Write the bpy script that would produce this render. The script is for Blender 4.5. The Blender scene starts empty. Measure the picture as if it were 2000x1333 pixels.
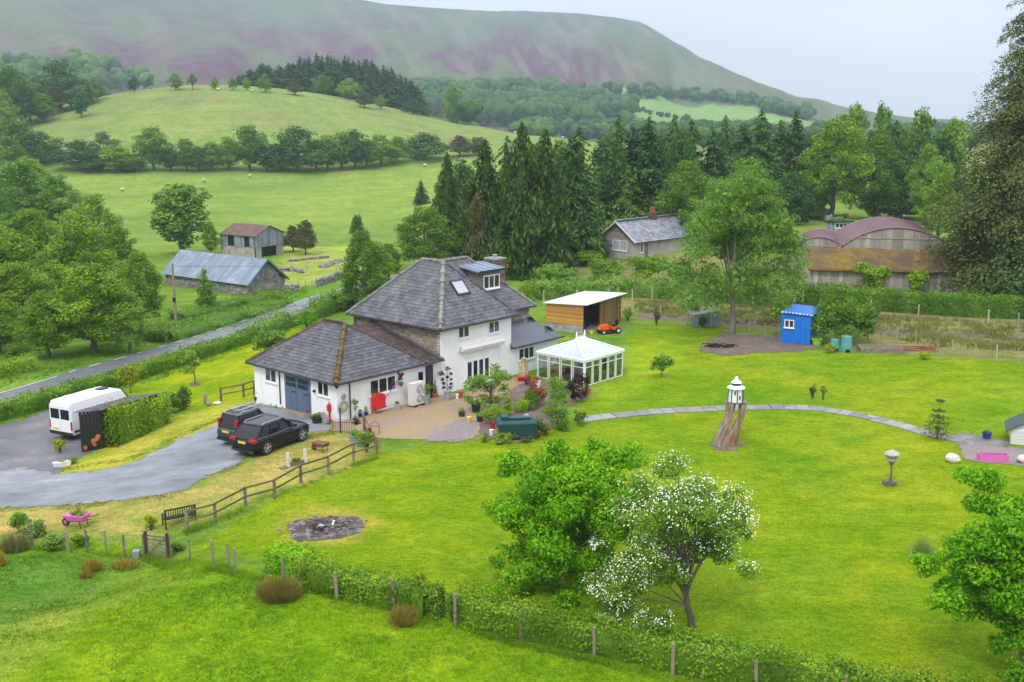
import bpy, math, random
import numpy as np
from mathutils import Vector, Matrix
from mathutils.geometry import delaunay_2d_cdt
R_ = random.Random(7)
SC = bpy.context.scene
COL = SC.collection
# ------------------------------------------------------------------ camera
FPX, TH, CH = 2100.0, math.atan(441 / 2100), 18.0
CT, ST = math.cos(TH), math.sin(TH)
cd = bpy.data.cameras.new('camera'); cam = bpy.data.objects.new('camera', cd); COL.objects.link(cam)
cam.location = (0, 0, CH); cam.rotation_euler = (math.pi / 2 - TH, 0, 0)
cd.sensor_width = 36; cd.lens = FPX / 2000 * 36; cd.clip_start = .5; cd.clip_end = 9000
SC.camera = cam
# ------------------------------------------------------------------ world / sun (overcast)
SUN_EL, SUN_ROT = math.radians(52), math.radians(200)
w = bpy.data.worlds.new('World'); SC.world = w; w.use_nodes = True
nt = w.node_tree; nt.nodes.clear()
sky = nt.nodes.new('ShaderNodeTexSky'); sky.sky_type = 'NISHITA'; sky.sun_disc = False
sky.sun_elevation = SUN_EL; sky.sun_rotation = SUN_ROT; sky.air_density = 1.0; sky.dust_density = 3.0; sky.ozone_density = 1.0
# overcast cloud deck laid over the clear sky: brighter overhead than at the horizon, faintly mottled
tc = nt.nodes.new('ShaderNodeTexCoord'); sp = nt.nodes.new('ShaderNodeSeparateXYZ'); nt.links.new(tc.outputs['Generated'], sp.inputs[0])
mr = nt.nodes.new('ShaderNodeMapRange'); mr.inputs[1].default_value = 0; mr.inputs[2].default_value = 1; mr.inputs[3].default_value = 1.0; mr.inputs[4].default_value = 2.9
nt.links.new(sp.outputs[2], mr.inputs[0])
ns = nt.nodes.new('ShaderNodeTexNoise'); ns.inputs['Scale'].default_value = 2.2; ns.inputs['Detail'].default_value = 5
mp = nt.nodes.new('ShaderNodeMapping'); mp.inputs['Scale'].default_value = (1, 1, 3.5); nt.links.new(tc.outputs['Generated'], mp.inputs[0]); nt.links.new(mp.outputs[0], ns.inputs[0])
mr2 = nt.nodes.new('ShaderNodeMapRange'); mr2.inputs[1].default_value = .3; mr2.inputs[2].default_value = .7; mr2.inputs[3].default_value = .88; mr2.inputs[4].default_value = 1.08
nt.links.new(ns.outputs[0], mr2.inputs[0])
mu = nt.nodes.new('ShaderNodeMath'); mu.operation = 'MULTIPLY'; nt.links.new(mr.outputs[0], mu.inputs[0]); nt.links.new(mr2.outputs[0], mu.inputs[1])
vm = nt.nodes.new('ShaderNodeVectorMath'); vm.operation = 'SCALE'; vm.inputs[0].default_value = (6.9, 7.15, 7.9); nt.links.new(mu.outputs[0], vm.inputs['Scale'])
mx = nt.nodes.new('ShaderNodeMix'); mx.data_type = 'RGBA'; mx.inputs[0].default_value = .9
nt.links.new(sky.outputs[0], mx.inputs[6]); nt.links.new(vm.outputs[0], mx.inputs[7])
bg = nt.nodes.new('ShaderNodeBackground'); bg.inputs[1].default_value = .10; nt.links.new(mx.outputs[2], bg.inputs[0])
wo = nt.nodes.new('ShaderNodeOutputWorld'); nt.links.new(bg.outputs[0], wo.inputs[0])
sl = bpy.data.lights.new('sun', 'SUN'); sl.energy = 1.45; sl.angle = math.radians(11); sl.color = (1, .96, .9)
so = bpy.data.objects.new('sun', sl); COL.objects.link(so)
so.rotation_euler = (math.pi / 2 - SUN_EL, 0, math.radians(180) - SUN_ROT + math.pi)
so.rotation_euler = Vector((math.sin(SUN_ROT) * math.cos(SUN_EL), math.cos(SUN_ROT) * math.cos(SUN_EL), math.sin(SUN_EL))).to_track_quat('Z', 'Y').to_euler()
SC.view_settings.view_transform = 'Standard'; SC.view_settings.look = 'None'
SC.view_settings.gamma = 1; SC.view_settings.exposure = 0.28; SC.view_settings.use_curve_mapping = False
SC.cycles.max_bounces = 5; SC.cycles.diffuse_bounces = 3; SC.cycles.glossy_bounces = 2; SC.cycles.transmission_bounces = 3
SC.cycles.transparent_max_bounces = 6; SC.cycles.volume_bounces = 1; SC.cycles.caustics_reflective = False; SC.cycles.caustics_refractive = False
# ------------------------------------------------------------------ terrain
def sm(t):
    t = np.clip(t, 0, 1); return t * t * (3 - 2 * t)
_g = np.random.RandomState(11).rand(256, 256)
def vn(x, y):
    xi = np.floor(x).astype(int); yi = np.floor(y).astype(int); fx = x - xi; fy = y - yi
    fx = fx * fx * (3 - 2 * fx); fy = fy * fy * (3 - 2 * fy)
    a = _g[xi % 256, yi % 256]; b = _g[(xi + 1) % 256, yi % 256]; c = _g[xi % 256, (yi + 1) % 256]; d = _g[(xi + 1) % 256, (yi + 1) % 256]
    return (a * (1 - fx) + b * fx) * (1 - fy) + (c * (1 - fx) + d * fx) * fy
def fbm(x, y, o=4):
    s = 0; a = .5
    for i in range(o): s = s + a * vn(x * 2 ** i + 17.3 * i, y * 2 ** i + 5.1 * i); a *= .5
    return s / (1 - .5 ** o)
RX = np.array([-1500, -600, -200, 0, 300, 640, 700, 760, 880, 1000, 1130, 1200, 1250, 1290, 1320, 1390, 1460, 1520, 1580, 1650, 1900, 3000.])
RY = np.array([-180, -150, -110, -75, -35, 0, 5, 15, 23, 29, 34, 42, 51, 74, 95, 138, 178, 201, 219, 235, 241, 242.])
def Hf(x, y):
    x = np.asarray(x, float); y = np.asarray(y, float)
    h = -1.5 * sm((-13 - x) / 14) * sm((y - 30) / 20)
    h = h + 1.2 * sm((y - 108) / 40) * sm((x - 4) / 16)
    h = h - 1.1 * np.exp(-((x + 16 - .5 * (y - 43)) ** 2 / 14 + (y - 43) ** 2 / 30)) * sm((52 - y) / 5)
    h = h + .5 * np.exp(-((x + 9) ** 2 / 60 + (y - 37) ** 2 / 12))
    lat = np.exp(-((x + 125) / 118.) ** 2)
    h = h + 32.5 * lat * sm((y - 285) / 200) * (1 - sm((y - 500) / 170))
    # mountain
    zr = 18 + (225 - np.interp(1000 + x / 2200 * 2146, RX, RY)) / 2146 * 2200
    D0 = 640 + 300 * sm((x + 400) / 800)
    t = np.clip((y - D0) / (2200 - D0), 0, 1)
    cx = x / np.maximum(y, 300.)
    gul = (fbm(cx * 26 + 9, y / 900., 3) - .5)
    m = zr * (t ** 1.12 + .10 * np.sin(np.pi * t) * gul * 2.2 * (t > 0))
    h = h + np.where(y > 600, m, 0) * (1 - .25 * sm((y - 2250) / 700))
    h = h + .10 * (vn(x / 9., y / 9.) - .5) * sm((y - 20) / 10) + np.where(y > 150, 1.2 * (vn(x / 55. + 3, y / 55.) - .5), 0) * sm((y - 150) / 100)
    return h
def H1(x, y): return float(Hf(np.array([x]), np.array([y]))[0])
_T = 20 * (4000 / 20.) ** (np.arange(1400) / 1399.)
def G(px, py, dz=0.0):
    d = np.array([px - 1000, FPX * CT - (py - 666.5) * ST, -FPX * ST - (py - 666.5) * CT]); d /= np.linalg.norm(d)
    def f(t): return CH + d[2] * t - Hf(d[0] * t, d[1] * t) - dz
    v = f(_T); i = np.argmax(v < 0)
    if v[i] >= 0: i = len(_T) - 1
    a, b = _T[max(i - 1, 0)], _T[i]
    tt = np.linspace(a, b, 60); vv = f(tt); j = max(int(np.argmax(vv < 0)), 1); t = tt[j]
    return Vector((d[0] * t, d[1] * t, H1(d[0] * t, d[1] * t) + dz))
def depth(p): return p[1] * CT + (CH - p[2]) * ST
def S(p): return FPX / depth(p)
def PR(p):
    z = p[2] - CH; f = p[1] * CT - z * ST; u = p[1] * ST + z * CT
    return 1000 + FPX * p[0] / f, 666.5 - FPX * u / f
def top_z(p, py):           # world z above point p that projects to row py
    lo, hi = p[2], p[2] + 80
    for _ in range(40):
        m = (lo + hi) / 2
        if PR((p[0], p[1], m))[1] > py: lo = m
        else: hi = m
    return lo
def at_depth(px, D): x = (px - 1000) / FPX * D / CT; return Vector((x, D / CT * 1.0, H1(x, D / CT)))
# ------------------------------------------------------------------ things / meshes
LABELS = {}
def thing(name, label, cat, loc=(0, 0, 0), rz=0, group=None, scale=None):
    o = bpy.data.objects.new(name, None); COL.objects.link(o); o.location = loc; o.rotation_euler = (0, 0, rz)
    if scale: o.scale = scale
    o.empty_display_size = .2
    tag(o, label, cat, group); return o
def tag(o, label, cat, group=None, kind=None):
    if label: o['label'] = label
    if cat: o['category'] = cat
    if group: o['group'] = group
    if kind: o['kind'] = kind
    return o
def link(name, me, parent=None, kind=None, loc=None, rz=None):
    o = bpy.data.objects.new(name, me); COL.objects.link(o)
    if parent is not None: o.parent = parent
    if kind: o['kind'] = kind
    if loc is not None: o.location = loc
    if rz is not None: o.rotation_euler = (0, 0, rz)
    return o
def np_mesh(name, V, Fs, mats, rnd=None, mi=None, smooth=False, col=None):
    """Fs: list of int arrays (n,k)"""
    me = bpy.data.meshes.new(name)
    V = np.asarray(V, np.float32); Fs = [np.asarray(f, np.int32) for f in Fs if len(f)]
    loops = np.concatenate([f.ravel() for f in Fs]); sizes = np.concatenate([np.full(len(f), f.shape[1]) for f in Fs])
    me.vertices.add(len(V)); me.vertices.foreach_set('co', V.ravel())
    me.loops.add(len(loops)); me.loops.foreach_set('vertex_index', loops)
    me.polygons.add(len(sizes)); st = np.concatenate([[0], np.cumsum(sizes)[:-1]])
    me.polygons.foreach_set('loop_start', st.astype(np.int32)); me.polygons.foreach_set('loop_total', sizes.astype(np.int32))
    if mi is not None: me.polygons.foreach_set('material_index', np.asarray(mi, np.int32))
    me.update(calc_edges=True)
    if smooth: me.polygons.foreach_set('use_smooth', np.ones(len(sizes), bool))
    if rnd is not None:
        a = me.attributes.new('rnd', 'FLOAT', 'FACE'); a.data.foreach_set('value', np.asarray(rnd, np.float32))
    if col is not None:
        a = me.attributes.new('tint', 'FLOAT_COLOR', 'POINT'); a.data.foreach_set('color', np.asarray(col, np.float32).ravel())
    for m in (mats if isinstance(mats, (list, tuple)) else [mats]): me.materials.append(m)
    return me
class MB:
    def __init__(s): s.v = []; s.f = []; s.r = []; s.m = []; s.cr = None; s.cm = 0
    def add(s, vs, fs, r=None):
        o = len(s.v); s.v += [tuple(v) for v in vs]
        rr = (r if r is not None else (s.cr if s.cr is not None else R_.random()))
        for f in fs: s.f.append([i + o for i in f]); s.r.append(rr); s.m.append(s.cm)
        return s
    def box(s, c, d, rz=0, r=None, taper=1.0):
        a, b, h = d[0] / 2, d[1] / 2, d[2] / 2; ca, sa = math.cos(rz), math.sin(rz); vs = []
        for z, k in ((-h, 1), (h, taper)):
            for x, y in ((-a, -b), (a, -b), (a, b), (-a, b)):
                x *= k; y *= k; vs.append((c[0] + x * ca - y * sa, c[1] + x * sa + y * ca, c[2] + z))
        return s.add(vs, [(3, 2, 1, 0), (4, 5, 6, 7), (0, 1, 5, 4), (1, 2, 6, 5), (2, 3, 7, 6), (3, 0, 4, 7)], r)
    def bb(s, x0, x1, y0, y1, z0, z1, r=None): return s.box(((x0 + x1) / 2, (y0 + y1) / 2, (z0 + z1) / 2), (abs(x1 - x0), abs(y1 - y0), abs(z1 - z0)), 0, r)
    def bar(s, p, q, w, h=None, up=(0, 0, 1), r=None):
        p, q = Vector(p), Vector(q); d = (q - p).normalized(); up = Vector(up)
        if abs(d.dot(up)) > .95: up = Vector((1, 0, 0))
        sx = d.cross(up).normalized() * w / 2; sz = sx.cross(d).normalized() * (h or w) / 2
        vs = [p - sx - sz, p + sx - sz, p + sx + sz, p - sx + sz, q - sx - sz, q + sx - sz, q + sx + sz, q - sx + sz]
        return s.add(vs, [(0, 1, 2, 3), (7, 6, 5, 4), (0, 4, 5, 1), (1, 5, 6, 2), (2, 6, 7, 3), (3, 7, 4, 0)], r)
    def tube(s, pts, rs, n=6, cap=True, r=None):
        pts = [Vector(p) for p in pts]; vs = []; fs = []
        if not hasattr(rs, '__len__'): rs = [rs] * len(pts)
        for i, p in enumerate(pts):
            d = (pts[min(i + 1, len(pts) - 1)] - pts[max(i - 1, 0)]).normalized()
            a = d.cross(Vector((0, 0, 1)) if abs(d.z) < .9 else Vector((1, 0, 0))).normalized(); b = d.cross(a)
            for k in range(n):
                t = 2 * math.pi * k / n; vs.append(p + (a * math.cos(t) + b * math.sin(t)) * rs[i])
        for i in range(len(pts) - 1):
            for k in range(n): fs.append((i * n + k, i * n + (k + 1) % n, (i + 1) * n + (k + 1) % n, (i + 1) * n + k))
        if cap: fs.append(tuple(range(n - 1, -1, -1))); fs.append(tuple((len(pts) - 1) * n + k for k in range(n)))
        return s.add(vs, fs, r)
    def lathe(s, c, prof, n=14, r=None, ax='z', sq=1.0):
        vs = []; fs = []
        for (rad, z) in prof:
            for k in range(n):
                t = 2 * math.pi * k / n; x, y = rad * math.cos(t), rad * math.sin(t) * sq
                vs.append((c[0] + x, c[1] + y, c[2] + z) if ax == 'z' else ((c[0] + x, c[1] + z, c[2] + y) if ax == 'y' else (c[0] + z, c[1] + x, c[2] + y)))
        for i in range(len(prof) - 1):
            for k in range(n): fs.append((i * n + k, i * n + (k + 1) % n, (i + 1) * n + (k + 1) % n, (i + 1) * n + k))
        fs.append(tuple(range(n - 1, -1, -1))); fs.append(tuple((len(prof) - 1) * n + k for k in range(n)))
        return s.add(vs, fs, r)
    def prism(s, poly, y0, y1, r=None, ax='y'):     # polygon in (x,z) extruded along y, or (y,z) along x
        n = len(poly)
        vs = [((a, y0, b) if ax == 'y' else ((y0, a, b) if ax == 'x' else (a, b, y0))) for a, b in poly] + [((a, y1, b) if ax == 'y' else ((y1, a, b) if ax == 'x' else (a, b, y1))) for a, b in poly]
        return s.add(vs, [tuple(range(n)), tuple(range(2 * n - 1, n - 1, -1))] + [(i, n + i, n + (i + 1) % n, (i + 1) % n) for i in range(n)], r)
    def sph(s, c, rx, ry=None, rz=None, n=10, m=6, r=None):
        ry = ry or rx; rz = rz or rx; vs = [(c[0], c[1], c[2] - rz)]; fs = []
        for i in range(1, m):
            p = math.pi * i / m - math.pi / 2
            for k in range(n): t = 2 * math.pi * k / n; vs.append((c[0] + rx * math.cos(p) * math.cos(t), c[1] + ry * math.cos(p) * math.sin(t), c[2] + rz * math.sin(p)))
        vs.append((c[0], c[1], c[2] + rz)); L = len(vs) - 1
        for k in range(n): fs.append((0, 1 + (k + 1) % n, 1 + k)); fs.append((L, 1 + (m - 2) * n + k, 1 + (m - 2) * n + (k + 1) % n))
        for i in range(m - 2):
            for k in range(n): fs.append((1 + i * n + k, 1 + i * n + (k + 1) % n, 1 + (i + 1) * n + (k + 1) % n, 1 + (i + 1) * n + k))
        return s.add(vs, fs, r)
    def mesh(s, name, mats, smooth=False):
        me = bpy.data.meshes.new(name); me.from_pydata(s.v, [], s.f)
        a = me.attributes.new('rnd', 'FLOAT', 'FACE'); a.data.foreach_set('value', s.r)
        for m in (mats if isinstance(mats, (list, tuple)) else [mats]): me.materials.append(m)
        me.polygons.foreach_set('material_index', s.m)
        if smooth: me.polygons.foreach_set('use_smooth', [True] * len(s.f))
        me.update(); return me
    def build(s, name, mats, parent=None, smooth=False, kind=None, loc=None, rz=None, bevel=0):
        me = s.mesh(name, mats, smooth)
        import bmesh
        bm = bmesh.new(); bm.from_mesh(me); bmesh.ops.recalc_face_normals(bm, faces=bm.faces[:])
        if bevel:
            bmesh.ops.bevel(bm, geom=[e for e in bm.edges if len(e.link_faces) == 2 and e.calc_face_angle(0) > .6], offset=bevel, segments=2, affect='EDGES', clamp_overlap=True)
        bm.to_mesh(me); bm.free()
        return link(name, me, parent, kind, loc, rz)
# ------------------------------------------------------------------ materials
def new_mat(name):
    m = bpy.data.materials.new(name); m.use_nodes = True; t = m.node_tree
    return m, t, t.nodes['Principled BSDF'], t.nodes['Material Output']
def nd(t, k, **kw):
    n = t.nodes.new(k)
    for a, b in kw.items(): setattr(n, a, b)
    return n
def ramp(t, src, stops):
    r = nd(t, 'ShaderNodeValToRGB'); e = r.color_ramp.elements
    e[0].position, e[0].color = stops[0][0], (*stops[0][1], 1); e[1].position, e[1].color = stops[-1][0], (*stops[-1][1], 1)
    for p, c in stops[1:-1]: x = e.new(p); x.color = (*c, 1)
    t.links.new(src, r.inputs[0]); return r
def noise(t, scale, detail=4, rough=.6, coord='Object', sc=(1, 1, 1)):
    tcn = nd(t, 'ShaderNodeTexCoord'); mpn = nd(t, 'ShaderNodeMapping'); mpn.inputs['Scale'].default_value = sc
    n = nd(t, 'ShaderNodeTexNoise'); n.inputs['Scale'].default_value = scale; n.inputs['Detail'].default_value = detail; n.inputs['Roughness'].default_value = rough
    t.links.new(tcn.outputs[coord], mpn.inputs[0]); t.links.new(mpn.outputs[0], n.inputs[0]); return n
def mixc(t, a, b, fac, mode='MIX'):
    m = nd(t, 'ShaderNodeMix', data_type='RGBA', blend_type=mode)
    for i, s in ((6, a), (7, b)):
        if isinstance(s, tuple): m.inputs[i].default_value = (*s, 1)
        else: t.links.new(s, m.inputs[i])
    if isinstance(fac, (int, float)): m.inputs[0].default_value = fac
    else: t.links.new(fac, m.inputs[0])
    return m.outputs[2]
def M(name, c, rough=.7, var=.18, scale=3, bump=0, bscale=20, metal=0, rndv=.25, stain=None, stscale=1.2, stth=(.5, .68), sc=(1, 1, 1), coord='Object', spec=.4):
    """procedural: base colour with two scales of noise, per-piece variation, optional stains, optional bump"""
    m, t, b, o = new_mat(name)
    n = noise(t, scale, 6, .65, coord, sc)
    lo = tuple(x * (1 - var) for x in c); hi = tuple(min(1, x * (1 + var)) for x in c)
    col = ramp(t, n.outputs[0], [(.3, lo), (.7, hi)]).outputs[0]
    at = nd(t, 'ShaderNodeAttribute', attribute_name='rnd')
    rr = ramp(t, at.outputs['Fac'], [(0, (1 - rndv,) * 3), (1, (1 + rndv * .6,) * 3)])
    if rndv: col = mixc(t, col, rr.outputs[0], 1.0, 'MULTIPLY')
    if stain:
        n2 = noise(t, stscale, 7, .7, coord, sc); f = ramp(t, n2.outputs[0], [(stth[0], (0, 0, 0)), (stth[1], (1, 1, 1))])
        col = mixc(t, col, stain, f.outputs[0])
    t.links.new(col, b.inputs['Base Color']); b.inputs['Roughness'].default_value = rough; b.inputs['Metallic'].default_value = metal
    b.inputs['Specular IOR Level'].default_value = spec
    if bump:
        n3 = noise(t, bscale, 6, .6, coord); bn = nd(t, 'ShaderNodeBump'); bn.inputs['Strength'].default_value = bump; bn.inputs['Distance'].default_value = .03
        t.links.new(n3.outputs[0], bn.inputs['Height']); t.links.new(bn.outputs[0], b.inputs['Normal'])
    return m
def leafmat(name, dark, mid, light, trans=.3, rough=.55, hue=.0):
    m, t, b, o = new_mat(name)
    at = nd(t, 'ShaderNodeAttribute', attribute_name='rnd'); oi = nd(t, 'ShaderNodeObjectInfo')
    col = ramp(t, at.outputs['Fac'], [(0, dark), (.5, mid), (1, light)]).outputs[0]
    oc = ramp(t, oi.outputs['Random'], [(0, (.78, .84, .9)), (.5, (1, 1, 1)), (1, (1.22, 1.1, .85))])
    col = mixc(t, col, oc.outputs[0], 1, 'MULTIPLY')
    t.links.new(col, b.inputs['Base Color']); b.inputs['Roughness'].default_value = rough; b.inputs['Specular IOR Level'].default_value = .12
    tr = nd(t, 'ShaderNodeBsdfTranslucent'); t.links.new(col, tr.inputs[0])
    ms = nd(t, 'ShaderNodeMixShader'); ms.inputs[0].default_value = trans
    t.links.new(b.outputs[0], ms.inputs[1]); t.links.new(tr.outputs[0], ms.inputs[2]); t.links.new(ms.outputs[0], o.inputs[0])
    return m
mt = {}
L_ = leafmat
mt['lf_broad'] = L_('broad_leaf', (.06, .14, .012), (.135, .27, .022), (.26, .42, .04))
mt['lf_oak'] = L_('oak_leaf', (.085, .18, .01), (.185, .34, .02), (.33, .5, .04))
mt['lf_dark'] = L_('dark_leaf', (0.035, 0.09, 0.018), (0.07, 0.165, 0.03), (0.14, 0.27, 0.05))
mt['lf_maple'] = L_('maple_leaf', (0.06, 0.22, 0.004), (0.15, 0.4, 0.008), (0.3, 0.56, 0.015))
mt['lf_pale'] = L_('pale_leaf', (0.12, 0.2, 0.045), (0.2, 0.31, 0.08), (0.32, 0.43, 0.13))
mt['lf_haw'] = L_('hawthorn_leaf', (0.1, 0.22, 0.025), (0.2, 0.36, 0.045), (0.34, 0.5, 0.08))
mt['lf_bloss'] = L_('hawthorn_leaf_pale', (.13, .25, .015), (.25, .42, .03), (.40, .58, .07), trans=.42)
mt['lf_yel'] = L_('yellow_leaf', (.2, .28, .01), (.36, .42, .015), (.55, .55, .03))
mt['lf_lime'] = L_('lime_leaf', (.12, .24, .008), (.22, .38, .012), (.34, .5, .02))
mt['lf_brown'] = L_('bronze_leaf', (.075, .078, .03), (.14, .14, .05), (.23, .22, .085))
mt['lf_con'] = L_('spruce_needle', (0.022, 0.06, 0.018), (0.05, 0.115, 0.03), (0.11, 0.2, 0.05), trans=.12)
mt['lf_cyp'] = L_('cypress_spray', (0.035, 0.08, 0.014), (0.085, 0.155, 0.026), (0.18, 0.27, 0.05), trans=.12)
mt['lf_con2'] = L_('old_spruce_needle', (.04, .065, .02), (.085, .125, .034), (.17, .21, .06), trans=.12)
mt['lf_cyp2'] = L_('fir_spray', (.03, .08, .014), (.07, .155, .026), (.15, .27, .05), trans=.12)
mt['lf_larch'] = L_('larch_spray', (.07, .15, .02), (.14, .26, .035), (.26, .4, .06), trans=.2)
mt['lf_red'] = L_('purple_leaf', (.025, .008, .012), (.055, .016, .022), (.1, .03, .035), trans=.1)
mt['lf_redg'] = L_('red_bush_leaf', (0.14, 0.07, 0.03), (0.32, 0.12, 0.05), (0.5, 0.2, 0.09))
mt['lf_hedge'] = L_('hedge_leaf', (0.05, 0.13, 0.008), (0.13, 0.27, 0.016), (0.27, 0.43, 0.035))
mt['lf_twig'] = L_('bare_twig', (.1, .08, .055), (.17, .14, .1), (.25, .21, .15), trans=0)
mt['rush'] = L_('rush_stem', (0.1, 0.1, 0.02), (0.24, 0.2, 0.035), (0.42, 0.3, 0.06), trans=.15)
mt['tuft'] = L_('grass_tuft', (.07, .16, .006), (.13, .27, .008), (.24, .36, .015), trans=.3)
mt['reed'] = L_('rough_grass', (.1, .14, .02), (.2, .22, .04), (.34, .32, .09), trans=.3)
mt['petal'] = M('white_petal', (.80, .80, .66), .6, .05, rndv=.1)
mt['bark'] = M('bark', (.12, .1, .075), .9, .4, 6, .8, 14, stain=(.14, .16, .08), stscale=2)
mt['barkp'] = M('pale_bark', (.22, .2, .16), .9, .35, 6, .6, 14)
mt['white'] = M('whitewashed_wall', (.80, .81, .80), .8, .04, 1.5, 1.0, 5, stain=(.56, .56, .5), stscale=1.3, stth=(.55, .8), rndv=0, sc=(1, 1, .35))
mt['wpaint'] = M('white_paint', (.80, .81, .82), .45, .03, 3, rndv=.03)
mt['upvc'] = M('white_upvc', (.82, .83, .85), .35, .02, 3, rndv=.02)
mt['slate'] = M('roof_slate', (.09, .088, .10), .5, .25, 5, .3, 25, rndv=.42, stain=(.20, .205, .18), stscale=1.6, stth=(.56, .75))
mt['slate2'] = M('main_roof_slate', (.098, .097, .108), .5, .22, 5, .3, 25, rndv=.4, stain=(.19, .185, .175), stscale=1.2, stth=(.5, .72))
mt['slatew'] = M('smooth_wet_slate', (.075, .082, .105), .28, .12, .6, rndv=.08, spec=.6)
mt['mossr'] = M('mossy_roof', (.075, .05, .04), .95, .45, 4, 1, 12, rndv=.4, stain=(.13, .12, .11), stscale=3)
mt['moss'] = M('moss_on_hip', (.11, .07, .02), 1, .5, 7, 1, 12, stain=(.16, .15, .12), stscale=4)
mt['lich'] = M('lichened_ridge', (.2, .2, .17), .9, .35, 5, .5, 14, stain=(.28, .28, .24), stscale=4)
mt['stone'] = M('rubble_stone', (.30, .25, .19), .9, .25, 4, .6, 14, rndv=.4)
mt['stoneg'] = M('grey_rubble_stone', (.27, .25, .23), .9, .3, 4, .6, 14, rndv=.5)
mt['mortar'] = M('mortar', (.25, .21, .17), .95, .25, 5, .5, 18)
mt['mortarg'] = M('dark_mortar', (.14, .13, .12), .95, .3, 5, .5, 18)
mt['tin'] = M('corrugated_blue_grey_tin', (.2, .25, .31), .6, .14, .7, rndv=.1, stain=(.3, .35, .4), stscale=.5, metal=.25)
mt['rtin'] = M('rusty_tin', (.12, .075, .065), .75, .35, 1.2, rndv=.3, stain=(.19, .11, .04), stscale=.6, stth=(.5, .72))
mt['gtin'] = M('grey_flaking_tin', (.26, .29, .34), .6, .3, 2, rndv=.25, stain=(.13, .13, .15), stscale=1.5, sc=(1, 1, .3))
mt['ptin'] = M('purple_red_tin', (.19, .10, .11), .45, .2, .5, rndv=.15, stain=(.21, .12, .13), stscale=.3)
mt['block'] = M('pale_block_wall', (.42, .39, .34), .9, .2, 1.5, .4, 12, stain=(.24, .21, .18), stscale=1)
mt['block2'] = M('grey_block', (.34, .32, .29), .9, .15, 3, .4, 12, rndv=.25)
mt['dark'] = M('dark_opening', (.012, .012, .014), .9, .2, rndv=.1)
mt['black'] = M('black_plastic', (.018, .018, .021), .35, .1, rndv=.1)
mt['gutter'] = M('dark_gutter', (.028, .028, .036), .35, .1, rndv=.1)
mt['cedar'] = M('new_timber_cladding', (.60, .29, .07), .6, .18, 3, .2, 20, rndv=.3, sc=(.3, .3, 4))
mt['cedar2'] = M('timber_batten', (.36, .22, .09), .7, .2, 3, rndv=.3)
mt['wood'] = M('weathered_wood', (.23, .18, .125), .9, .3, 4, .5, 20, rndv=.35, stain=(.24, .25, .18), stscale=3)
mt['wrail'] = M('brown_rail', (.17, .105, .06), .85, .3, 4, .4, 20, rndv=.3)
mt['wdark'] = M('dark_stained_timber', (.055, .035, .03), .8, .3, 4, .4, 20, rndv=.3)
mt['wgrey'] = M('silvered_boards', (.38, .35, .30), .9, .25, 3, .5, 18, rndv=.35, sc=(3, 3, .4))
mt['gab'] = M('gable_boards', (.3, .26, .22), .9, .25, 3, .4, 18, rndv=.3, sc=(.4, .4, 3))
mt['shedr'] = M('white_roof_sheet', (.72, .76, .82), .3, .04, .6, rndv=.03)
mt['blue'] = M('bright_blue_paint', (.01, .16, .62), .5, .08, 3, rndv=.12)
mt['bdoor'] = M('slate_blue_door_paint', (.105, .155, .235), .5, .08, 3, rndv=.12)
mt['glass'] = M('window_glass', (.028, .034, .045), .06, .4, .8, rndv=.4, spec=.9)
mt['cglass'] = M('conservatory_roof_pane', (.40, .45, .52), .1, .12, .6, rndv=.12, spec=.8)
mt['gravel'] = M('tan_gravel', (.31, .225, .125), .95, .35, 14, 1, 25, rndv=0, stain=(.24, .2, .18), stscale=.25, coord='Object')
mt['pgravel'] = M('slate_chippings', (.22, .185, .18), .95, .5, 14, 1, 20, rndv=0, stain=(.3, .23, .19), stscale=.5)
mt['flag'] = M('flagstone', (.23, .22, .22), .45, .2, 3, .3, 12, rndv=.4, stain=(.3, .25, .2), stscale=.8)
mt['soil'] = M('bare_soil', (.14, .1, .08), .95, .4, 5, 1, 12, rndv=0, stain=(.22, .17, .13), stscale=.7)
mt['ash'] = M('ash_and_char', (.10, .085, .08), .95, .5, 4, 1, 10, rndv=.3, stain=(.24, .22, .2), stscale=1.6, stth=(.48, .62))
mt['rustb'] = M('rust_brown', (.17, .08, .05), .85, .4, 5, rndv=.4)
mt['red'] = M('red_gloss', (.55, .015, .02), .35, .06, rndv=.1)
mt['orange'] = M('mower_orange', (.72, .11, .01), .35, .06, rndv=.08)
mt['pink'] = M('pink_paint', (.62, .14, .42), .5, .06, rndv=.1)
mt['yellow'] = M('yellow_plastic', (.72, .5, .05), .45, .06, rndv=.1)
mt['straw'] = M('wicker_straw', (.52, .36, .14), .8, .2, 20, rndv=.2)
mt['lgreen'] = M('lime_plastic', (.25, .6, .04), .4, .06, rndv=.1)
mt['teal'] = M('teal_plastic', (.09, .28, .27), .4, .1, rndv=.1)
mt['tank'] = M('dark_green_tank', (.010, .055, .06), .35, .1, 2, rndv=.05)
mt['terra'] = M('terracotta', (.38, .12, .05), .8, .15, rndv=.2)
mt['galv'] = M('galvanised_steel', (.35, .4, .46), .4, .12, metal=.4, rndv=.1)
mt['steel'] = M('steel', (.45, .46, .48), .35, .1, metal=.7, rndv=.1)
mt['bluepot'] = M('blue_glaze', (.02, .04, .22), .2, .1, rndv=.1)
mt['purple'] = M('purple_foliage', (.12, .02, .08), .7, .3, rndv=.5)
mt['cream'] = M('cream_enamel', (.66, .65, .6), .4, .04, rndv=.03)
mt['fan'] = M('grey_fan', (.3, .31, .33), .5, .1, rndv=.2)
mt['wstone'] = M('white_quartz_rock', (.62, .58, .54), .85, .2, 4, .8, 8, rndv=0)
mt['rub'] = M('tyre_rubber', (.02, .02, .022), .8, .1, rndv=.1)
mt['rim'] = M('alloy', (.5, .51, .53), .3, .05, metal=.7, rndv=.05)
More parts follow.
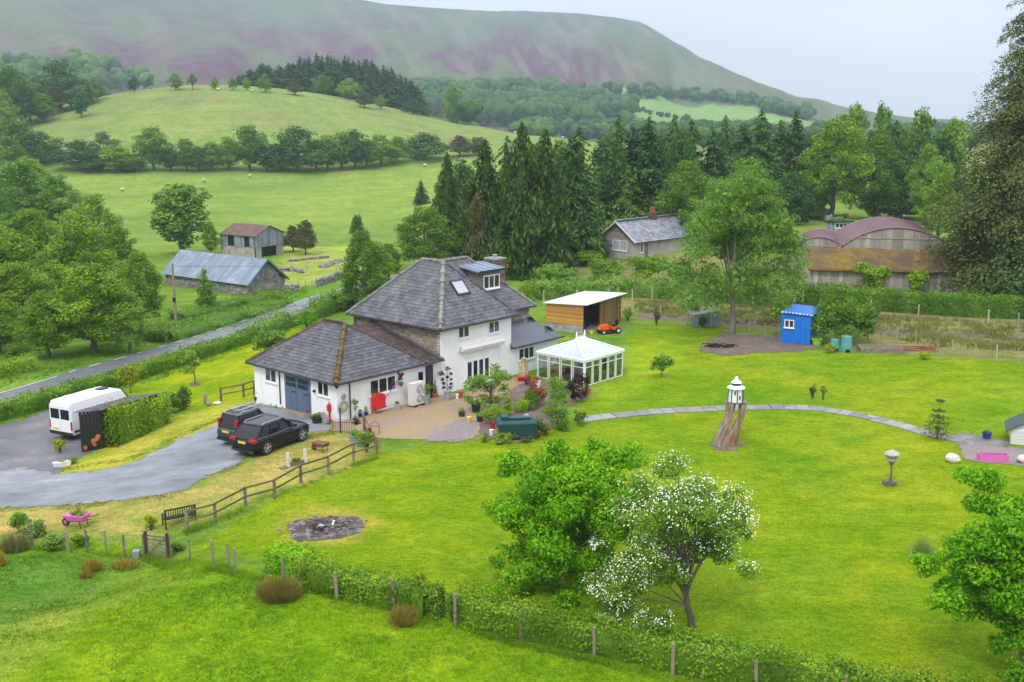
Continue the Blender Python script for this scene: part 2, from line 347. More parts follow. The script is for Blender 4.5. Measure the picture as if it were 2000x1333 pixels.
mt['carblk'] = M('black_car_paint', (.004, .005, .008), .16, .1, rndv=.05, spec=.45)
mt['cargrn'] = M('dark_green_car_paint', (.022, .032, .03), .18, .1, rndv=.05, spec=.7)
mt['vanw'] = M('white_van_paint', (.78, .79, .81), .3, .02, rndv=.02)
mt['cgl'] = M('car_glass', (.004, .005, .007), .04, .1, rndv=.1, spec=.5)
mt['lred'] = M('tail_lamp', (.5, .01, .02), .2, .05, rndv=.05)
mt['plate'] = M('yellow_plate', (.75, .48, .02), .4, .03, rndv=.03)
mt['stump'] = M('dead_stump_wood', (.29, .22, .17), .9, .35, 4, 1, 9, rndv=.1, stain=(.19, .09, .04), stscale=1.6, stth=(.5, .62), sc=(1, 1, .35))
mt['brick'] = M('chimney_brick', (.19, .13, .115), .9, .25, 5, .4, 14, rndv=.45)
mt['render'] = M('old_grey_render', (.42, .40, .37), .9, .15, 1.2, .3, 12, rndv=0, stain=(.3, .27, .22), stscale=.7, sc=(1, 1, .5))
mt['bslate'] = M('bungalow_slate', (.26, .27, .31), .45, .18, 3, rndv=.35, stain=(.16, .15, .17), stscale=1.2)
mt['wool'] = M('sheep_fleece', (.6, .57, .5), .95, .1, rndv=.05)
mt['mossy'] = M('moss_covered_roof', (.19, .13, .02), 1, .4, 1.5, 1, 6, rndv=.2, stain=(.09, .055, .035), stscale=.35, stth=(.42, .6))
mt['curt'] = M('pale_curtain', (.5, .5, .48), .8, .1, rndv=.1)
# wet asphalt; base colour raised to paint in the wet reflection
m, t, b, o = new_mat('wet_asphalt'); n = noise(t, .35, 6, .7, 'Object', (1, 1, 1)); n2 = noise(t, 40, 4, .7)
c = ramp(t, n.outputs[0], [(.35, (.10, .102, .112)), (.65, (.19, .195, .21))]).outputs[0]
c = mixc(t, c, ramp(t, n2.outputs[0], [(.3, (.75,) * 3), (.7, (1.2,) * 3)]).outputs[0], 1, 'MULTIPLY')
t.links.new(c, b.inputs['Base Color']); rg = ramp(t, n.outputs[0], [(.4, (.55,) * 3), (.6, (.22,) * 3)]); t.links.new(rg.outputs[0], b.inputs['Roughness']); mt['road'] = m
m, t, b, o = new_mat('drive_gravel'); n = noise(t, .22, 7, .72, 'Object', (1, 2.2, 1)); n2 = noise(t, 30, 5, .8); n3 = noise(t, 1.1, 6, .7, 'Object', (.4, 2, 1))
c = ramp(t, n.outputs[0], [(.30, (.085, .09, .095)), (.48, (.17, .185, .20)), (.6, (.24, .255, .275)), (.72, (.36, .37, .38))]).outputs[0]  # palest stop paints a puddle highlight into the gravel colour
c = mixc(t, c, ramp(t, n2.outputs[0], [(.3, (.5,) * 3), (.7, (1.45,) * 3)]).outputs[0], 1, 'MULTIPLY')
c = mixc(t, c, (.30, .24, .17), ramp(t, n3.outputs[0], [(.6, (0,) * 3), (.8, (.55,) * 3)]).outputs[0])
t.links.new(c, b.inputs['Base Color']); b.inputs['Roughness'].default_value = .6
bn = nd(t, 'ShaderNodeBump'); bn.inputs['Strength'].default_value = .6; bn.inputs['Distance'].default_value = .03; t.links.new(n2.outputs[0], bn.inputs['Height']); t.links.new(bn.outputs[0], b.inputs['Normal']); mt['drive'] = m
m, t, b, o = new_mat('parking_tarmac'); n = noise(t, .5, 7, .75); n2 = noise(t, 25, 5, .8)
c = ramp(t, n.outputs[0], [(.3, (.075, .073, .08)), (.55, (.13, .125, .13)), (.72, (.24, .22, .2))]).outputs[0]
c = mixc(t, c, ramp(t, n2.outputs[0], [(.3, (.65,) * 3), (.7, (1.3,) * 3)]).outputs[0], 1, 'MULTIPLY')
t.links.new(c, b.inputs['Base Color']); b.inputs['Roughness'].default_value = .5; mt['park'] = m
# grass ground: tint attribute x several noises
m, t, b, o = new_mat('grass_ground')
at = nd(t, 'ShaderNodeAttribute', attribute_name='tint'); col = at.outputs['Color']
for sc_, lo, hi, s3 in ((.11, (.74, .88, .8), (1.28, 1.10, 1.3), (1, 1, 1)), (.55, (.68, .82, .7), (1.32, 1.16, 1.4), (1, 1.5, 1)), (2.6, (.74, .80, .7), (1.26, 1.18, 1.4), (1, 1.4, 1)), (11, (.66, .7, .65), (1.34, 1.3, 1.45), (1, .8, 1)), (40, (.6, .64, .6), (1.4, 1.36, 1.5), (1, .55, 1))):
    n = noise(t, sc_, 5, .65, 'Object', s3); col = mixc(t, col, ramp(t, n.outputs[0], [(.32, lo), (.68, hi)]).outputs[0], 1, 'MULTIPLY')
n = noise(t, .9, 5, .7); col = mixc(t, col, (.27, .22, .07), ramp(t, n.outputs[0], [(.62, (0,) * 3), (.8, (.45,) * 3)]).outputs[0])
t.links.new(col, b.inputs['Base Color']); b.inputs['Roughness'].default_value = 1; b.inputs['Specular IOR Level'].default_value = .02
n = noise(t, 9, 6, .7); bn = nd(t, 'ShaderNodeBump'); bn.inputs['Strength'].default_value = .8; bn.inputs['Distance'].default_value = .12; t.links.new(n.outputs[0], bn.inputs['Height']); t.links.new(bn.outputs[0], b.inputs['Normal'])
mt['grass'] = m
# ------------------------------------------------------------------ foliage builders
def quads(rng, C, N, size, asp=.62, T=None, fold=.12):
    n = len(C); N = N / np.maximum(np.linalg.norm(N, axis=1, keepdims=True), 1e-6)
    if T is None: T = rng.normal(size=(n, 3))
    A = T - N * (T * N).sum(1, keepdims=True); A /= np.maximum(np.linalg.norm(A, axis=1, keepdims=True), 1e-6); B = np.cross(N, A)
    s = (np.asarray(size) * np.ones(n))[:, None]
    V = np.stack([C - A * s * .5, C + B * s * asp * .5 + N * s * fold, C + A * s * .5, C - B * s * asp * .5 + N * s * fold], 1).reshape(-1, 3)
    return V, np.arange(4 * n).reshape(-1, 4)
def icos(level=2):
    import bmesh
    bm = bmesh.new(); bmesh.ops.create_icosphere(bm, subdivisions=level, radius=1)
    V = np.array([v.co[:] for v in bm.verts]); F = np.array([[v.index for v in f.verts] for f in bm.faces]); bm.free(); return V, F
ICO = icos(2)
def crown(name, seed, clumps, n, leaf, mat, core=.78, up=.45, shell=.16, cull=True, spread=.0, hang=0, extra=None, tonev=.42, sub=6):
    """clumps: (x,y,z,rx,ry,rz). Every clump is broken into smaller sprays; leaf-sized faces fill their shells, over a small lumpy twiggy core."""
    rng = np.random.RandomState(seed); cl0 = np.array(clumps, float); cl = cl0
    if sub:
        d = rng.normal(size=(len(cl0), sub, 3)); d[..., 2] += .25; d /= np.linalg.norm(d, axis=2, keepdims=True)
        q = rng.uniform(.50, .92, (len(cl0), sub, 1)); f = rng.uniform(.28, .55, (len(cl0), sub, 1))
        ce = cl0[:, None, :3] + d * cl0[:, None, 3:] * q; rr = cl0[:, None, 3:] * f * np.array([1.1, 1.1, .8])
        cl = np.concatenate([ce, rr], 2).reshape(-1, 6); cl = np.concatenate([cl, np.concatenate([cl0[:, :3], cl0[:, 3:] * .72], 1)])
    par = np.concatenate([np.repeat(np.arange(len(cl0)), sub), np.arange(len(cl0))]) if sub else np.arange(len(cl0))
    w = (cl[:, 3] * cl[:, 4] + cl[:, 4] * cl[:, 5] + cl[:, 3] * cl[:, 5]); w /= w.sum()
    idx = rng.choice(len(cl), n, p=w); d = rng.normal(size=(n, 3)); d /= np.linalg.norm(d, axis=1, keepdims=True)
    ns_ = 12; spr = rng.normal(size=(len(cl), ns_, 3)); spr /= np.linalg.norm(spr, axis=2, keepdims=True); sl = rng.uniform(.8, 1.35, (len(cl), ns_))
    pi = rng.randint(0, ns_, n); pick = spr[idx, pi]; f = rng.rand(n)[:, None] * .85
    d = d * (1 - f) + pick * f; d /= np.maximum(np.linalg.norm(d, axis=1, keepdims=True), 1e-6)
    k = 1 - np.abs(rng.normal(size=n)) * shell; k = k * (1 + (sl[idx, pi] - 1) * f[:, 0])
    C = cl[idx, :3] + d * cl[idx, 3:] * k[:, None]
    if cull:
        keep = np.ones(n, bool)
        for j in range(len(cl0)):
            q = ((C - cl0[j, :3]) / cl0[j, 3:]); keep &= ~((q * q).sum(1) < (.5 * min(1, core + .2)) ** 2)
        C, d, idx = C[keep], d[keep], idx[keep]
    m = len(C); N = d + np.array([0, 0, up]) + rng.normal(size=(m, 3)) * .75
    T = None
    if hang: T = np.tile([0, 0, -1.0], (m, 1)) + rng.normal(size=(m, 3)) * .25 + d * .35; N = d * np.array([1, 1, .2]) + rng.normal(size=(m, 3)) * .4
    V, F = quads(rng, C, N, leaf * (.65 + .7 * rng.rand(m)), .62 if not hang else .3, T)
    ct = rng.rand(len(cl)); c0 = rng.rand(len(cl0)); r = np.clip(.5 + (ct[idx] - .5) * tonev + (c0[par[idx]] - .5) * tonev * .8 + (rng.rand(m) - .5) * .6, 0, 1)
    Vs, Fs4, Fs3, R4, R3 = [V], [F], [], [r], []; off = len(V)
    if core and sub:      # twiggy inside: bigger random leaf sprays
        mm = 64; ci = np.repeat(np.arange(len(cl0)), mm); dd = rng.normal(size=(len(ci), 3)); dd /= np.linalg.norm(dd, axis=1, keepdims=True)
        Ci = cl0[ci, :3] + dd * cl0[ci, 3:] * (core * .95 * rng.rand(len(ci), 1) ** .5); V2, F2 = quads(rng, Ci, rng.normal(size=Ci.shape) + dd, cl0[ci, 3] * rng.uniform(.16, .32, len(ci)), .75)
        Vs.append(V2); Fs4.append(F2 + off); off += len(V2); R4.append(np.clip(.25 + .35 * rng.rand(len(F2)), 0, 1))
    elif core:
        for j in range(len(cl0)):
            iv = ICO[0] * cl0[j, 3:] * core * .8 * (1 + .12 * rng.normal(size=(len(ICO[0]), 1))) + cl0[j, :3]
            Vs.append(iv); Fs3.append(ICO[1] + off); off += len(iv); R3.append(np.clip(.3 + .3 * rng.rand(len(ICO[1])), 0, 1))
    return np_mesh(name, np.concatenate(Vs), [np.concatenate(Fs4)] + ([np.concatenate(Fs3)] if Fs3 else []), mat, rnd=np.concatenate(R4 + R3))
def rand_clumps(rng, R, z0, z1, K, cr=.42, flat=.8, taper=0.0, skew=0):
    out = []; H = z1 - z0
    for i in range(K):
        t = (i + rng.rand()) / K; zc = z0 + H * (.12 + .76 * t); prof = math.sin(math.pi * min(.97, (.16 + .80 * t) ** (.85 + taper)))
        prof = max(prof, .25) * (1 - taper * t * .5)
        a = i * 2.4 + rng.rand() * .9; rr = R * prof * (.35 + .45 * rng.rand()); c = R * cr * (.65 + .6 * rng.rand()) * (.6 + .5 * prof)
        out.append((rr * math.cos(a) + skew * t, rr * math.sin(a), zc, c, c, c * flat))
    return out
def limbs_mesh(name, clumps, mat, H, r0, seed=0, zfork=.25, lean=(0, 0), nl=9, twigs=0):
    rng = random.Random(seed); b = MB(); zf = H * zfork; n = 7
    top = Vector((lean[0], lean[1], max(c[2] for c in clumps) * .82))
    f = Vector((lean[0] * .3, lean[1] * .3, zf))
    b.tube([(0, 0, -.15), (0, 0, .08 * zf), f * .5 + Vector((r0 * .4, 0, 0)), f, f.lerp(top, .5), top], [r0 * 1.5, r0 * 1.08, r0 * .9, r0 * .8, r0 * .42, r0 * .1], n)
    cs = sorted(clumps, key=lambda c: -c[3])[:nl + twigs]
    for i, c in enumerate(cs):
        e = Vector(c[:3]); s = f.lerp(top, rng.uniform(0, .55) if e.z > zf * 1.3 else 0)
        if s.z > e.z: s = f.copy()
        mid = s.lerp(e, .5) + Vector((rng.uniform(-.1, .1), rng.uniform(-.1, .1), rng.uniform(.0, .12))) * (e - s).length
        b.tube([s, mid, e], [r0 * (.45 if i < nl else .2), r0 * (.28 if i < nl else .12), r0 * .07], 5, False)
        if twigs:
            for k in range(3):
                q = e + Vector((rng.uniform(-1, 1), rng.uniform(-1, 1), rng.uniform(-.3, 1))) * c[3] * .9; b.tube([mid.lerp(e, .5), q], [r0 * .12, r0 * .03], 4, False)
    return b.mesh(name, mat, True)
def conifer_mesh(name, seed, H, R, z0, mat, n=2600, droop=.25, size=.75, hang=False, pexp=.85, ragged=.25, core=.42, nl=None, wexp=1.25):
    rng = np.random.RandomState(seed); nl = nl or int(150 if not hang else 120)
    lt = (np.arange(nl) + rng.rand(nl)) / nl; lt = lt ** 1.1; la = np.arange(nl) * 2.39996 + rng.normal(size=nl) * .35
    ll = R * np.maximum((1 - lt) ** pexp, .04) * rng.uniform(1 - ragged * 1.1, 1.12, nl); ll *= 1 - .30 * np.clip(1 - lt / .12, 0, 1)
    w = ll ** wexp; w /= w.sum(); i = rng.choice(nl, n, p=w); s = rng.beta(1.9, 1.15, n) * 1.02
    L = ll[i]; r = L * s; fan = rng.normal(size=n) * .13 * L * (.35 + s); ang = la[i]
    z = z0 + (H * .985 - z0) * lt[i] + .10 * r - droop * r * s * 1.25
    if hang: z = z - rng.rand(n) ** 1.5 * (.10 * H * (1 - lt[i]) + .05 * H) * s
    else: z = z + rng.normal(size=n) * .05 * L - np.abs(fan) * .35
    C = np.stack([r * np.cos(ang) - fan * np.sin(ang), r * np.sin(ang) + fan * np.cos(ang), np.maximum(z, .1)], 1)
    o = np.stack([np.cos(ang), np.sin(ang), np.full(n, -.4)], 1)
    if hang: T = np.tile([0., 0, -1.], (n, 1)) + o * .3 + rng.normal(size=(n, 3)) * .15; N = o + rng.normal(size=(n, 3)) * .5
    else: T = o + rng.normal(size=(n, 3)) * .4; N = np.tile([0, 0, 1.], (n, 1)) + o * .6 + rng.normal(size=(n, 3)) * .55
    sz = size * (.55 + .6 * rng.rand(n)) * (.6 + .4 * (1 - lt[i])); V, F = quads(rng, C, N, sz, .30 if hang else .5, T)
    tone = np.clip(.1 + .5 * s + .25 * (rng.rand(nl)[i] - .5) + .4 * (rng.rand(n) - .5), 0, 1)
    k = 8; lv = 8; cv = []
    for a_ in range(lv + 1):
        tt = a_ / lv
        for j in range(k):
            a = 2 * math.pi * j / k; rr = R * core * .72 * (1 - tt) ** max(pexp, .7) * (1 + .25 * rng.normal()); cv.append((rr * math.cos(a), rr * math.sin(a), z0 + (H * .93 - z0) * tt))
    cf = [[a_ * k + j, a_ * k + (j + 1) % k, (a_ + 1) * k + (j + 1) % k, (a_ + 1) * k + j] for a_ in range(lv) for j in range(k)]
    top = MB().tube([(0, 0, H * .9), (0, 0, H)], [.05, .01], 4)
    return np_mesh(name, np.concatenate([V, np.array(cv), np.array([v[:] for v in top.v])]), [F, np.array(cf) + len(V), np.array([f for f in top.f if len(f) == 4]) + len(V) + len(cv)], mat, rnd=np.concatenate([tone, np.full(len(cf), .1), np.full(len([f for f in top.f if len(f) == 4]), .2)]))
def trunk_mesh(name, H, r, mat):
    return MB().tube([(0, 0, -.2), (0, 0, H * .05), (0, 0, H * .5), (0, 0, H)], [r * 1.4, r, r * .6, r * .08], 7).mesh(name, mat, True)
# prototypes: nominal height 10 m, nominal crown width 7 m  (conifers: height 10, width 4)
PROTO = {}
def proto(k, crown_me, trunk_me, W, H=10.): PROTO[k] = (crown_me, trunk_me, W, H)
def bproto(k, seed, mat, K=20, n=4200, leaf=.34, z0=.8, taper=0, W=7., cr=.40, flat=.85, core=.78, up=.45, bark='bark', hang=0):
    rng = np.random.RandomState(seed); cl = rand_clumps(rng, W / 2, z0, 10, K, cr, flat, taper)
    proto(k, crown('crown', seed, cl, n, leaf, mt[mat], core, up, hang=hang), limbs_mesh('trunk', cl, mt[bark], 10, .24, seed, max(.12, z0 / 12)), W)
bproto('oakA', 1, 'lf_oak', 24); bproto('oakB', 2, 'lf_oak', 19, z0=1.4)
bproto('brA', 3, 'lf_broad', 24); bproto('brB', 4, 'lf_broad', 18, z0=.4); bproto('brC', 5, 'lf_broad', 22, taper=.5, flat=1.1)
bproto('dkA', 6, 'lf_dark', 22, z0=.3); bproto('dkB', 7, 'lf_dark', 18, z0=.6, taper=.3)
bproto('paA', 8, 'lf_pale', 18, z0=.8, core=.6); bproto('paB', 9, 'lf_haw', 20, z0=.5)
bproto('brn', 10, 'lf_brown', 18, z0=.8, core=.55); bproto('lime', 11, 'lf_lime', 18, z0=.3)
bproto('tall', 12, 'lf_haw', 24, 5200, .32, .8, .55, 5.4, .42, 1.2); bproto('pear', 13, 'lf_broad', 20, 4200, .34, .2, .9, 5.5, .42, 1.2)
bproto('loose', 14, 'lf_broad', 15, 3400, .34, 2.2, cr=.36, core=.45)
bproto('nbig', 15, 'lf_oak', 44, 15000, .2, .6, cr=.30, core=.74); bproto('nbig2', 16, 'lf_haw', 40, 13000, .19, .4, cr=.28, core=.66); bproto('nbig3', 17, 'lf_broad', 40, 12000, .2, .4, cr=.3, core=.7)
for i, sd in enumerate((21, 22, 23)):
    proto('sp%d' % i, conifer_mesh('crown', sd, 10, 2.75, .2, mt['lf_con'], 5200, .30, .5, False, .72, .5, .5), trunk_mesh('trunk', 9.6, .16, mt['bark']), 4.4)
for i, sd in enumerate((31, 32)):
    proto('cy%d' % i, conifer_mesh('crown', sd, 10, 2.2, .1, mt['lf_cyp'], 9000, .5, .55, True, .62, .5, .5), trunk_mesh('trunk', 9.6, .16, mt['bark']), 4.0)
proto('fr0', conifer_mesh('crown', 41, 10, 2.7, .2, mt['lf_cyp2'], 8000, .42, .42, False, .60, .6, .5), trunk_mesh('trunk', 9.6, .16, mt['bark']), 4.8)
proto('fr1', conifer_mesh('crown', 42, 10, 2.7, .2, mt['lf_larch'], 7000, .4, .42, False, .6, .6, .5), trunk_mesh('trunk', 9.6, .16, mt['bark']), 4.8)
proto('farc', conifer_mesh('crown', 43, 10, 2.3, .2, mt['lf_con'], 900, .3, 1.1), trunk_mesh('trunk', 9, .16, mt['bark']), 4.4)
def spawn(kind, P, W, Hh, label, cat='tree', name='tree', group=None, rz=None):
    c, tr, w0, h0 = PROTO[kind]
    if kind[:2] in ('sp', 'cy', 'fr'): W = W * 1.3
    o = thing(name, label, cat, P, R_.uniform(0, 6.28) if rz is None else rz, group, (W / w0, W / w0, Hh / h0))
    link('crown', c, o); link('trunk', tr, o); return o
def tree(kind, px, pybase, pytop, wpx, label, name='tree', group=None, D=None, cat='tree'):
    P = G(px, pybase) if D is None else at_depth(px, D)
    return spawn(kind, P, wpx / S(P), top_z(P, pytop) - P.z, label, cat, name, group)
ORD = ['first', 'second', 'third', 'fourth', 'fifth', 'sixth', 'seventh', 'eighth', 'ninth', 'tenth', 'eleventh', 'twelfth', 'thirteenth', 'fourteenth', 'fifteenth', 'sixteenth', 'seventeenth', 'eighteenth', 'nineteenth', 'twentieth', 'twenty-first', 'twenty-second', 'twenty-third', 'twenty-fourth', 'twenty-fifth', 'twenty-sixth', 'twenty-seventh', 'twenty-eighth', 'twenty-ninth', 'thirtieth']
# hedge: leaf faces over a lumpy clipped body
def hedge(label, pts, wid, hgt, leaf=.16, dens=90, mat='lf_hedge', name='hedge', rough=.18, seed=1, z0=.12, cat='hedge', wave=.12, group=None):
    rng = np.random.RandomState(seed); pts = [Vector(p) for p in pts]; base = pts[0].copy()
    seg = [(pts[i + 1] - pts[i]).length for i in range(len(pts) - 1)]; L = sum(seg); cum = np.concatenate([[0], np.cumsum(seg)])
    P = np.array([p[:] for p in pts])
    def pos(s): return np.stack([np.interp(s, cum, P[:, i]) for i in range(3)], -1)
    n = int(L * (wid + 2 * hgt) * dens * 1.5); s = rng.rand(n) * L; ne = int(n * min(.25, wid / L)); s[:ne] = np.where(rng.rand(ne) < .5, rng.rand(ne) * .12, L - rng.rand(ne) * .12); p = pos(s); q = pos(np.minimum(s + .3, L)) - pos(np.maximum(s - .3, 0)); q /= np.linalg.norm(q, axis=1, keepdims=True)
    nx = np.stack([q[:, 1], -q[:, 0], np.zeros(n)], 1)
    wv = 1 + wave * (fbm(s * .35 + seed * 9, s * 0 + 3) - .5) * 2.2; hh = hgt * wv; ww = wid * (1 + wave * (fbm(s * .5 + seed * 5, s * 0 + 8) - .5) * 2.2)
    a = rng.rand(n) * np.pi; ca, sa = np.cos(a), np.sin(a); e = .45
    cx = rng.uniform(-1, 1, n); cz = 1 - .16 * np.abs(cx) ** 3; cz[:ne] = rng.rand(ne)
    # a share of points goes straight on the sides
    k = 1 - np.abs(rng.normal(size=n)) * rough * .5 + (rng.rand(n) < .1) * rng.rand(n) * rough
    side = rng.rand(n) < (2 * hgt / (wid + 2 * hgt)) * .8; side[:ne] = False
    cz = np.where(side, rng.rand(n), cz); cx = np.where(side, np.sign(ca) * (1 - .1 * cz ** 2), cx)
    C = p + nx * (cx * ww / 2 * k)[:, None] + np.array([0, 0, 1.]) * (z0 + cz * (hh - z0) * np.where(side, 1, k))[:, None] - np.array(base[:])
    lump = (fbm(s * 2.2 + seed, cx * 2 + cz * 2 + 5, 3) - .5) * rough * 1.6; C += nx * (lump * cx)[:, None] + np.array([0, 0, 1.]) * (lump * cz)[:, None] + rng.normal(size=(n, 3)) * rough * .2
    N = nx * (np.where(side, 1, .2) * cx)[:, None] * .9 + np.array([0, 0, 1.]) * np.where(side, .3, 1)[:, None] + rng.normal(size=(n, 3)) * .7
    V, F = quads(rng, C, N, leaf * (.7 + .6 * rng.rand(n)))
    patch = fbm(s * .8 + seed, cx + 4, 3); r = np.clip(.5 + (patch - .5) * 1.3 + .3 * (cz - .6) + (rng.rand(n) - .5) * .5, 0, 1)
    # core
    m = max(3, int(L / .5)); ss = np.linspace(min(.55, L * .3), L - min(.55, L * .3), m); cp = pos(ss) - np.array(base[:]); cq = pos(np.minimum(ss + .3, L)) - pos(np.maximum(ss - .3, 0)); cq /= np.linalg.norm(cq, axis=1, keepdims=True); cn = np.stack([cq[:, 1], -cq[:, 0], 0 * ss], 1)
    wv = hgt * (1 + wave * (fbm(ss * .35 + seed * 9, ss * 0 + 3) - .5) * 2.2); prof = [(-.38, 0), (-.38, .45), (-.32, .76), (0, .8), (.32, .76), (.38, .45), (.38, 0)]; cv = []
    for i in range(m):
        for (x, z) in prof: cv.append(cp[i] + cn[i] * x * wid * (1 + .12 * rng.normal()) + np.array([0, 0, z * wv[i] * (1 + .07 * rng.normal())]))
    K = len(prof); cf = [[i * K + j, i * K + j + 1, (i + 1) * K + j + 1, (i + 1) * K + j] for i in range(m - 1) for j in range(K - 1)]
    me = np_mesh(name, np.concatenate([V, np.array(cv)]), [F, np.array(cf) + len(V)], mt[mat], rnd=np.concatenate([r, .2 + .25 * rng.rand(len(cf))]))
    o = link(name, me, loc=base); tag(o, label, cat, group); return o
def shrub(label, px, py, wpx, hpx, mat='lf_hedge', kind='round', leaf=.09, n=2600, seed=1, name='shrub', cat='shrub', P=None, dpt=1.0, group=None, core=.8):
    P = G(px, py) if P is None else P; s = S(P); W, Hh = wpx / s, hpx / s; rng = np.random.RandomState(seed); r = W / 2; cl = []
    if kind == 'round': cl = [(0, 0, Hh * .5, r, r * dpt, Hh * .5)] + [(r * .55 * math.cos(a), r * .55 * dpt * math.sin(a), Hh * (.4 + .3 * rng.rand()), r * .5, r * .5 * dpt, Hh * .3) for a in np.arange(0, 6.2, 1.25)]
    elif kind == 'ball': cl = [(0, 0, Hh * .5, r, r * dpt, Hh * .5)]
    elif kind == 'col': cl = [(0.06 * r * rng.randn(), .06 * r * rng.randn(), Hh * t, r * k, r * k * dpt, Hh * .17) for t, k in ((.14, .85), (.32, .98), (.5, 1), (.68, .97), (.85, .86))]
    elif kind == 'cone': cl = [(0, 0, Hh * t, r * (1.05 - t), r * (1.05 - t), Hh * .16) for t in (.12, .3, .48, .66, .84)]
    else:
        for i in range(9): a = i * 2.4; q = .55 * r * (i / 9) ** .5; cl.append((q * math.cos(a), q * math.sin(a) * dpt, Hh * (.3 + .5 * rng.rand()), r * .42, r * .42 * dpt, Hh * .24))
    me = crown('foliage', seed, cl, n, leaf, mt[mat], core if kind != 'loose' else core * .7, .4, shell=.12 if kind != 'loose' else .3, cull=kind != 'loose')
    o = thing(name, label, cat, P, 0, group); link('foliage', me, o)
    if kind == 'loose':
        b = MB()
        for c in cl: b.tube([(0, 0, 0), (c[0] * .4, c[1] * .4, c[2] * .5), c[:3]], [.035, .025, .012], 4, False)
        link('stem', b.mesh('stem', mt['bark'], True), o)
    return o
def rushes(label, px, py, wpx, hpx, mat='rush', n=420, seed=1, name='rush_clump', cat='rushes', blade=.014, lean=.35, P=None):
    P = G(px, py) if P is None else P; s = S(P); W, Hh = wpx / s, hpx / s; rng = np.random.RandomState(seed)
    a = rng.rand(n) * 6.283; q = np.sqrt(rng.rand(n)) * W / 2 * .8; B = np.stack([q * np.cos(a), q * np.sin(a) * .8, 0 * q], 1)
    h = Hh * (.35 + .7 * rng.rand(n)) * (1 - .45 * (q / (W * .4)) ** 2); T = B + np.stack([np.cos(a) * q * lean + rng.normal(size=n) * .16 * Hh, np.sin(a) * q * lean + rng.normal(size=n) * .16 * Hh, h], 1)
    D = rng.normal(size=(n, 3)) * np.array([1, 1, 0]); D /= np.linalg.norm(D, axis=1, keepdims=True); D *= blade
    V = np.stack([B - D, B + D, T + D * .25, T - D * .25], 1).reshape(-1, 3)
    o = thing(name, label, cat, P); link('stems', np_mesh('stems', V, [np.arange(4 * n).reshape(-1, 4)], mt[mat], rnd=np.clip(rng.rand(n) * .8 + .2, 0, 1)), o); return o
# ------------------------------------------------------------------ ground sheet
def inpoly(X, Y, poly):
    c = np.zeros(X.shape, bool); n = len(poly)
    for i in range(n):
        x1, y1 = poly[i][0], poly[i][1]; x2, y2 = poly[(i + 1) % n][0], poly[(i + 1) % n][1]
        if y1 == y2: continue
        k = ((y1 > Y) != (y2 > Y)) & (X < (x2 - x1) * (Y - y1) / (y2 - y1) + x1); c ^= k
    return c
def WP(pp): return [G(*p) for p in pp]
def lines(fine, step, k, hi):
    a = [0.]
    while a[-1] < hi: a.append(a[-1] + max(step, k * (a[-1] - fine)) if a[-1] > fine else a[-1] + step)
    return np.array(a)
xp = lines(36, .75, .035, 3200); xs = np.concatenate([-xp[:0:-1], xp]); ys = np.concatenate([-np.array([60, 30, 10])[0:3] * 1., lines(95, .75, .02, 3000)[1:] + 12]) ; ys = np.sort(ys)
X, Y = np.meshgrid(xs, ys); Z = Hf(X, Y); nx_, ny_ = len(xs), len(ys)
tint = np.zeros(X.shape + (4,)); tint[..., 3] = 1
def blend(mask, c): tint[..., :3] = tint[..., :3] * (1 - mask[..., None]) + np.array(c) * mask[..., None]
one = np.ones(X.shape)
blend(one, (.135, .235, .022))
fz = sm((Y - 110) / 80); blend(fz, (.195, .285, .038)); blend(fz * sm((fbm(X / 60., Y / 60.) - .48) * 6) * .6, (.115, .205, .035))
blend(sm((Y - 330) / 60) * (Y < 620), (.19, .255, .05)); blend(sm((Y - 330) / 60) * sm((fbm(X / 25., Y / 25.) - .52) * 7) * .5, (.17, .19, .06))
wob = (fbm(X / 1.6, Y / 1.6) - .5) * 1.6
def zone(pp, c, k=1.0, soft=0):
    P = [(p.x, p.y) for p in WP(pp)]
    if soft:
        m = np.zeros(X.shape)
        for i in range(9): a = i * 2.39996; q = soft * math.sqrt(i / 9); m += inpoly(X + wob + q * math.cos(a), Y + wob[::-1] + q * math.sin(a), P)
        blend(m / 9 * k, c)
    else: blend(inpoly(X + wob, Y + wob, P) * k, c)
meadow = [(-400, 1050), (0, 1070), (300, 1080), (560, 1130), (860, 1190), (1300, 1300), (1500, 1345), (1500, 2400), (-900, 2400)]
zone(meadow, (.14, .26, .004)); zone([(-200, 1230), (200, 1130), (330, 1110), (360, 1130), (120, 1230), (0, 1345), (-200, 1400)], (.22, .29, .03), .7, 1)
zone([(0, 1090), (130, 1075), (290, 1090), (100, 1190), (0, 1220), (-100, 1200)], (.085, .2, .02), .8, .7)
lawn = [(350, 1085), (735, 890), (870, 866), (1060, 843), (1130, 800), (1240, 720), (1222, 650), (1300, 630), (1400, 640), (1560, 685), (1700, 690), (2000, 705), (2700, 720), (2700, 2400), (1500, 1345), (1300, 1290), (860, 1170), (560, 1110)]
zone(lawn, (.165, .26, .005)); blend(sm((fbm(X / 7. + 4, Y / 5.) - .5) * 7) * (Y < 95) * .35 * inpoly(X, Y, [(p.x, p.y) for p in WP(lawn)]), (.26, .33, .012)); blend(sm((fbm(X / 4. + 40, Y / 6. + 9) - .52) * 8) * (Y < 95) * .35 * inpoly(X, Y, [(p.x, p.y) for p in WP(lawn)]), (.09, .23, .008))
zone([(1000, 500), (3000, 560), (3000, 720), (2000, 705), (1700, 690), (1560, 650), (1240, 625), (1050, 570)], (.19, .20, .05), 1, 1)
zone([(1100, 690), (1330, 660), (1330, 720), (1180, 800)], (.27, .36, .012), .5, 1)
zone([(200, 775), (500, 660), (640, 600), (500, 780), (380, 800), (220, 780)], (.225, .31, .006), 1, .3)
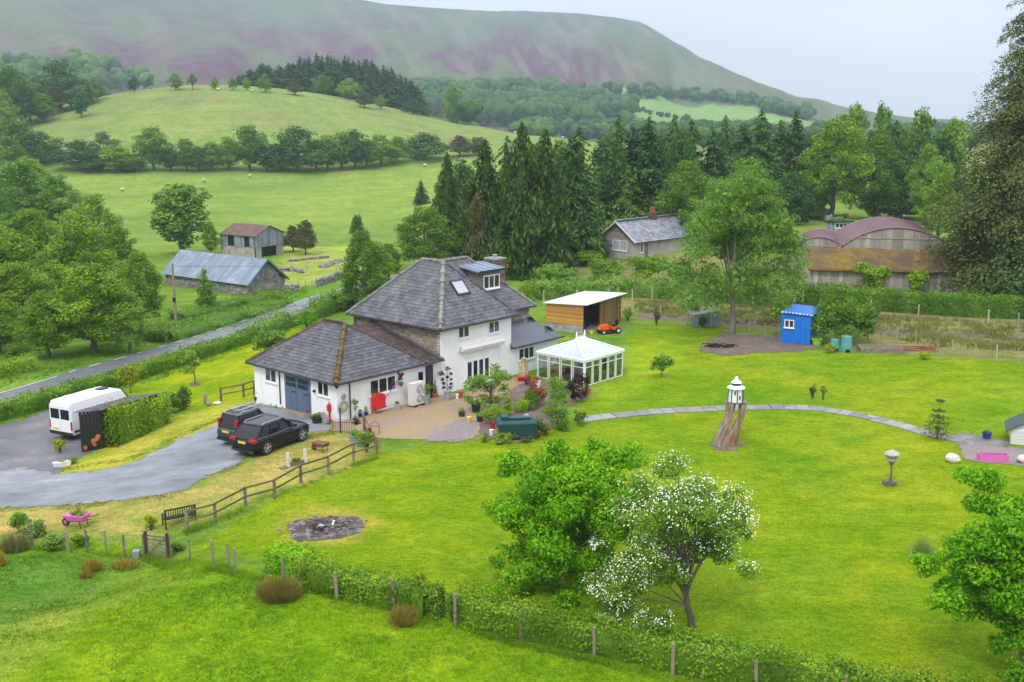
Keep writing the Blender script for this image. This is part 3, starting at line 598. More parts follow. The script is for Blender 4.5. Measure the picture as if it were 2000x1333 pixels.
zone([(-100, 985), (200, 980), (400, 950), (590, 850), (700, 830), (745, 880), (620, 940), (370, 1020), (280, 1060), (-100, 1040)], (.34, .30, .06), .95, .5)
zone([(250, 1010), (420, 985), (560, 925), (700, 870), (650, 920), (390, 1020), (280, 1050)], (.26, .31, .04), .8, .5)
zone([(115, 925), (200, 870), (330, 815), (430, 790), (500, 780), (450, 830), (340, 860), (260, 905), (150, 930)], (.33, .35, .03), .9, .3)
zone([(340, 620), (560, 560), (680, 540), (690, 570), (520, 612), (300, 690), (0, 785), (-200, 830), (-200, 700), (60, 720)], (.13, .25, .022), 1, .5)
zone([(540, 480), (700, 480), (700, 545), (560, 560)], (.27, .34, .05), 1, 1)
zone([(560, 1000), (545, 1040), (600, 1068), (690, 1060), (735, 1030), (720, 1000), (640, 990)], (.34, .30, .04), .7, .5)
# mountain tints
mk = sm((Y - 640) / 120); pxx = 1000 + X / np.maximum(Y, 1) * 2146
blend(mk, (.10, .125, .05)); st = fbm(pxx / 90., Y / 260.); st2 = fbm(pxx / 22. + Y / 200., Y / 240.)
blend(mk * sm((st + .35 * st2 - .60) * 7) * sm((1350 - pxx) / 250), (.10, .055, .058)); blend(mk * sm((fbm(pxx / 9. + Y / 130., Y / 60. - pxx / 60., 4) - .5) * 9) * .45, (.11, .14, .06)); blend(mk * sm((Y - 1500) / 400) * .5, (.095, .14, .06))
blend(mk * sm((st2 - .55) * 8) * .5, (.17, .17, .085)); blend(mk * sm((700 - Y + 350) / 200) * sm((900 - pxx) / 300) * .7, (.19, .10, .085))
zone([(1175, 182), (1300, 192), (1450, 205), (1580, 232), (1700, 260), (1250, 262)], (.17, .29, .06), 1, 0)
V = np.stack([X, Y, Z], -1).reshape(-1, 3); idx = np.arange(nx_ * ny_).reshape(ny_, nx_)
F = np.stack([idx[:-1, :-1], idx[:-1, 1:], idx[1:, 1:], idx[1:, :-1]], -1)
split = int(np.searchsorted(ys, 625.))
for nm, Fp, a, b_ in (('ground', F[:split], 0, split + 1), ('mountain', F[split:], split, ny_)):
    off = a * nx_; vv = V[off:b_ * nx_]
    tag(link(nm, np_mesh(nm, vv, [Fp.reshape(-1, 4) - off], mt['grass'], smooth=True, col=tint.reshape(-1, 4)[off:b_ * nx_])), None, None, kind='structure')
# ------------------------------------------------------------------ sheets on the ground
RAG = {}
def ragged(k):
    if k in RAG or k == 'flag': return RAG.get(k, mt[k])
    m = mt[k].copy(); m.name = mt[k].name + '_ragged_edge'; t = m.node_tree; o = t.nodes['Material Output']; src = o.inputs[0].links[0].from_socket
    at = nd(t, 'ShaderNodeAttribute', attribute_name='edge'); n = noise(t, 1.9, 9, .8); a = nd(t, 'ShaderNodeMath', operation='MULTIPLY_ADD'); a.inputs[1].default_value = 2.2; t.links.new(n.outputs[0], a.inputs[0]); e2 = nd(t, 'ShaderNodeMath', operation='MULTIPLY_ADD'); e2.inputs[1].default_value = 1.2; e2.inputs[2].default_value = -.85; t.links.new(at.outputs['Fac'], e2.inputs[0]); t.links.new(e2.outputs[0], a.inputs[2])
    r = ramp(t, a.outputs[0], [(.56, (0, 0, 0)), (.68, (1, 1, 1))]); tr = nd(t, 'ShaderNodeBsdfTransparent'); ms = nd(t, 'ShaderNodeMixShader')
    t.links.new(r.outputs[0], ms.inputs[0]); t.links.new(tr.outputs[0], ms.inputs[1]); t.links.new(src, ms.inputs[2]); t.links.new(ms.outputs[0], o.inputs[0]); RAG[k] = m; return m
def sheet(name, pp, off, mat, step=.8, jit=.12, world=False, kind='structure', label=None, cat=None):
    P = [Vector((p[0], p[1])) for p in (pp if world else WP(pp))]; out = []
    for i in range(len(P)):
        a, b = P[i], P[(i + 1) % len(P)]; m = max(1, int((b - a).length / (step * .6)))
        for k in range(m):
            q = a.lerp(b, k / m); j = jit * 2 * (float(fbm(np.array([q.x * 1.3]), np.array([q.y * 1.3]), 3)[0]) - .5) * 2
            nrm = Vector((b.y - a.y, a.x - b.x)).normalized(); out.append(q + nrm * j)
    n0 = len(out); xs_ = [p.x for p in out]; ys_ = [p.y for p in out]
    gx = np.arange(min(xs_), max(xs_), step); gy = np.arange(min(ys_), max(ys_), step); GX, GY = np.meshgrid(gx, gy); poly = [(p.x, p.y) for p in out]
    ins = inpoly(GX, GY, poly); pts = out + [Vector((x, y)) for x, y in zip(GX[ins], GY[ins])]
    r = delaunay_2d_cdt(pts, [(i, (i + 1) % n0) for i in range(n0)], [], 1, 1e-4)
    vx = np.array([v[:] for v in r[0]]); z = Hf(vx[:, 0], vx[:, 1]) + .004 + off * .38; cen = vx.mean(0)
    fs = [list(f) for f in r[2]]; Vv = np.column_stack([vx, z]); me = bpy.data.meshes.new(name); me.from_pydata(Vv.tolist(), [], fs)
    me.materials.append(ragged(mat)); me.polygons.foreach_set('use_smooth', [True] * len(fs)); me.update()
    ea = np.array([0. if any(k < n0 * 99 and k < len(pts) and k < n0 for k in o_) else 1. for o_ in r[3]]) if len(r[3]) == len(vx) else np.ones(len(vx)); at_ = me.attributes.new('edge', 'FLOAT', 'POINT'); at_.data.foreach_set('value', ea.astype(np.float32))
    if len(me.polygons) and sum(p.normal.z for p in me.polygons) < 0: me.flip_normals()
    return tag(link(name, me), label, cat, kind=kind)
def strip(name, A, B, off, mat, n=120, kind='structure', parent=None):
    """A,B: world polylines (near and far edge)"""
    def rs(P, n):
        P = np.array([(p[0], p[1]) for p in P]); c = np.concatenate([[0], np.cumsum(np.linalg.norm(np.diff(P, axis=0), axis=1))]); s = np.linspace(0, c[-1], n)
        return np.stack([np.interp(s, c, P[:, 0]), np.interp(s, c, P[:, 1])], 1)
    a, b = rs(A, n), rs(B, n); m = 7; V = []
    for j in range(m): q = a + (b - a) * j / (m - 1); V.append(np.column_stack([q, Hf(q[:, 0], q[:, 1]) + off]))
    V = np.concatenate(V); i = np.arange(m * n).reshape(m, n); F = np.stack([i[:-1, :-1], i[:-1, 1:], i[1:, 1:], i[1:, :-1]], -1).reshape(-1, 4)
    me = np_mesh(name, V, [F], mt[mat], smooth=True)
    if me.polygons[0].normal.z < 0: me.flip_normals()
    o = link(name, me, parent, kind); return o, a, b
RT = [(-160, 803), (-40, 780), (0, 768), (79, 745), (157, 720), (245, 697), (300, 682), (435, 641), (525, 607), (615, 578), (683, 560), (760, 542), (830, 520)]
RB = [(-160, 830), (-40, 803), (0, 791), (80, 768), (157, 745), (230, 722), (299, 701), (446, 660), (548, 626), (638, 599), (690, 580), (765, 558), (835, 534)]
road, ra, rb = strip('road', WP(RB), WP(RT), .05, 'road', 160)
def roadline(t0, t1, k, wdt=.12, kind='structure'):
    i0, i1 = int(t0 * 159), int(t1 * 159); c0 = ra + (rb - ra) * k; d = (rb - ra); d /= np.linalg.norm(d, axis=1, keepdims=True)
    o, _, _ = strip('road_marking', c0[i0:i1 + 1] - d[i0:i1 + 1] * wdt / 2, c0[i0:i1 + 1] + d[i0:i1 + 1] * wdt / 2, .062, 'wpaint', max(4, (i1 - i0) * 2), 'structure')
roadline(.0, .17, .93); roadline(.44, 1, .95)
for i in range(7): roadline(.19 + i * .036, .205 + i * .036, .93, .14)
for i in range(12): roadline(.46 + i * .045, .485 + i * .045, .07, .14)
for i in range(4): pass
drive = [(-260, 1000), (0, 992), (200, 984), (330, 970), (420, 930), (480, 896), (545, 870), (600, 850), (648, 842), (652, 828), (620, 812), (560, 796), (500, 788), (445, 812), (432, 826), (340, 862), (262, 902), (180, 921), (110, 925), (60, 915), (-260, 930)]
sheet('driveway', drive, .045, 'drive', .8, .22)
sheet('parking_area', [(-260, 935), (60, 918), (112, 926), (165, 890), (205, 872), (240, 850), (250, 800), (180, 775), (95, 795), (60, 815), (-260, 900)], .035, 'park', .8, .2)
sheet('gravel_yard', [(640, 826), (730, 800), (862, 772), (910, 764), (1010, 735), (1060, 745), (1040, 790), (960, 800), (935, 860), (870, 862), (740, 858), (735, 885), (700, 850), (650, 842)], .04, 'gravel', .7, .12)
sheet('slate_chippings', [(820, 862), (855, 835), (900, 815), (930, 822), (932, 858), (880, 866)], .055, 'pgravel', .6, .15)
sheet('gravel_apron', [(545, 800), (560, 790), (605, 800), (650, 822), (600, 824)], .06, 'gravel', .6, .08)
sheet('soil_patch', [(1368, 690), (1375, 668), (1400, 655), (1400, 645), (1440, 652), (1520, 655), (1580, 662), (1610, 676), (1560, 690), (1480, 690), (1420, 697)], .04, 'soil', .9, .3)
sheet('flower_bed', [(930, 862), (940, 800), (1010, 752), (1060, 742), (1140, 762), (1150, 775), (1105, 800), (1090, 835), (1040, 855)], .05, 'soil', .6, .15)
sheet('slate_gravel_patch', [(1868, 868), (1905, 866), (1960, 872), (2080, 880), (2080, 925), (1985, 910), (1925, 906), (1880, 898), (1872, 880)], .05, 'pgravel', .5, .1)
sheet('muddy_track', [(1240, 612), (1420, 622), (1700, 640), (2200, 665), (2200, 672), (1700, 652), (1420, 634), (1240, 622)], .05, 'soil', 1, .35)
# flagstone path: every slab is a piece of its own
pa = WP([(1128, 822), (1180, 815), (1260, 807), (1350, 801), (1450, 797), (1530, 796), (1600, 799), (1680, 812), (1760, 832), (1830, 853), (1885, 862)])
pathe = thing('garden_path', 'curving grey flagstone path crossing the lawn behind the tree stump', 'path', pa[0]); pathe['kind'] = 'structure'
del pathe['label']; del pathe['category']
arr = np.array([p[:] for p in pa]); cc = np.concatenate([[0], np.cumsum(np.linalg.norm(np.diff(arr[:, :2], axis=0), axis=1))]); s = 0; rr = random.Random(5)
while s < cc[-1] - .4:
    ln = rr.uniform(.65, 1.15); p = [np.interp(s, cc, arr[:, i]) for i in (0, 1)]; q = [np.interp(min(s + ln, cc[-1]), cc, arr[:, i]) for i in (0, 1)]
    d = Vector((q[0] - p[0], q[1] - p[1])).normalized(); nn = Vector((-d.y, d.x)); P0, P1 = Vector(p) + d * .02, Vector(q) - d * .02
    cuts = [-.55, rr.uniform(-.12, .12), .55] if rr.random() < .6 else [-.55 + rr.uniform(-.05, .05), .55 + rr.uniform(-.05, .05)]
    for a, b in zip(cuts[:-1], cuts[1:]):
        c4 = [P0 + nn * (a + .015), P1 + nn * (a + .015 + rr.uniform(-.03, .03)), P1 + nn * (b - .015), P0 + nn * (b - .015 + rr.uniform(-.03, .03))]
        tz = [H1(v.x, v.y) + .055 + rr.uniform(-.008, .008) for v in c4]; B_ = MB()
        c4 = [v + Vector((rr.uniform(-.02, .02), rr.uniform(-.02, .02))) for v in c4]
        B_.add([(v.x - pa[0].x, v.y - pa[0].y, z - pa[0].z) for v, z in zip(c4, tz)] + [(v.x - pa[0].x, v.y - pa[0].y, z - pa[0].z - .12) for v, z in zip(c4, tz)], [(0, 1, 2, 3), (0, 4, 5, 1), (1, 5, 6, 2), (2, 6, 7, 3), (3, 7, 4, 0)])
        B_.build('flagstone', mt['flag'], pathe)
    s += ln
sheet('slab_terrace', [(1850, 852), (1885, 846), (1960, 862), (1990, 866), (1960, 873), (1875, 872)], .05, 'flag', .5, .06)
# ------------------------------------------------------------------ roof / wall pieces
def plane_rows(poly):
    P = [Vector(p) for p in poly]; e = (P[1] - P[0]).normalized(); n = e.cross(P[2] - P[0]).normalized()
    if n.z < 0: n = -n
    g = n.cross(e).normalized()
    if g.z < 0: g = -g
    Q = [((p - P[0]).dot(e), (p - P[0]).dot(g)) for p in P]; return P[0], e, g, n, Q
def span(Q, y):
    xs_ = []
    for i in range(len(Q)):
        (x1, y1), (x2, y2) = Q[i], Q[(i + 1) % len(Q)]
        if (y1 > y) != (y2 > y): xs_.append(x1 + (x2 - x1) * (y - y1) / (y2 - y1))
    xs_.sort(); return xs_
def slates(parent, polys, mat, sw=.3, sh=.24, seed=1, name='slates', lift=.022, skip=None, kind='stuff'):
    rng = random.Random(seed); b = MB()
    for poly in polys:
        o, e, g, n, Q = plane_rows(poly); top = max(q[1] for q in Q); y = 0; row = 0; base = MB()
        b.add([tuple(p) for p in poly], [tuple(range(len(poly)))], .1)
        while y < top - .02:
            sp_ = span(Q, min(y + sh * .5, top - .01)); lo = span(Q, min(y + .01, top - .01)); hi = span(Q, min(y + sh, top - .004))
            if len(sp_) >= 2:
                x0, x1 = sp_[0], sp_[-1]; x = x0 - rng.random() * sw
                while x < x1:
                    a, c = max(x + .006, x0), min(x + sw * rng.uniform(.9, 1.1), x1)
                    if c - a > .03 and not (skip and skip(o + e * (a + c) / 2 + g * y)):
                        l0 = lift * rng.uniform(.7, 1.5); y1 = y + sh * 1.05; r = rng.random(); j = rng.uniform(-.012, .012)
                        A_ = o + e * a + g * (y + j) + n * l0; B_ = o + e * c + g * (y + j) + n * l0 * rng.uniform(.8, 1.2); C_ = o + e * c + g * y1 + n * .004; D_ = o + e * a + g * y1 + n * .004
                        b.add([A_, B_, C_, D_, A_ - n * l0, B_ - n * l0], [(0, 1, 2, 3), (4, 5, 1, 0)], r)
                    x = c + .006 if c < x1 else x1 + 1
            y += sh; row += 1
    o_ = link(name, b.mesh(name, mat), parent, kind); return o_
def ridge_tiles(parent, p, q, mat, w=.16, seg=.45, name='ridge_tiles', lift=.02, seed=1):
    p, q = Vector(p), Vector(q); L = (q - p).length; n = max(1, int(L / seg)); d = (q - p) / n; b = MB(); rng = random.Random(seed)
    for i in range(n):
        a = p + d * i + Vector((0, 0, lift)); c = p + d * (i + 1.06) + Vector((0, 0, lift)); k = rng.uniform(.85, 1.2)
        b.tube([a, c], [w * .62 * k, w * .5 * k], 6)
    b.build(name, mat, parent, kind='stuff')
def stonework(parent, o, e, n, W, topf, mat, h=(.12, .24), w=(.18, .5), z0=0, seed=1, holes=(), name='stones', proud=.035):
    """coursed rubble: o origin, e along, n outward, topf(x)->height"""
    rng = random.Random(seed); b = MB(); o, e, n = Vector(o), Vector(e), Vector(n); up = Vector((0, 0, 1)); z = z0; top = max(topf(x * W / 20) for x in range(21))
    while z < top - .05:
        hh = rng.uniform(*h); x = -rng.random() * .2
        while x < W:
            ww = rng.uniform(*w); a, c = max(x, 0) + .012, min(x + ww, W) - .012; t1 = min(topf(max(0, a)), topf(min(W, c))); zt = min(z + hh * rng.uniform(.85, 1.02) - .012, t1)
            cx, cz = (a + c) / 2, (z + zt) / 2
            if c - a > .05 and zt - z > .05 and not any(hx0 < cx < hx1 and hz0 < cz < hz1 for hx0, hx1, hz0, hz1 in holes):
                p = proud * rng.uniform(.4, 1.3); i = .022; j = lambda: rng.uniform(-.012, .012)
                B0 = [o + e * a + up * z, o + e * c + up * z, o + e * c + up * zt, o + e * a + up * zt]
                F0 = [o + e * (a + i + j()) + up * (z + i + j()) + n * p, o + e * (c - i + j()) + up * (z + i + j()) + n * p, o + e * (c - i + j()) + up * (zt - i + j()) + n * p, o + e * (a + i + j()) + up * (zt - i + j()) + n * p]
                b.add(B0 + F0, [(4, 5, 6, 7), (0, 1, 5, 4), (1, 2, 6, 5), (2, 3, 7, 6), (3, 0, 4, 7)], rng.random())
            x += ww
        z += hh
    return link(name, b.mesh(name, mat), parent, 'stuff')
def window(parent, o, e, n, x0, x1, z0, z1, cols=2, rows=1, fr=.06, mat='upvc', sill=True, name='window', glass='glass', tops=None, surround=None):
    """window in a wall plane; o wall origin, e along, n outward; frame > panes, sill"""
    o, e, n = Vector(o), Vector(e), Vector(n); up = Vector((0, 0, 1))
    base = o + e * x0 + up * z0; W, Hh = x1 - x0, z1 - z0
    def slab(b, a, c, za, zc, d0, d1):
        vs = [base + e * x + up * z + n * d for d in (d0, d1) for x, z in ((a, za), (c, za), (c, zc), (a, zc))]; b.add(vs, [(3, 2, 1, 0), (4, 5, 6, 7), (0, 1, 5, 4), (1, 2, 6, 5), (2, 3, 7, 6), (3, 0, 4, 7)])
    f = MB(); slab(f, 0, W, 0, fr, -.03, .035); slab(f, 0, W, Hh - fr, Hh, -.03, .035)
    for i in range(cols + 1): x = (W - fr) * i / cols; slab(f, x, x + fr, fr, Hh - fr, -.03, .032)
    rz_ = tops if tops else [j / rows for j in range(1, rows)]
    for q in rz_: slab(f, fr, W - fr, Hh * q - fr * .4, Hh * q + fr * .4, -.03, .03)
    fo = f.build(name, mt[mat], parent); zz = [0] + list(rz_) + [1]
    for i in range(cols):
        for j in range(len(zz) - 1):
            g = MB(); slab(g, (W - fr) * i / cols + fr - .01, (W - fr) * (i + 1) / cols + .01, max(Hh * zz[j], fr) - .01, min(Hh * zz[j + 1], Hh - fr) + .01, -.02, .012); g.build('pane', mt[glass], fo)
    if sill: sb = MB(); slab(sb, -.06, W + .06, -.07, -.003, -.03, .09); sb.build('sill', mt['wpaint'] if mat in ('upvc', 'wpaint') else mt['block2'], fo)
    return fo
def frame(az_deg):
    a = math.radians(az_deg); return math.pi / 2 - a     # rz that turns local +x to azimuth az (right of straight ahead)
def mesh_prism(b, base, z0f, z1f):
    n = len(base); vs = [(x, y, z0f) for x, y in base] + [(x, y, z1f(x, y) if callable(z1f) else z1f) for x, y in base]
    b.add(vs, [tuple(range(n))[::-1], tuple(range(n, 2 * n))] + [(i, (i + 1) % n, n + (i + 1) % n, n + i) for i in range(n)]); return b
# ------------------------------------------------------------------ the cottage
C0 = Vector((-10.414, 61.944, 0)); RZH = frame(41.5); HG = -.25
ca_, sa_ = math.cos(RZH), math.sin(RZH)
def HL(a, b, z=0): return Vector((C0.x + ca_ * a - sa_ * b, C0.y + sa_ * a + ca_ * b, z))
E_, N_ = Vector((1, 0, 0)), Vector((0, 1, 0))
h = thing('cottage', 'white painted stone cottage with hipped grey slate roofs and attached garage wing', 'house', C0, RZH)
def poly_wall(name, P4, mat, parent=h, th=.3, inward=(0, 1, 0)):
    P4 = [Vector(p) for p in P4]; iv = Vector(inward) * th; n = len(P4); b = MB()
    b.add(P4 + [p + iv for p in P4], [tuple(range(n)), tuple(range(2 * n - 1, n - 1, -1))] + [(i, n + i, n + (i + 1) % n, (i + 1) % n) for i in range(n)]); return b.build(name, mt[mat], parent)
# walls (local: x along the front, y to the back)
b = MB(); b.bb(0, .3, 0, 8.3, -1.2, 2.5); b.build('garage_wall', mt['white'], h)
b = MB(); b.bb(.302, 8.702, 0, .3, -.8, 2.5); b.bb(.302, 6.75, 8.0, 8.302, -.8, 2.5); b.build('garage_side_wall', mt['white'], h)
b = MB(); b.bb(8.7, 15.6, -.02, .3, HG, 4.52); b.build('front_wall', mt['white'], h)
b = MB(); b.bb(8.704, 9.0, .302, 8.5, HG, 4.52); b.build('stone_side_wall', mt['mortar'], h)
b = MB(); b.bb(9.002, 15.6, 8.2, 8.502, HG, 4.5); b.bb(15.3, 15.598, .302, 8.198, HG, 4.5); b.build('back_wall', mt['mortar'], h)
b = MB(); b.bb(15.602, 19.2, 1.4, 1.7, HG, 4.5); b.bb(18.9, 19.2, 1.702, 7.6, HG, 4.5); b.bb(15.602, 19.198, 7.602, 7.9, HG, 4.5); b.build('wing_wall', mt['mortar'], h)
b = MB(); b.bb(15.604, 20.7, 0.0, .25, HG, 2.2); b.bb(20.45, 20.7, .252, 5, HG, 2.2); b.build('extension_wall', mt['white'], h)
stonework(h, (8.7, .04, 2.3), (0, 1, 0), (-1, 0, 0), 8.45, lambda x: 2.16, mt['stone'], seed=3)
stonework(h, (15.64, 1.395, 2.6), (1, 0, 0), (0, -1, 0), 3.55, lambda x: 1.85, mt['stone'], seed=4)
stonework(h, (19.2, 1.42, 2.3), (0, 1, 0), (1, 0, 0), 6.2, lambda x: 2.15, mt['stone'], seed=5)
# garage roof
A0, A1, B0, B1, EZ = -.35, 7.1, -.35, 8.65, 2.47; Rg0, Rg1 = (3.37, 3.12, 5.12), (3.37, 5.18, 5.12)
gr_ = [[(A0, B1, EZ), (A0, B0, EZ), Rg0, Rg1], [(A0, B0, EZ), (A1, B0, EZ), Rg0], [(A1, B0, EZ), (A1, B1, EZ), Rg1, Rg0], [(A1, B1, EZ), (A0, B1, EZ), Rg1]]
slates(h, gr_, mt['slate'], .34, .25, 1)
ridge_tiles(h, (A0, B0, EZ), Rg0, mt['moss'], .30, .4, 'mossy_hip_tiles', .03); ridge_tiles(h, (A0, B1, EZ), Rg1, mt['moss'], .17); ridge_tiles(h, Rg0, Rg1, mt['moss'], .2)
ridge_tiles(h, (A1, B0, EZ), Rg0, mt['mossr'], .12); ridge_tiles(h, (A1, B1, EZ), Rg1, mt['mossr'], .14)
# link roof
LZ = 4.12; lk = [[(6.2, B0, 2.44), (8.66, B0, 2.44), (8.66, 6.7, LZ), (6.2, 6.7, LZ)], [(8.66, 8.6, 2.9), (6.2, 8.6, 2.9), (6.2, 6.7, LZ), (8.66, 6.7, LZ)]]
slates(h, lk, mt['mossr'], .34, .25, 2, 'mossy_slates')
b = MB(); b.bar((8.5, B0, 2.52), (8.62, 6.7, LZ + .08), .3, .05); b.bar((8.4, 8.6, 2.98), (8.62, 6.7, LZ + .08), .2, .05); b.build('lead_flashing', mt['slatew'], h)
# main roof
MZ = 4.45; M0 = (12.12, 3.08, 8.2); M1 = (12.12, 5.14, 8.2); a0, a1, b0, b1 = 8.32, 15.95, -.38, 8.9
sky_hole = lambda p: (11.62 < p.x < 12.72 and 1.05 < p.y < 2.0 and p.x - p.y > 4)
mr_ = [[(a0, b1, MZ), (a0, b0, MZ), M0, M1], [(a0, b0, MZ), (a1, b0, MZ), M0], [(a1, b0, MZ), (a1, b1, MZ), M1, M0], [(a1, b1, MZ), (a0, b1, MZ), M1]]
slates(h, mr_, mt['slate2'], .36, .27, 5)
ridge_tiles(h, (a0, b0, MZ), M0, mt['lich'], .3, .42, 'lichened_hip_tiles', .03); ridge_tiles(h, (a0, b1, MZ), M1, mt['lich'], .2); ridge_tiles(h, M0, M1, mt['lich'], .22); ridge_tiles(h, (a1, b0, MZ), M0, mt['slate'], .14)
# wing roof
WZ = 4.45; W0 = (12.3, 4.5, 8.0); W1 = (15.9, 4.5, 8.0)
wr = [[(12.6, 1.05, WZ), (19.5, 1.05, WZ), W1, W0], [(19.5, 1.05, WZ), (19.5, 8.2, WZ), W1], [(19.5, 8.2, WZ), (12.6, 8.2, WZ), W0, W1]]
slates(h, wr, mt['slate2'], .36, .27, 6)
ridge_tiles(h, W0, W1, mt['lich'], .2); ridge_tiles(h, (19.5, 1.05, WZ), W1, mt['lich'], .2); ridge_tiles(h, (19.5, 8.2, WZ), W1, mt['lich'], .18)
# extension roof (smooth wet slate)
slates(h, [[(15.45, -.32, 2.12), (21.0, -.32, 2.12), (19.2, 1.39, 3.5), (15.62, 1.39, 3.5)], [(21.0, -.32, 2.12), (21.0, 5.4, 2.12), (19.22, 5.0, 3.5), (19.22, 1.39, 3.5)]], mt['slatew'], 1.8, 1.2, 7, 'smooth_roof_sheets', .008)
# fascias / gutters
b = MB()
for p, q, r in (((A0 - .04, B0, EZ - .05), (A0 - .04, B1, EZ - .05), .055), ((A0, B0 - .04, EZ - .05), (8.66, B0 - .04, EZ - .05), .055), ((a0 - .04, b0, MZ - .06), (a0 - .04, b1, MZ - .06), .065), ((a0, b0 - .04, MZ - .06), (a1, b0 - .04, MZ - .06), .065), ((16.1, 1.0, WZ - .06), (19.5, 1.0, WZ - .06), .065), ((19.54, 1.0, WZ - .06), (19.54, 8, WZ - .06), .065), ((15.5, -.37, 2.08), (21.1, -.37, 2.08), .065), ((a1 + .04, b0, MZ - .06), (a1 + .04, 1.0, MZ - .06), .065)):
    b.tube([p, q], r, 6)
for (x0, x1, y0, y1, z) in ((A0, 8.6, B0, B0 + .36, EZ - .06), (A0, A0 + .36, B0 + .37, B1, EZ - .06), (a0, a1, b0, b0 + .37, MZ - .07), (a0, a0 + .38, b0 + .38, b1, MZ - .07), (16, 19.5, 1.06, 1.39, WZ - .07), (15.5, 21, -.32, -.03, 2.07)): b.bb(x0, x1, y0, y1, z - .05, z)
b.build('gutter', mt['gutter'], h)
for p in ((.95, -.06, 2.35), (-.06, 5.55, 2.35)):
    MB().tube([(p[0], p[1], 2.4), (p[0], p[1], -.6 if p[0] < 0 else 0)], .04, 6).build('downpipe', mt['gutter'], h)
MB().tube([(a0 + .3, 8.45, MZ - .1), (8.62, 8.45, 3.9), (8.62, 8.45, 2)], .04, 6).build('downpipe', mt['gutter'], h)
# windows
wf = ((0, 0, 0), (1, 0, 0), (0, -1, 0)); wg = ((0, 0, 0), (0, 1, 0), (-1, 0, 0))
window(h, *wf, 2.53, 4.72, 1.12, 2.14, 3, fr=.09); window(h, *wg, .72, 1.82, 1.42, 2.32, 2, fr=.08); window(h, *wg, 5.9, 7.1, 1.42, 2.34, 2, fr=.08)
window(h, *wf, 6.55, 7.15, 1.22, 1.98, 1, fr=.08)
window(h, (0, -.03, 0), (1, 0, 0), (0, -1, 0), 10.3, 11.36, 3.5, 4.34, 2, fr=.07); window(h, (0, -.03, 0), (1, 0, 0), (0, -1, 0), 13.26, 14.36, 3.4, 4.24, 2, fr=.07)
window(h, (0, -.03, 0), (1, 0, 0), (0, -1, 0), 11.0, 13.42, .15, 1.92, 4, fr=.16, name='french_window')
window(h, *wf, 16.4, 18.1, .95, 1.85, 3, fr=.08)
d = MB().bb(7.3, 7.95, -.04, 0.02, HG, 2.2).build('back_door', mt['gutter'], h); MB().bb(7.38, 7.87, -.06, -.045, .9, 2.1).build('pane', mt['glass'], d)
# garage doors
gd = thing_ = MB()
for k in (0, 1):
    y0, y1 = (2.62, 3.78) if k == 0 else (3.8, 4.96); b = MB(); b.bb(-.055, -.005, y0, y1, -.05, 2.28)
    for i in range(6): yy = y0 + .02 + (y1 - y0 - .04) * i / 6; b.bb(-.068, -.056, yy + .012, yy + (y1 - y0 - .04) / 6 - .012, 0, 1.45)
    d = b.build('garage_door', mt['bdoor'], h)
    for i in range(4):
        for j in range(2): MB().bb(-.07, -.057, y0 + .1 + i * .25, y0 + .31 + i * .25, 1.52 + j * .33, 1.79 + j * .33).build('pane', mt['glass'], d)
    MB().bb(-.085, -.069, y0 + .05, y0 + .5, 1.2, 1.26).build('strap_hinge', mt['black'], d)
b = MB(); b.bb(-.03, 0, 2.5, 2.61, -.05, 2.36); b.bb(-.03, 0, 4.97, 5.08, -.05, 2.36); b.bb(-.03, 0, 2.612, 4.968, 2.29, 2.38); b.build('garage_door_frame', mt['bdoor'], h)
# skylight
def onroof(a, y): return Vector((a, y, MZ + (y - b0) * (M0[2] - MZ) / (M0[1] - b0)))
nrm = (onroof(1, 0) - onroof(0, 0)).cross(onroof(0, 1) - onroof(0, 0)).normalized()
def roofslab(b, x0, x1, y0, y1, d0, d1):
    vs = [onroof(x, y) + nrm * d for d in (d0, d1) for x, y in ((x0, y0), (x1, y0), (x1, y1), (x0, y1))]; b.add(vs, [(3, 2, 1, 0), (4, 5, 6, 7), (0, 1, 5, 4), (1, 2, 6, 5), (2, 3, 7, 6), (3, 0, 4, 7)])
b = MB(); roofslab(b, 11.5, 12.75, 1.15, 1.23, .0, .12); roofslab(b, 11.5, 12.75, 1.9, 1.98, .0, .12); roofslab(b, 11.5, 11.6, 1.231, 1.899, .0, .12); roofslab(b, 12.65, 12.75, 1.231, 1.899, .0, .12)
sk = b.build('skylight', mt['gutter'], h); b = MB(); roofslab(b, 11.61, 12.64, 1.232, 1.898, .03, .09); b.build('pane', mt['cglass'], sk)
# dormer
b = MB(); b.bb(14.9, 17.05, 2.3, 2.42, 5.3, 7.2); b.bb(14.9, 15.02, 2.421, 4.0, 5.3, 7.2); b.bb(16.93, 17.05, 2.421, 4.0, 5.3, 7.2)
dm = b.build('dormer', mt['stone'], h); window(h, (14.9, 2.29, 0), (1, 0, 0), (0, -1, 0), .35, 2.05, 5.95, 6.95, 3, fr=.09, name='dormer_window')
b = MB(); b.add([(14.55, 2.0, 7.22), (17.35, 2.0, 7.22), (17.35, 4.4, 7.5), (14.55, 4.4, 7.5), (14.55, 2.0, 7.34), (17.35, 2.0, 7.34), (17.35, 4.4, 7.62), (14.55, 4.4, 7.62)], [(3, 2, 1, 0), (4, 5, 6, 7), (0, 1, 5, 4), (1, 2, 6, 5), (2, 3, 7, 6), (3, 0, 4, 7)])
for i in range(4): b.bar((14.9 + i * .7, 2.02, 7.36), (14.9 + i * .7, 4.38, 7.64), .05)
b.build('dormer_roof', mt['tin'], h); MB().bb(14.53, 17.37, 1.96, 2.0, 7.2, 7.36).build('fascia', mt['gutter'], h)
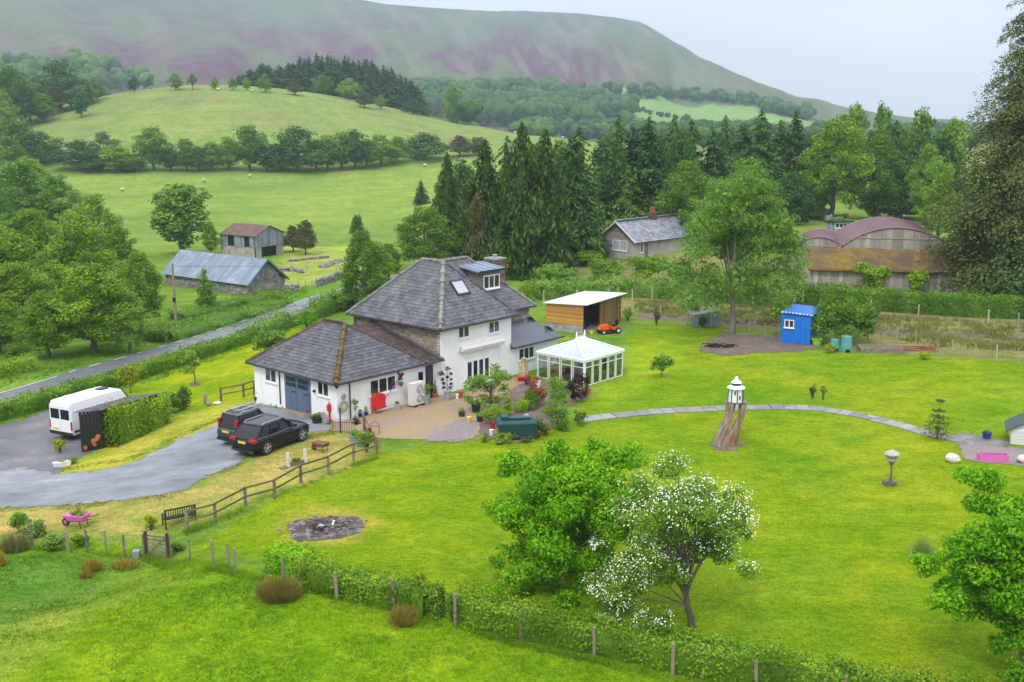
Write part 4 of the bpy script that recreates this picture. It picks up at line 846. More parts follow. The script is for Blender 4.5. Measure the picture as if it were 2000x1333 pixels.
# chimney
b = MB(); rr = random.Random(3); z = 4.2
while z < 7.6:
    for (x0, x1, y0, y1) in ((18.3, 19.35, 3.9, 3.9), (18.3, 19.35, 4.95, 4.95)):
        x = x0
        while x < x1 - .04: ww = min(rr.uniform(.2, .4), x1 - x); b.box((x + ww / 2, y0, z + .07), (ww - .02, .06, .13), 0, rr.random()); x += ww
    for (x0) in (18.3, 19.35):
        y = 3.9
        while y < 4.91: ww = min(rr.uniform(.2, .4), 4.95 - y); b.box((x0, y + ww / 2, z + .07), (.06, ww - .02, .13), 0, rr.random()); y += ww
    z += .15
ch = MB().bb(18.31, 19.34, 3.91, 4.94, 3.9, 7.6).build('chimney', mt['mortarg'], h); link('stones', b.mesh('stones', mt['brick']), ch, 'stuff')
MB().bb(18.22, 19.43, 3.82, 5.03, 7.6, 7.72).build('chimney_cap', mt['block2'], ch); MB().lathe((18.8, 4.4, 7.72), [(.13, 0), (.13, .15), (.22, .17), (.22, .23)], 10).build('chimney_cowl', mt['steel'], ch)
# awning cassette, lamp, small wall things
aw = MB(); aw.prism([(-.05, 2.66), (-.34, 2.62), (-.36, 2.78), (-.28, 2.94), (-.05, 2.94)], 10.45, 14.6, ax='x'); ao = aw.build('awning', mt['cream'], h)
b = MB()
for i in range(26): b.bb(10.5 + i * .155, 10.58 + i * .155, -.375, -.352, 2.56, 2.78)
b.build('valance', mt['curt'], ao)
MB().lathe((-.02, -.02, 2.1), [(.02, 0), (.09, .05), (.1, .2), (.03, .3)], 8).build('corner_lamp', mt['black'], h)
MB().sph((-.1, 2.05, 1.62), .1, n=8).build('wall_lamp', mt['black'], h)
MB().lathe((.5, -.02, 1.5), [(.17, -.03), (.18, 0), (.15, .02)], 12, ax='y').build('satellite_disc', mt['galv'], h)
# ------------------------------------------------------------------ conservatory
cv = thing('conservatory', 'white framed glass conservatory with hipped glazed roof and ridge finials', 'conservatory', HL(16.6, -5.75, -.2), RZH)
CW, CD, CH_ = 4.4, 4.15, 2.03
def cwall(o, e, n, W, k, skipdoor=False):
    o, e, n = Vector(o), Vector(e), Vector(n)
    for i in range(k):
        x0, x1 = W * i / k + .05, W * (i + 1) / k - .05
        window(cv, o, e, n, x0, x1, .22, CH_ - .12, 1, fr=.05, tops=(.76,), sill=False, name='window_panel', glass='glassc')
m, t, bs, o = new_mat('clear_glass'); gls = nd(t, 'ShaderNodeBsdfGlossy'); gls.inputs['Roughness'].default_value = .03; trn = nd(t, 'ShaderNodeBsdfTransparent'); trn.inputs[0].default_value = (.72, .8, .8, 1)
ms = nd(t, 'ShaderNodeMixShader'); ms.inputs[0].default_value = .16; t.links.new(trn.outputs[0], ms.inputs[1]); t.links.new(gls.outputs[0], ms.inputs[2]); t.links.new(ms.outputs[0], o.inputs[0]); mt['glassc'] = m
b = MB(); b.bb(0, CW, 0, .08, -.1, .2); b.bb(0, .08, .081, CD, -.1, .2); b.bb(CW - .08, CW, .081, CD, -.1, .2); b.bb(0.081, CW - .081, CD - .08, CD, -.1, .2); b.build('dwarf_wall', mt['wpaint'], cv)
MB().bb(.09, CW - .09, .09, CD - .09, -.05, .05).build('floor', mt['terra'], cv)
for x, y in ((0, 0), (CW - .1, 0), (0, CD - .1), (CW - .1, CD - .1)): MB().bb(x - .01, x + .11, y - .01, y + .11, .2, CH_ - .1).build('corner_post', mt['upvc'], cv)
b = MB(); e = .08; b.bb(-e, CW + e, -e, .06, CH_ - .1, CH_ + .05); b.bb(-e, .06, .061, CD + e, CH_ - .1, CH_ + .05); b.bb(CW - .06, CW + e, .061, CD + e, CH_ - .1, CH_ + .05); b.bb(.061, CW - .061, CD - .06, CD + e, CH_ - .1, CH_ + .05); b.build('gutter', mt['upvc'], cv)
cwall((0, 0, 0), (1, 0, 0), (0, -1, 0), CW, 5); cwall((0, CD, 0), (0, -1, 0), (-1, 0, 0), CD, 4); cwall((CW, 0, 0), (0, 1, 0), (1, 0, 0), CD, 4)
RZc = CH_ + .86; r0, r1 = Vector((1.75, CD / 2, RZc)), Vector((2.65, CD / 2, RZc)); q = [Vector(p) for p in ((-e, -e, CH_), (CW + e, -e, CH_), (CW + e, CD + e, CH_), (-e, CD + e, CH_))]
def rpanes(E0, E1, T0, T1, k):
    for i in range(k):
        a, c = E0.lerp(E1, i / k), E0.lerp(E1, (i + 1) / k); d, f = T1.lerp(T0, 1 - (i + 1) / k), T1.lerp(T0, 1 - i / k)
        pts = [a, c, d] + ([f] if (f - d).length > .01 else []); up = Vector((0, 0, .02)); n = len(pts)
        MB().add(pts + [p - up for p in pts], [tuple(range(n)), tuple(range(2 * n - 1, n - 1, -1))] + [(j, n + j, n + (j + 1) % n, (j + 1) % n) for j in range(n)]).build('roof_pane', mt['cglass'], cv)
        if i: MB().bar(a + Vector((0, 0, .02)), f + Vector((0, 0, .02)), .055, .06).build('glazing_bar', mt['upvc'], cv)
def tri(E0, E1, T, k): rpanes(E0, E1, T, T, k)
rpanes(q[0], q[1], r0, r1, 6); tri(q[1], q[2], r1, 4); rpanes(q[2], q[3], r1, r0, 6); tri(q[3], q[0], r0, 4)
for p_, t_ in ((q[0], r0), (q[1], r1), (q[2], r1), (q[3], r0)): MB().bar(p_ + Vector((0, 0, .03)), t_ + Vector((0, 0, .04)), .09, .07).build('hip_bar', mt['upvc'], cv)
MB().bar(r0 + Vector((-.1, 0, .06)), r1 + Vector((.1, 0, .06)), .16, .12).build('ridge', mt['upvc'], cv)
b = MB()
for i in range(7): x = r0.x + (r1.x - r0.x) * i / 6; b.box((x, CD / 2, RZc + .2), (.05, .04, .18), 0, taper=.4)
b.build('ridge_cresting', mt['upvc'], cv)
for p_ in (r0, r1): MB().lathe((p_.x, p_.y, RZc + .1), [(.07, 0), (.05, .12), (.08, .2), (.05, .28), (.06, .36), (.01, .52)], 8).build('finial', mt['upvc'], cv)
# furniture inside, seen through the glass
def easychair(P, rz, label, mat='redg_seat'):
    o = thing('armchair', label, 'armchair', P, rz); b = MB(); b.box((0, 0, .25), (.6, .6, .3)); b.build('seat', mt['red2'], o); MB().box((0, .27, .6), (.6, .12, .5)).build('backrest', mt['red2'], o)
    for x in (-.3, .3): MB().box((x, 0, .42), (.08, .58, .3)).build('armrest', mt['red2'], o)
mt['red2'] = M('faded_red_fabric', (.3, .05, .06), .9, .2, rndv=.1); mt['tealf'] = M('teal_fabric', (.05, .2, .19), .9, .2, rndv=.1)
easychair(HL(17.6, -3.2, -.14), RZH - 1.4, 'red armchair behind the left glass of the conservatory'); easychair(HL(17.7, -4.7, -.14), RZH - 1.9, 'red armchair nearest the front corner inside the conservatory')
o = thing('plant_pot', 'tall green potted plant standing inside the right side of the conservatory', 'potted plant', HL(20.2, -4.9, -.14)); link('foliage', crown('foliage', 77, [(0, 0, .9, .35, .35, .6)], 260, .18, mt['lf_dark'], .6), o); MB().lathe((0, 0, 0), [(.16, 0), (.2, .3)], 10).build('pot', mt['tealf'], o)
# ------------------------------------------------------------------ helpers for placing by bearing
def ang(az): a = math.radians(az); return Vector((math.sin(a), math.cos(a), 0))
def alen(P, az, px):
    d = ang(az); lo, hi = 0., 60.; s0 = PR(P)[0] - px
    for _ in range(50):
        m = (lo + hi) / 2; q = P + d * m
        if (PR(q)[0] - px) * s0 > 0: lo = m
        else: hi = m
    return lo
def sheetroof(name, parent, quad, mat, th=.06, rib=0, ribmat=None):
    q = [Vector(p) for p in quad]; n = (q[1] - q[0]).cross(q[3] - q[0]).normalized(); n = n if n.z > 0 else -n
    b = MB(); b.add(q + [p + n * th for p in q], [(3, 2, 1, 0), (4, 5, 6, 7), (0, 1, 5, 4), (1, 2, 6, 5), (2, 3, 7, 6), (3, 0, 4, 7)])
    if rib:
        for i in range(1, rib): b.bar(q[0].lerp(q[1], i / rib) + n * (th + .012), q[3].lerp(q[2], i / rib) + n * (th + .012), .035, .03)
    return b.build(name, mat, parent)
# ------------------------------------------------------------------ long stone barn
P = G(486, 579); az = 36; o = thing('stone_barn', 'long rubble stone barn with blue-grey metal roof beside the road', 'barn', P, frame(az))
Wd = alen(P, az, 557); Ln = alen(P, az - 90, 324); EH = top_z(P, 553) - P.z; mid = P + ang(az) * Wd / 2; RH = top_z(mid, 508) - P.z
MB().bb(0, Wd, 0, .4, -1, EH).build('gable_base', mt['mortarg'], o); MB().bb(0, .4, .401, Ln, -1, EH).build('side_wall', mt['mortarg'], o); MB().bb(Wd - .4, Wd, .401, Ln, -1, EH).build('back_wall', mt['mortarg'], o)
for y in (0, Ln - .4): MB().prism([(0, EH), (Wd, EH), (Wd / 2, RH)], y, y + .4).build('gable', mt['mortarg'], o)
stonework(o, (0, 0, 0), (1, 0, 0), (0, -1, 0), Wd, lambda x: EH + (RH - EH) * (1 - abs(x - Wd / 2) / (Wd / 2)), mt['stoneg'], (.15, .3), (.2, .6), -.4, 11)
stonework(o, (0, Ln, 0), (0, -1, 0), (-1, 0, 0), Ln, lambda x: EH, mt['stoneg'], (.15, .3), (.2, .6), -.4, 12)
ov = .35; k = (RH - EH) / (Wd / 2)
sheetroof('roof', o, [(-ov, -ov, EH - k * ov + .05), (-ov, Ln + ov, EH - k * ov + .05), (Wd / 2, Ln + ov, RH + .05), (Wd / 2, -ov, RH + .05)], mt['tin'], .05, 12)
sheetroof('roof', o, [(Wd + ov, -ov, EH - k * ov + .05), (Wd + ov, Ln + ov, EH - k * ov + .05), (Wd / 2 + .001, Ln + ov, RH + .05), (Wd / 2 + .001, -ov, RH + .05)], mt['tin'], .05, 12)
b = MB(); b.bar((-ov, -ov - .03, EH - k * ov + .02), (Wd / 2, -ov - .03, RH + .04), .05, .2); b.bar((Wd + ov, -ov - .03, EH - k * ov + .02), (Wd / 2, -ov - .03, RH + .04), .05, .2); b.build('bargeboard', mt['bdoor'], o)
MB().tube([(Wd + .1, -.1, EH - .1), (Wd + .1, -.1, -.3)], .06, 6).build('downpipe', mt['wpaint'], o)
MB().bb(-.06, -.01, Ln * .55, Ln * .55 + .8, EH - .9, EH - .15).build('shutter', mt['wood'], o)
# ------------------------------------------------------------------ rusty-roofed barn
P = G(499, 505); az = 30; o = thing('field_barn', 'two-storey barn with rusty tin roof, grey upper cladding and pale block ground floor', 'barn', P, frame(az))
Wd = alen(P, az, 554); Ln = alen(P, az - 90, 435); EH = top_z(P, 461) - P.z; mid = P + ang(az) * Wd / 2; RH = top_z(mid, 441) - P.z; FH = EH * .47
MB().bb(0, .3, .301, Ln, -1, FH).build('block_wall', mt['block'], o); MB().bb(Wd - .3, Wd, .301, Ln, -1, FH).build('block_wall', mt['block'], o); MB().bb(0, Wd, Ln + .001, Ln + .3, -1, EH).build('block_wall', mt['block'], o)
MB().bb(0, Wd * .22, 0, .3, -1, FH).build('block_wall', mt['block'], o); MB().bb(Wd * .76, Wd, 0, .3, -1, FH).build('block_wall', mt['block'], o)
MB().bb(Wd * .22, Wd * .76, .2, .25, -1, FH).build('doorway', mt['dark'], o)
b = MB(); n = 22
for i in range(n):
    x = Wd * i / n; xc = x + Wd / n / 2; t_ = EH + (RH - EH) * (1 - abs(xc - Wd / 2) / (Wd / 2)); b.box((xc, -.05, (FH + t_) / 2), (Wd / n * .92, .05, t_ - FH + .1))
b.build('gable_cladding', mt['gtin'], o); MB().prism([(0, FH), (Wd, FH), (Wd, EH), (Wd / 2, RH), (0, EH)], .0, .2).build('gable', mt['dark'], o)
b = MB(); n = 26
for i in range(n):
    y = Ln * i / n; f = i / n
    if (.13 < f < .30) or (.60 < f < .80): continue
    b.box((-.05, y + Ln / n / 2, (FH + EH) / 2 + R_.uniform(-.05, .05)), (.05, Ln / n * .9, EH - FH))
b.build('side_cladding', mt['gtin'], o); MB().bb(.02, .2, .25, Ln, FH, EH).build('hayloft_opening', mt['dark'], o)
MB().bb(-.02, .1, -.02, .1, -.2, EH).build('corner_post', mt['wdark'], o)
k = (RH - EH) / (Wd / 2); ov = .3
for sx in (0, 1):
    x0 = -ov if sx == 0 else Wd + ov; sheetroof('roof', o, [(x0, -ov, EH - k * ov), (x0, Ln + ov, EH - k * ov), (Wd / 2 + sx * .001, Ln + ov, RH), (Wd / 2 + sx * .001, -ov, RH)], mt['rtin'], .05, 16)
# ------------------------------------------------------------------ bungalow
P = G(1240, 508); az = 46; o = thing('bungalow', 'old grey rendered bungalow with pale slate roof and boarded gable among the trees', 'house', P, frame(az))
Wd = alen(P, az - 90, 1172); Ln = 15.5; EH = top_z(P, 469) - P.z; mid = P + ang(az - 90) * Wd / 2; RH = top_z(mid, 433) - P.z
MB().bb(0, .3, 0, Wd, -1, EH).build('front_wall', mt['render'], o); MB().bb(.301, Ln, 0, .3, -1, EH).build('side_wall', mt['render'], o); MB().bb(.301, Ln, Wd - .3, Wd, -1, EH).build('back_wall', mt['render'], o); MB().bb(Ln + .001, Ln + .3, 0, Wd, -1, EH).build('end_wall', mt['render'], o)
for i in range(9):
    z0_, z1_ = EH + (RH - EH) * i / 9, EH + (RH - EH) * (i + 1) / 9; w0_, w1_ = Wd / 2 * (i / 9), Wd / 2 * ((i + 1) / 9)
    MB().prism([(w0_, z0_ + .01), (Wd - w0_, z0_ + .01), (Wd - w1_ - .02, z1_), (w1_ + .02, z1_)], -.04, .2, ax='x').build('gable_board', mt['gab'], o)
k = (RH - EH) / (Wd / 2); ov = .45
slates(o, [[(-ov, -ov, EH - k * ov), (Ln + .5, -ov, EH - k * ov), (Ln + .5, Wd / 2, RH), (-ov, Wd / 2, RH)], [(Ln + .5, Wd + ov, EH - k * ov), (-ov, Wd + ov, EH - k * ov), (-ov, Wd / 2, RH), (Ln + .5, Wd / 2, RH)]], mt['bslate'], .5, .4, 21)
b = MB(); b.bar((-ov - .03, -ov, EH - k * ov), (-ov - .03, Wd / 2, RH), .05, .16); b.bar((-ov - .03, Wd + ov, EH - k * ov), (-ov - .03, Wd / 2, RH), .05, .16); b.build('bargeboard', mt['wpaint'], o)
b = MB(); b.bb(-ov, Ln, -ov - .06, -ov + .02, EH - k * ov - .1, EH - k * ov); b.build('gutter', mt['gutter'], o)
window(o, (0, Wd, 0), (0, -1, 0), (-1, 0, 0), Wd * .36, Wd * .78, EH * .38, EH * .9, 2, fr=.1, glass='cglass'); window(o, (0, 0, 0), (1, 0, 0), (0, -1, 0), 1.0, 1.5, .8, 2, 1, fr=.07)
MB().bb(1.9, 2.5, -.05, .01, -.2, 2).build('door', mt['wood'], o)
cx = 6.2; c_ = MB().bb(cx, cx + 1.1, Wd / 2 - .35, Wd / 2 + .35, RH - .6, RH + .75).build('chimney', mt['brick'], o)
for i in (0, 1): MB().lathe((cx + .3 + i * .5, Wd / 2, RH + .75), [(.17, 0), (.14, .3), (.16, .65), (.19, .7)], 10).build('chimney_pot', mt['terra'], c_)
# ------------------------------------------------------------------ curved huts
def arch_hut(name, label, px, py, az, W, L, rise, z0, mat, gab=True, seg=18):
    P = G(px, py); o = thing(name, label, 'barn', P, frame(az)); R0 = (W * W / 4 + rise * rise) / (2 * rise); a0 = math.asin(min(1, W / 2 / R0)); pts = []
    for i in range(seg + 1): a = -a0 + 2 * a0 * i / seg; pts.append((R0 * math.sin(a), z0 + rise - R0 * (1 - math.cos(a))))
    b = MB()
    for i in range(seg):
        (y1, z1), (y2, z2) = pts[i], pts[i + 1]
        b.add([(0, y1, z1), (L, y1, z1), (L, y2, z2), (0, y2, z2), (0, y1, z1 - .1), (L, y1, z1 - .1), (L, y2, z2 - .1), (0, y2, z2 - .1)], [(0, 1, 2, 3), (7, 6, 5, 4), (0, 3, 7, 4), (1, 5, 6, 2)], .5)
    for j in range(1, int(L / .8)):
        for i in range(seg): b.bar((j * .8, pts[i][0], pts[i][1] + .02), (j * .8, pts[i + 1][0], pts[i + 1][1] + .02), .05, .03, r=.4)
    b.build('curved_roof', mat, o)
    if gab:
        n = int(W / .55)
        for i in range(n):
            y = -W / 2 + W * i / n; y2 = y + W / n - .02; ym = (y + y2) / 2; zt = z0 + rise - R0 + math.sqrt(max(0, R0 * R0 - ym * ym)) - .06
            if zt - .2 > 0: MB().bb(.12, .2, y, y2, -.4, zt).build('plank', mt['wgrey'], o)
        b = MB(); b.bb(.05, .115, -W * .38, W * .38, z0 + rise * .50, z0 + rise * .50 + .14)
        for i in (-2, -1, 0, 1, 2): ym = i * W / 7.5; b.bb(.04, .112, ym - .05, ym + .05, z0 + rise * .5 + .15, z0 + rise - R0 + math.sqrt(R0 * R0 - ym * ym) - .15)
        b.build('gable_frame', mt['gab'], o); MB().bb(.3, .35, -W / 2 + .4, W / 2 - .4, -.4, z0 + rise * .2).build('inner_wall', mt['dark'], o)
    MB().bb(.3, L, -W / 2, -W / 2 + .1, -.5, z0 + .05).build('side_wall', mt['ptin'], o); MB().bb(.3, L, W / 2 - .1, W / 2, -.5, z0 + .05).build('side_wall', mt['ptin'], o)
    return o, pts
hutp = G(1745, 546); nis, npts = arch_hut('arched_barn', 'large curved purple-red tin barn with planked grey gable at the right', 1748, 548, 12, 12.6, 13, 2.6, 3.25, mt['ptin'])
arch_hut('tin_hut', 'smaller curved purple-red tin hut left of the arched barn', 1598, 535, 16, 6.5, 10, 2.3, 1.9, mt['ptin'])
# lean-to in front with moss covered roof
P = G(1580, 563); azf = 100; o = thing('moss_roofed_lean_to', 'low timber lean-to with brown moss covered roof in front of the arched barn', 'barn', P, frame(azf))
L = alen(P, azf, 1880); fh = top_z(P, 527) - P.z; bk = 4.2; bz = fh + 1.75
n = int(L / .42)
for i in range(n): MB().bb(L * i / n, L * (i + 1) / n - .02, -.02, .05, -.5, fh + R_.uniform(-.04, .02)).build('plank', mt['wgrey'], o)
b = MB(); m_ = 40; kk = 10; vs = []; fs = []; rr = random.Random(8)
for j in range(kk + 1):
    for i in range(m_ + 1):
        f = j / kk; x = -.3 + (L + .6) * i / m_; vs.append((x, -.5 + (bk + .5) * f + rr.uniform(-.04, .04), fh + (bz - fh) * f ** .9 + .12 + rr.uniform(-.03, .04) - .06 * math.sin(x * .8)))
for j in range(kk):
    for i in range(m_): a = j * (m_ + 1) + i; fs.append((a, a + 1, a + m_ + 2, a + m_ + 1))
nv = len(vs); vs += [(x, y, z - .14) for x, y, z in vs]; fs += [tuple(q + nv for q in reversed(f)) for f in fs] + [(i + nv, i + 1 + nv, i + 1, i) for i in range(m_)]
b.add(vs, fs); b.build('mossy_roof', mt['mossy'], o, smooth=True)
for x in (0, L - .05): MB().prism([(0, -.5), (bk, -.5), (bk, bz), (0, fh)], x, x + .06, ax='x').build('end_wall', mt['wgrey'], o)
# small cabin & junk in the yard behind
P = G(1646, 452); o = thing('yard_cabin', 'small grey cabin with glazed front in the yard behind the curved huts', 'shed', P, frame(70)); MB().bb(-1.6, 1.6, 0, 2, -.2, 1.3).build('wall', mt['gtin'], o); MB().bb(-1.8, 1.8, -.2, 2.2, 1.3, 1.42).build('roof', mt['black'], o); window(o, (-1.6, 0, 0), (1, 0, 0), (0, -1, 0), .2, 3, .5, 1.2, 4, fr=.06)
for i, (px, py, w_, h_, mm, lb) in enumerate(((1578, 424, 1.3, .9, 'cream', 'pale box lying in the yard under the oak'), (1608, 422, 2.4, 1.0, 'gab', 'long pale trailer body parked in the yard under the oak'), (1618, 436, 1.0, 1.2, 'gtin', 'grey metal scrap panel leaning in the yard'), (1566, 434, 2.2, .8, 'wdark', 'dark heap of machinery in the yard'), (1640, 428, 3, .7, 'wgrey', 'low grey timber stack at the back of the yard'))):
    o = thing('scrap', lb, 'scrap', G(px, py), frame(60 + i * 13)); b = MB(); b.box((0, 0, h_ / 2), (w_, .9, h_), taper=.9); b.box((w_ * .3, 0, h_ + .1), (w_ * .3, .5, .2)); b.build('body', mt[mm], o); b = MB(); b.lathe((-w_ * .3, -.5, .22), [(.22, -.06), (.22, .06)], 10, ax='y'); b.lathe((w_ * .3, -.5, .22), [(.22, -.06), (.22, .06)], 10, ax='y'); b.build('wheel', mt['rub'], o)
# ------------------------------------------------------------------ open-fronted mower shed
P = G(1138, 653); azs = 33; o = thing('mower_shed', 'open-fronted timber clad shed with white sheet roof on grey blocks', 'shed', P, frame(azs))
L = alen(P, azs, 1212); D_ = alen(P, azs - 90, 1067); fh = top_z(P, 597) - P.z; bh = top_z(P + ang(azs - 90) * D_, 592) - P.z; blk = fh * .30
for j in range(3):
    y = 0
    for i in range(int(D_ / .44) + 1):
        a = max(0, i * .44 - (j % 2) * .22); c = min(D_, a + .43)
        if c - a > .1: MB().bb(0.01, .12, a, c, blk * j / 3 + .005, blk * (j + 1) / 3 - .005).build('block', mt['block2'], o)
nb = 15
for i in range(nb): z0_, z1_ = blk + (fh - blk) * i / nb, blk + (fh - blk) * (i + 1) / nb; MB().bb(-.035, .02, -.02, D_, z0_, z1_ - .018).build('board', mt['cedar'], o)
MB().bb(.05, L, D_ - .06, D_, 0, bh).build('back_wall', mt['cedar2'], o); MB().bb(L - .06, L, 0, D_ - .061, 0, fh).build('end_wall', mt['cedar2'], o); MB().bb(.1, L - .061, .05, D_ - .061, -.05, .06).build('floor', mt['block2'], o)
for x in (0, L * .46, L - .1): MB().bb(x + .02, x + .12, -.01, .09, 0, fh).build('post', mt['cedar2'], o)
for i in range(9): x = L * .49 + i * (L * .5) / 9; MB().bb(x, x + L * .035, 0.02, .06, .1, fh).build('batten', mt['cedar2'], o)
MB().bb(L * .5, L - .1, .3, .35, .06, fh).build('inner_panel', mt['cedar2'], o)
sheetroof('roof', o, [(-.25, -.5, fh + .06), (L + .25, -.5, fh + .06), (L + .25, D_ + .2, bh + .0), (-.25, D_ + .2, bh + .0)], mt['shedr'], .06, 2)
MB().bb(.2, L * .42, 1.0, 1.05, 0.06, fh).build('painted_shade_panel', mt['dark'], o)  # near-black sheet added to stand in for the shade inside the shed
b = MB(); b.box((.9, .6, .35), (.5, .5, .5)); b.box((1.4, .75, .5), (.3, .3, .8)); b.tube([(1.0, .4, .1), (1.2, .5, 1.2)], .03, 5); b.build('stored_tools', mt['black'], o)
# ------------------------------------------------------------------ ride-on mower
P = G(1190, 651); o = thing('ride_on_mower', 'orange ride-on lawn mower parked at the open shed front', 'mower', P, frame(-112))
b = MB(); b.prism([(.1, .32), (1.0, .30), (1.02, .58), (.9, .72), (.2, .80), (.08, .6)], -.27, .27); b.build('bonnet', mt['orange'], o, bevel=.04)
b = MB(); b.prism([(-.85, .3), (-.1, .3), (-.08, .5), (-.25, .56), (-.75, .62), (-.88, .5)], -.42, .42); b.build('rear_body', mt['orange'], o, bevel=.04)
b = MB(); b.box((-.1, 0, .3), (.5, .8, .06)); b.build('footplate', mt['black'], o)
b = MB(); b.box((-.45, 0, .68), (.42, .46, .12)); b.box((-.68, 0, .9), (.1, .44, .42)); b.build('seat', mt['black'], o, bevel=.03)
b = MB(); b.tube([(.12, 0, .75), (-.08, 0, .98)], .025, 6); b.lathe((-.08, 0, .98), [(.17, -.02), (.2, 0), (.17, .02)], 12); b.build('steering_wheel', mt['black'], o)
b = MB(); b.lathe((.25, 0, .1), [(.6, 0), (.62, .1), (.5, .17)], 12, sq=.85); b.build('cutting_deck', mt['black'], o)
for x, y, r_ in ((.75, .4, .2), (.75, -.4, .2), (-.6, .45, .27), (-.6, -.45, .27)):
    w_ = MB().lathe((x, y, r_), [(r_ * .9, -.1), (r_, -.06), (r_, .06), (r_ * .9, .1)], 14, ax='y').build('wheel', mt['rub'], o); MB().lathe((x, y + (.105 if y > 0 else -.105), r_), [(r_ * .5, -.01), (r_ * .5, .01)], 10, ax='y').build('hub', mt['cream'], w_)
for y in (-.17, .17): MB().box((1.03, y, .5), (.03, .12, .08)).build('headlight', mt['cream'], o)
# ------------------------------------------------------------------ blue shed
P = G(1581, 675); azs = 26; o = thing('blue_shed', 'bright blue painted timber garden shed on the soil patch', 'shed', P, frame(azs))
Ws = alen(P, azs - 90, 1526); Ds = alen(P, azs, 1603); fh = top_z(P, 618) - P.z; lh = fh * 1.07
n = 17
for i in range(n):
    z0_, z1_ = fh * i / n, fh * (i + 1) / n
    MB().bb(-.03, .02, Ws * .48, Ws, z0_, z1_ - .014).build('board', mt['blue'], o); MB().bb(.021, Ds, -.03, .02, z0_, z1_ - .014).build('board', mt['blue'], o)
MB().bb(.03, Ds, .03, Ws - .03, .05, fh - .02).build('inner_shell', mt['blue'], o)
for i in range(5): MB().bb(-.035, .02, Ws * (.05 + .083 * i), Ws * (.05 + .083 * (i + 1)) - .012, .06, fh - .06).build('door_board', mt['blue'], o)
b = MB(); b.bb(-.05, .0, Ws * .45, Ws * .48, 0, fh); b.bb(-.05, 0, 0, Ws * .045, 0, fh); b.bb(-.05, 0.0, Ws + .001, Ws + .06, 0, fh); b.build('corner_trim', mt['blue'], o)
window(o, (-.03, Ws, 0), (0, -1, 0), (-1, 0, 0), Ws * .08, Ws * .42, fh * .55, fh * .82, 2, fr=.06, mat='wpaint')
sheetroof('roof', o, [(-.15, -.1, fh + .02), (-.15, Ws + .1, fh + .12), (Ds + .1, Ws + .1, fh - .12 + .1), (Ds + .1, -.1, fh - .12)], mt['blue'], .06)
b = MB(); rr = random.Random(4)
for i in range(9): b.box((-.17, Ws * i / 8, fh + .10 + .1 * i / 8), (.1, rr.uniform(.08, .16), rr.uniform(.06, .12)))
for i in range(4): b.box((Ds * i / 3, -.12, fh + .05 - .04 * i), (.1, .06, .1))
b.build('white_roof_trim', mt['wpaint'], o); b = MB(); b.bb(-.2, Ds, -.1, Ws + .1, -.15, -.01); b.build('base_slab', mt['block'], o)
# concrete shelter under the middle tree
P = G(1352, 640); o = thing('old_lean_shelter', 'weathered tin and concrete shelter beside the tall tree trunk', 'shelter', P, frame(78)); L = 2.5
for i in range(9): MB().bb(L * i / 9, L * (i + 1) / 9 - .02, 0, .04, 0, 1.0 + .25 * i / 9).build('panel', mt['gtin'], o)
sheetroof('roof', o, [(-.1, -.1, 1.05), (L + .1, -.1, 1.33), (L + .1, 1.3, 1.6), (-.1, 1.3, 1.3)], mt['block2'], .07)
for x in (0, L): MB().bb(x - .05, x + .05, 1.1, 1.2, 0, 1.35).build('post', mt['wgrey'], o)
# ------------------------------------------------------------------ fences
def postwire(label, pts, h_=1.05, r_=.055, mat='wood', wires=3, name='wire_fence', lean=.03, net=False, hs=None):
    Q = [G(*p) for p in pts]; o = thing(name, label, 'fence', Q[0]); tops = []; rr = random.Random(len(pts) * 7 + int(pts[0][0]))
    for i, q in enumerate(Q):
        hh = h_ * rr.uniform(.93, 1.08) * (hs[i] if hs else 1); l = q - Q[0]; t_ = l + Vector((rr.uniform(-lean, lean) - .03, rr.uniform(-lean, lean), hh)); rk = r_ * rr.uniform(.85, 1.2)
        MB().tube([l + Vector((0, 0, -.2)), l + (t_ - l) * .5, t_, t_ + Vector((0, 0, .03))], [rk * 1.02, rk, rk * .98, rk * .5], 7).build('post', mt[mat], o); tops.append((l, t_))
    b = MB()
    for (l0, t0), (l1, t1) in zip(tops[:-1], tops[1:]):
        for k in range(wires): f = .3 + .65 * k / max(1, wires - 1); b.tube([l0.lerp(t0, f), l1.lerp(t1, f)], .004, 3, False)
        if net:
            m_ = max(2, int((l1 - l0).length / .3))
            for j in range(m_): b.tube([l0.lerp(l1, j / m_) + Vector((0, 0, .1)), t0.lerp(t1, j / m_) - Vector((0, 0, .1))], .004, 3, False)
    b.build('wire', mt['wdark'], o, kind='stuff'); return o
def railfence(label, pts, h_=1.0, mat='wood', rmat='wrail', rails=(.5, .95), w_=.11, name='rail_fence', hs=None):
    Q = [G(*p) for p in pts]; o = thing(name, label, 'fence', Q[0]); rr = random.Random(3)
    for q in Q: l = q - Q[0]; MB().box((l.x, l.y, l.z + h_ / 2 - .05), (w_, w_, h_ + .1), rr.uniform(-.2, .2) - .6).build('post', mt[mat], o)
    for a, c in zip(Q[:-1], Q[1:]):
        a, c = a - Q[0], c - Q[0]
        for k in rails: MB().bar(a + Vector((0, 0, h_ * k)) + Vector((0, -.07, rr.uniform(-.02, .02))), c + Vector((0, 0, h_ * k)) + Vector((0, -.07, rr.uniform(-.02, .02))), .04, .09).build('rail', mt[rmat], o)
    return o
railfence('brown post and rail fence running from the bench up to the gravel yard', [(366, 1037), (421, 1021), (480, 989), (537, 974), (588, 944), (642, 926), (691, 900), (736, 888)], .98)
railfence('short dark brown rail fence joining the garage corner behind the cars', [(432, 784), (476, 776), (497, 770)], .95, 'wrail', 'wrail', name='rail_fence')
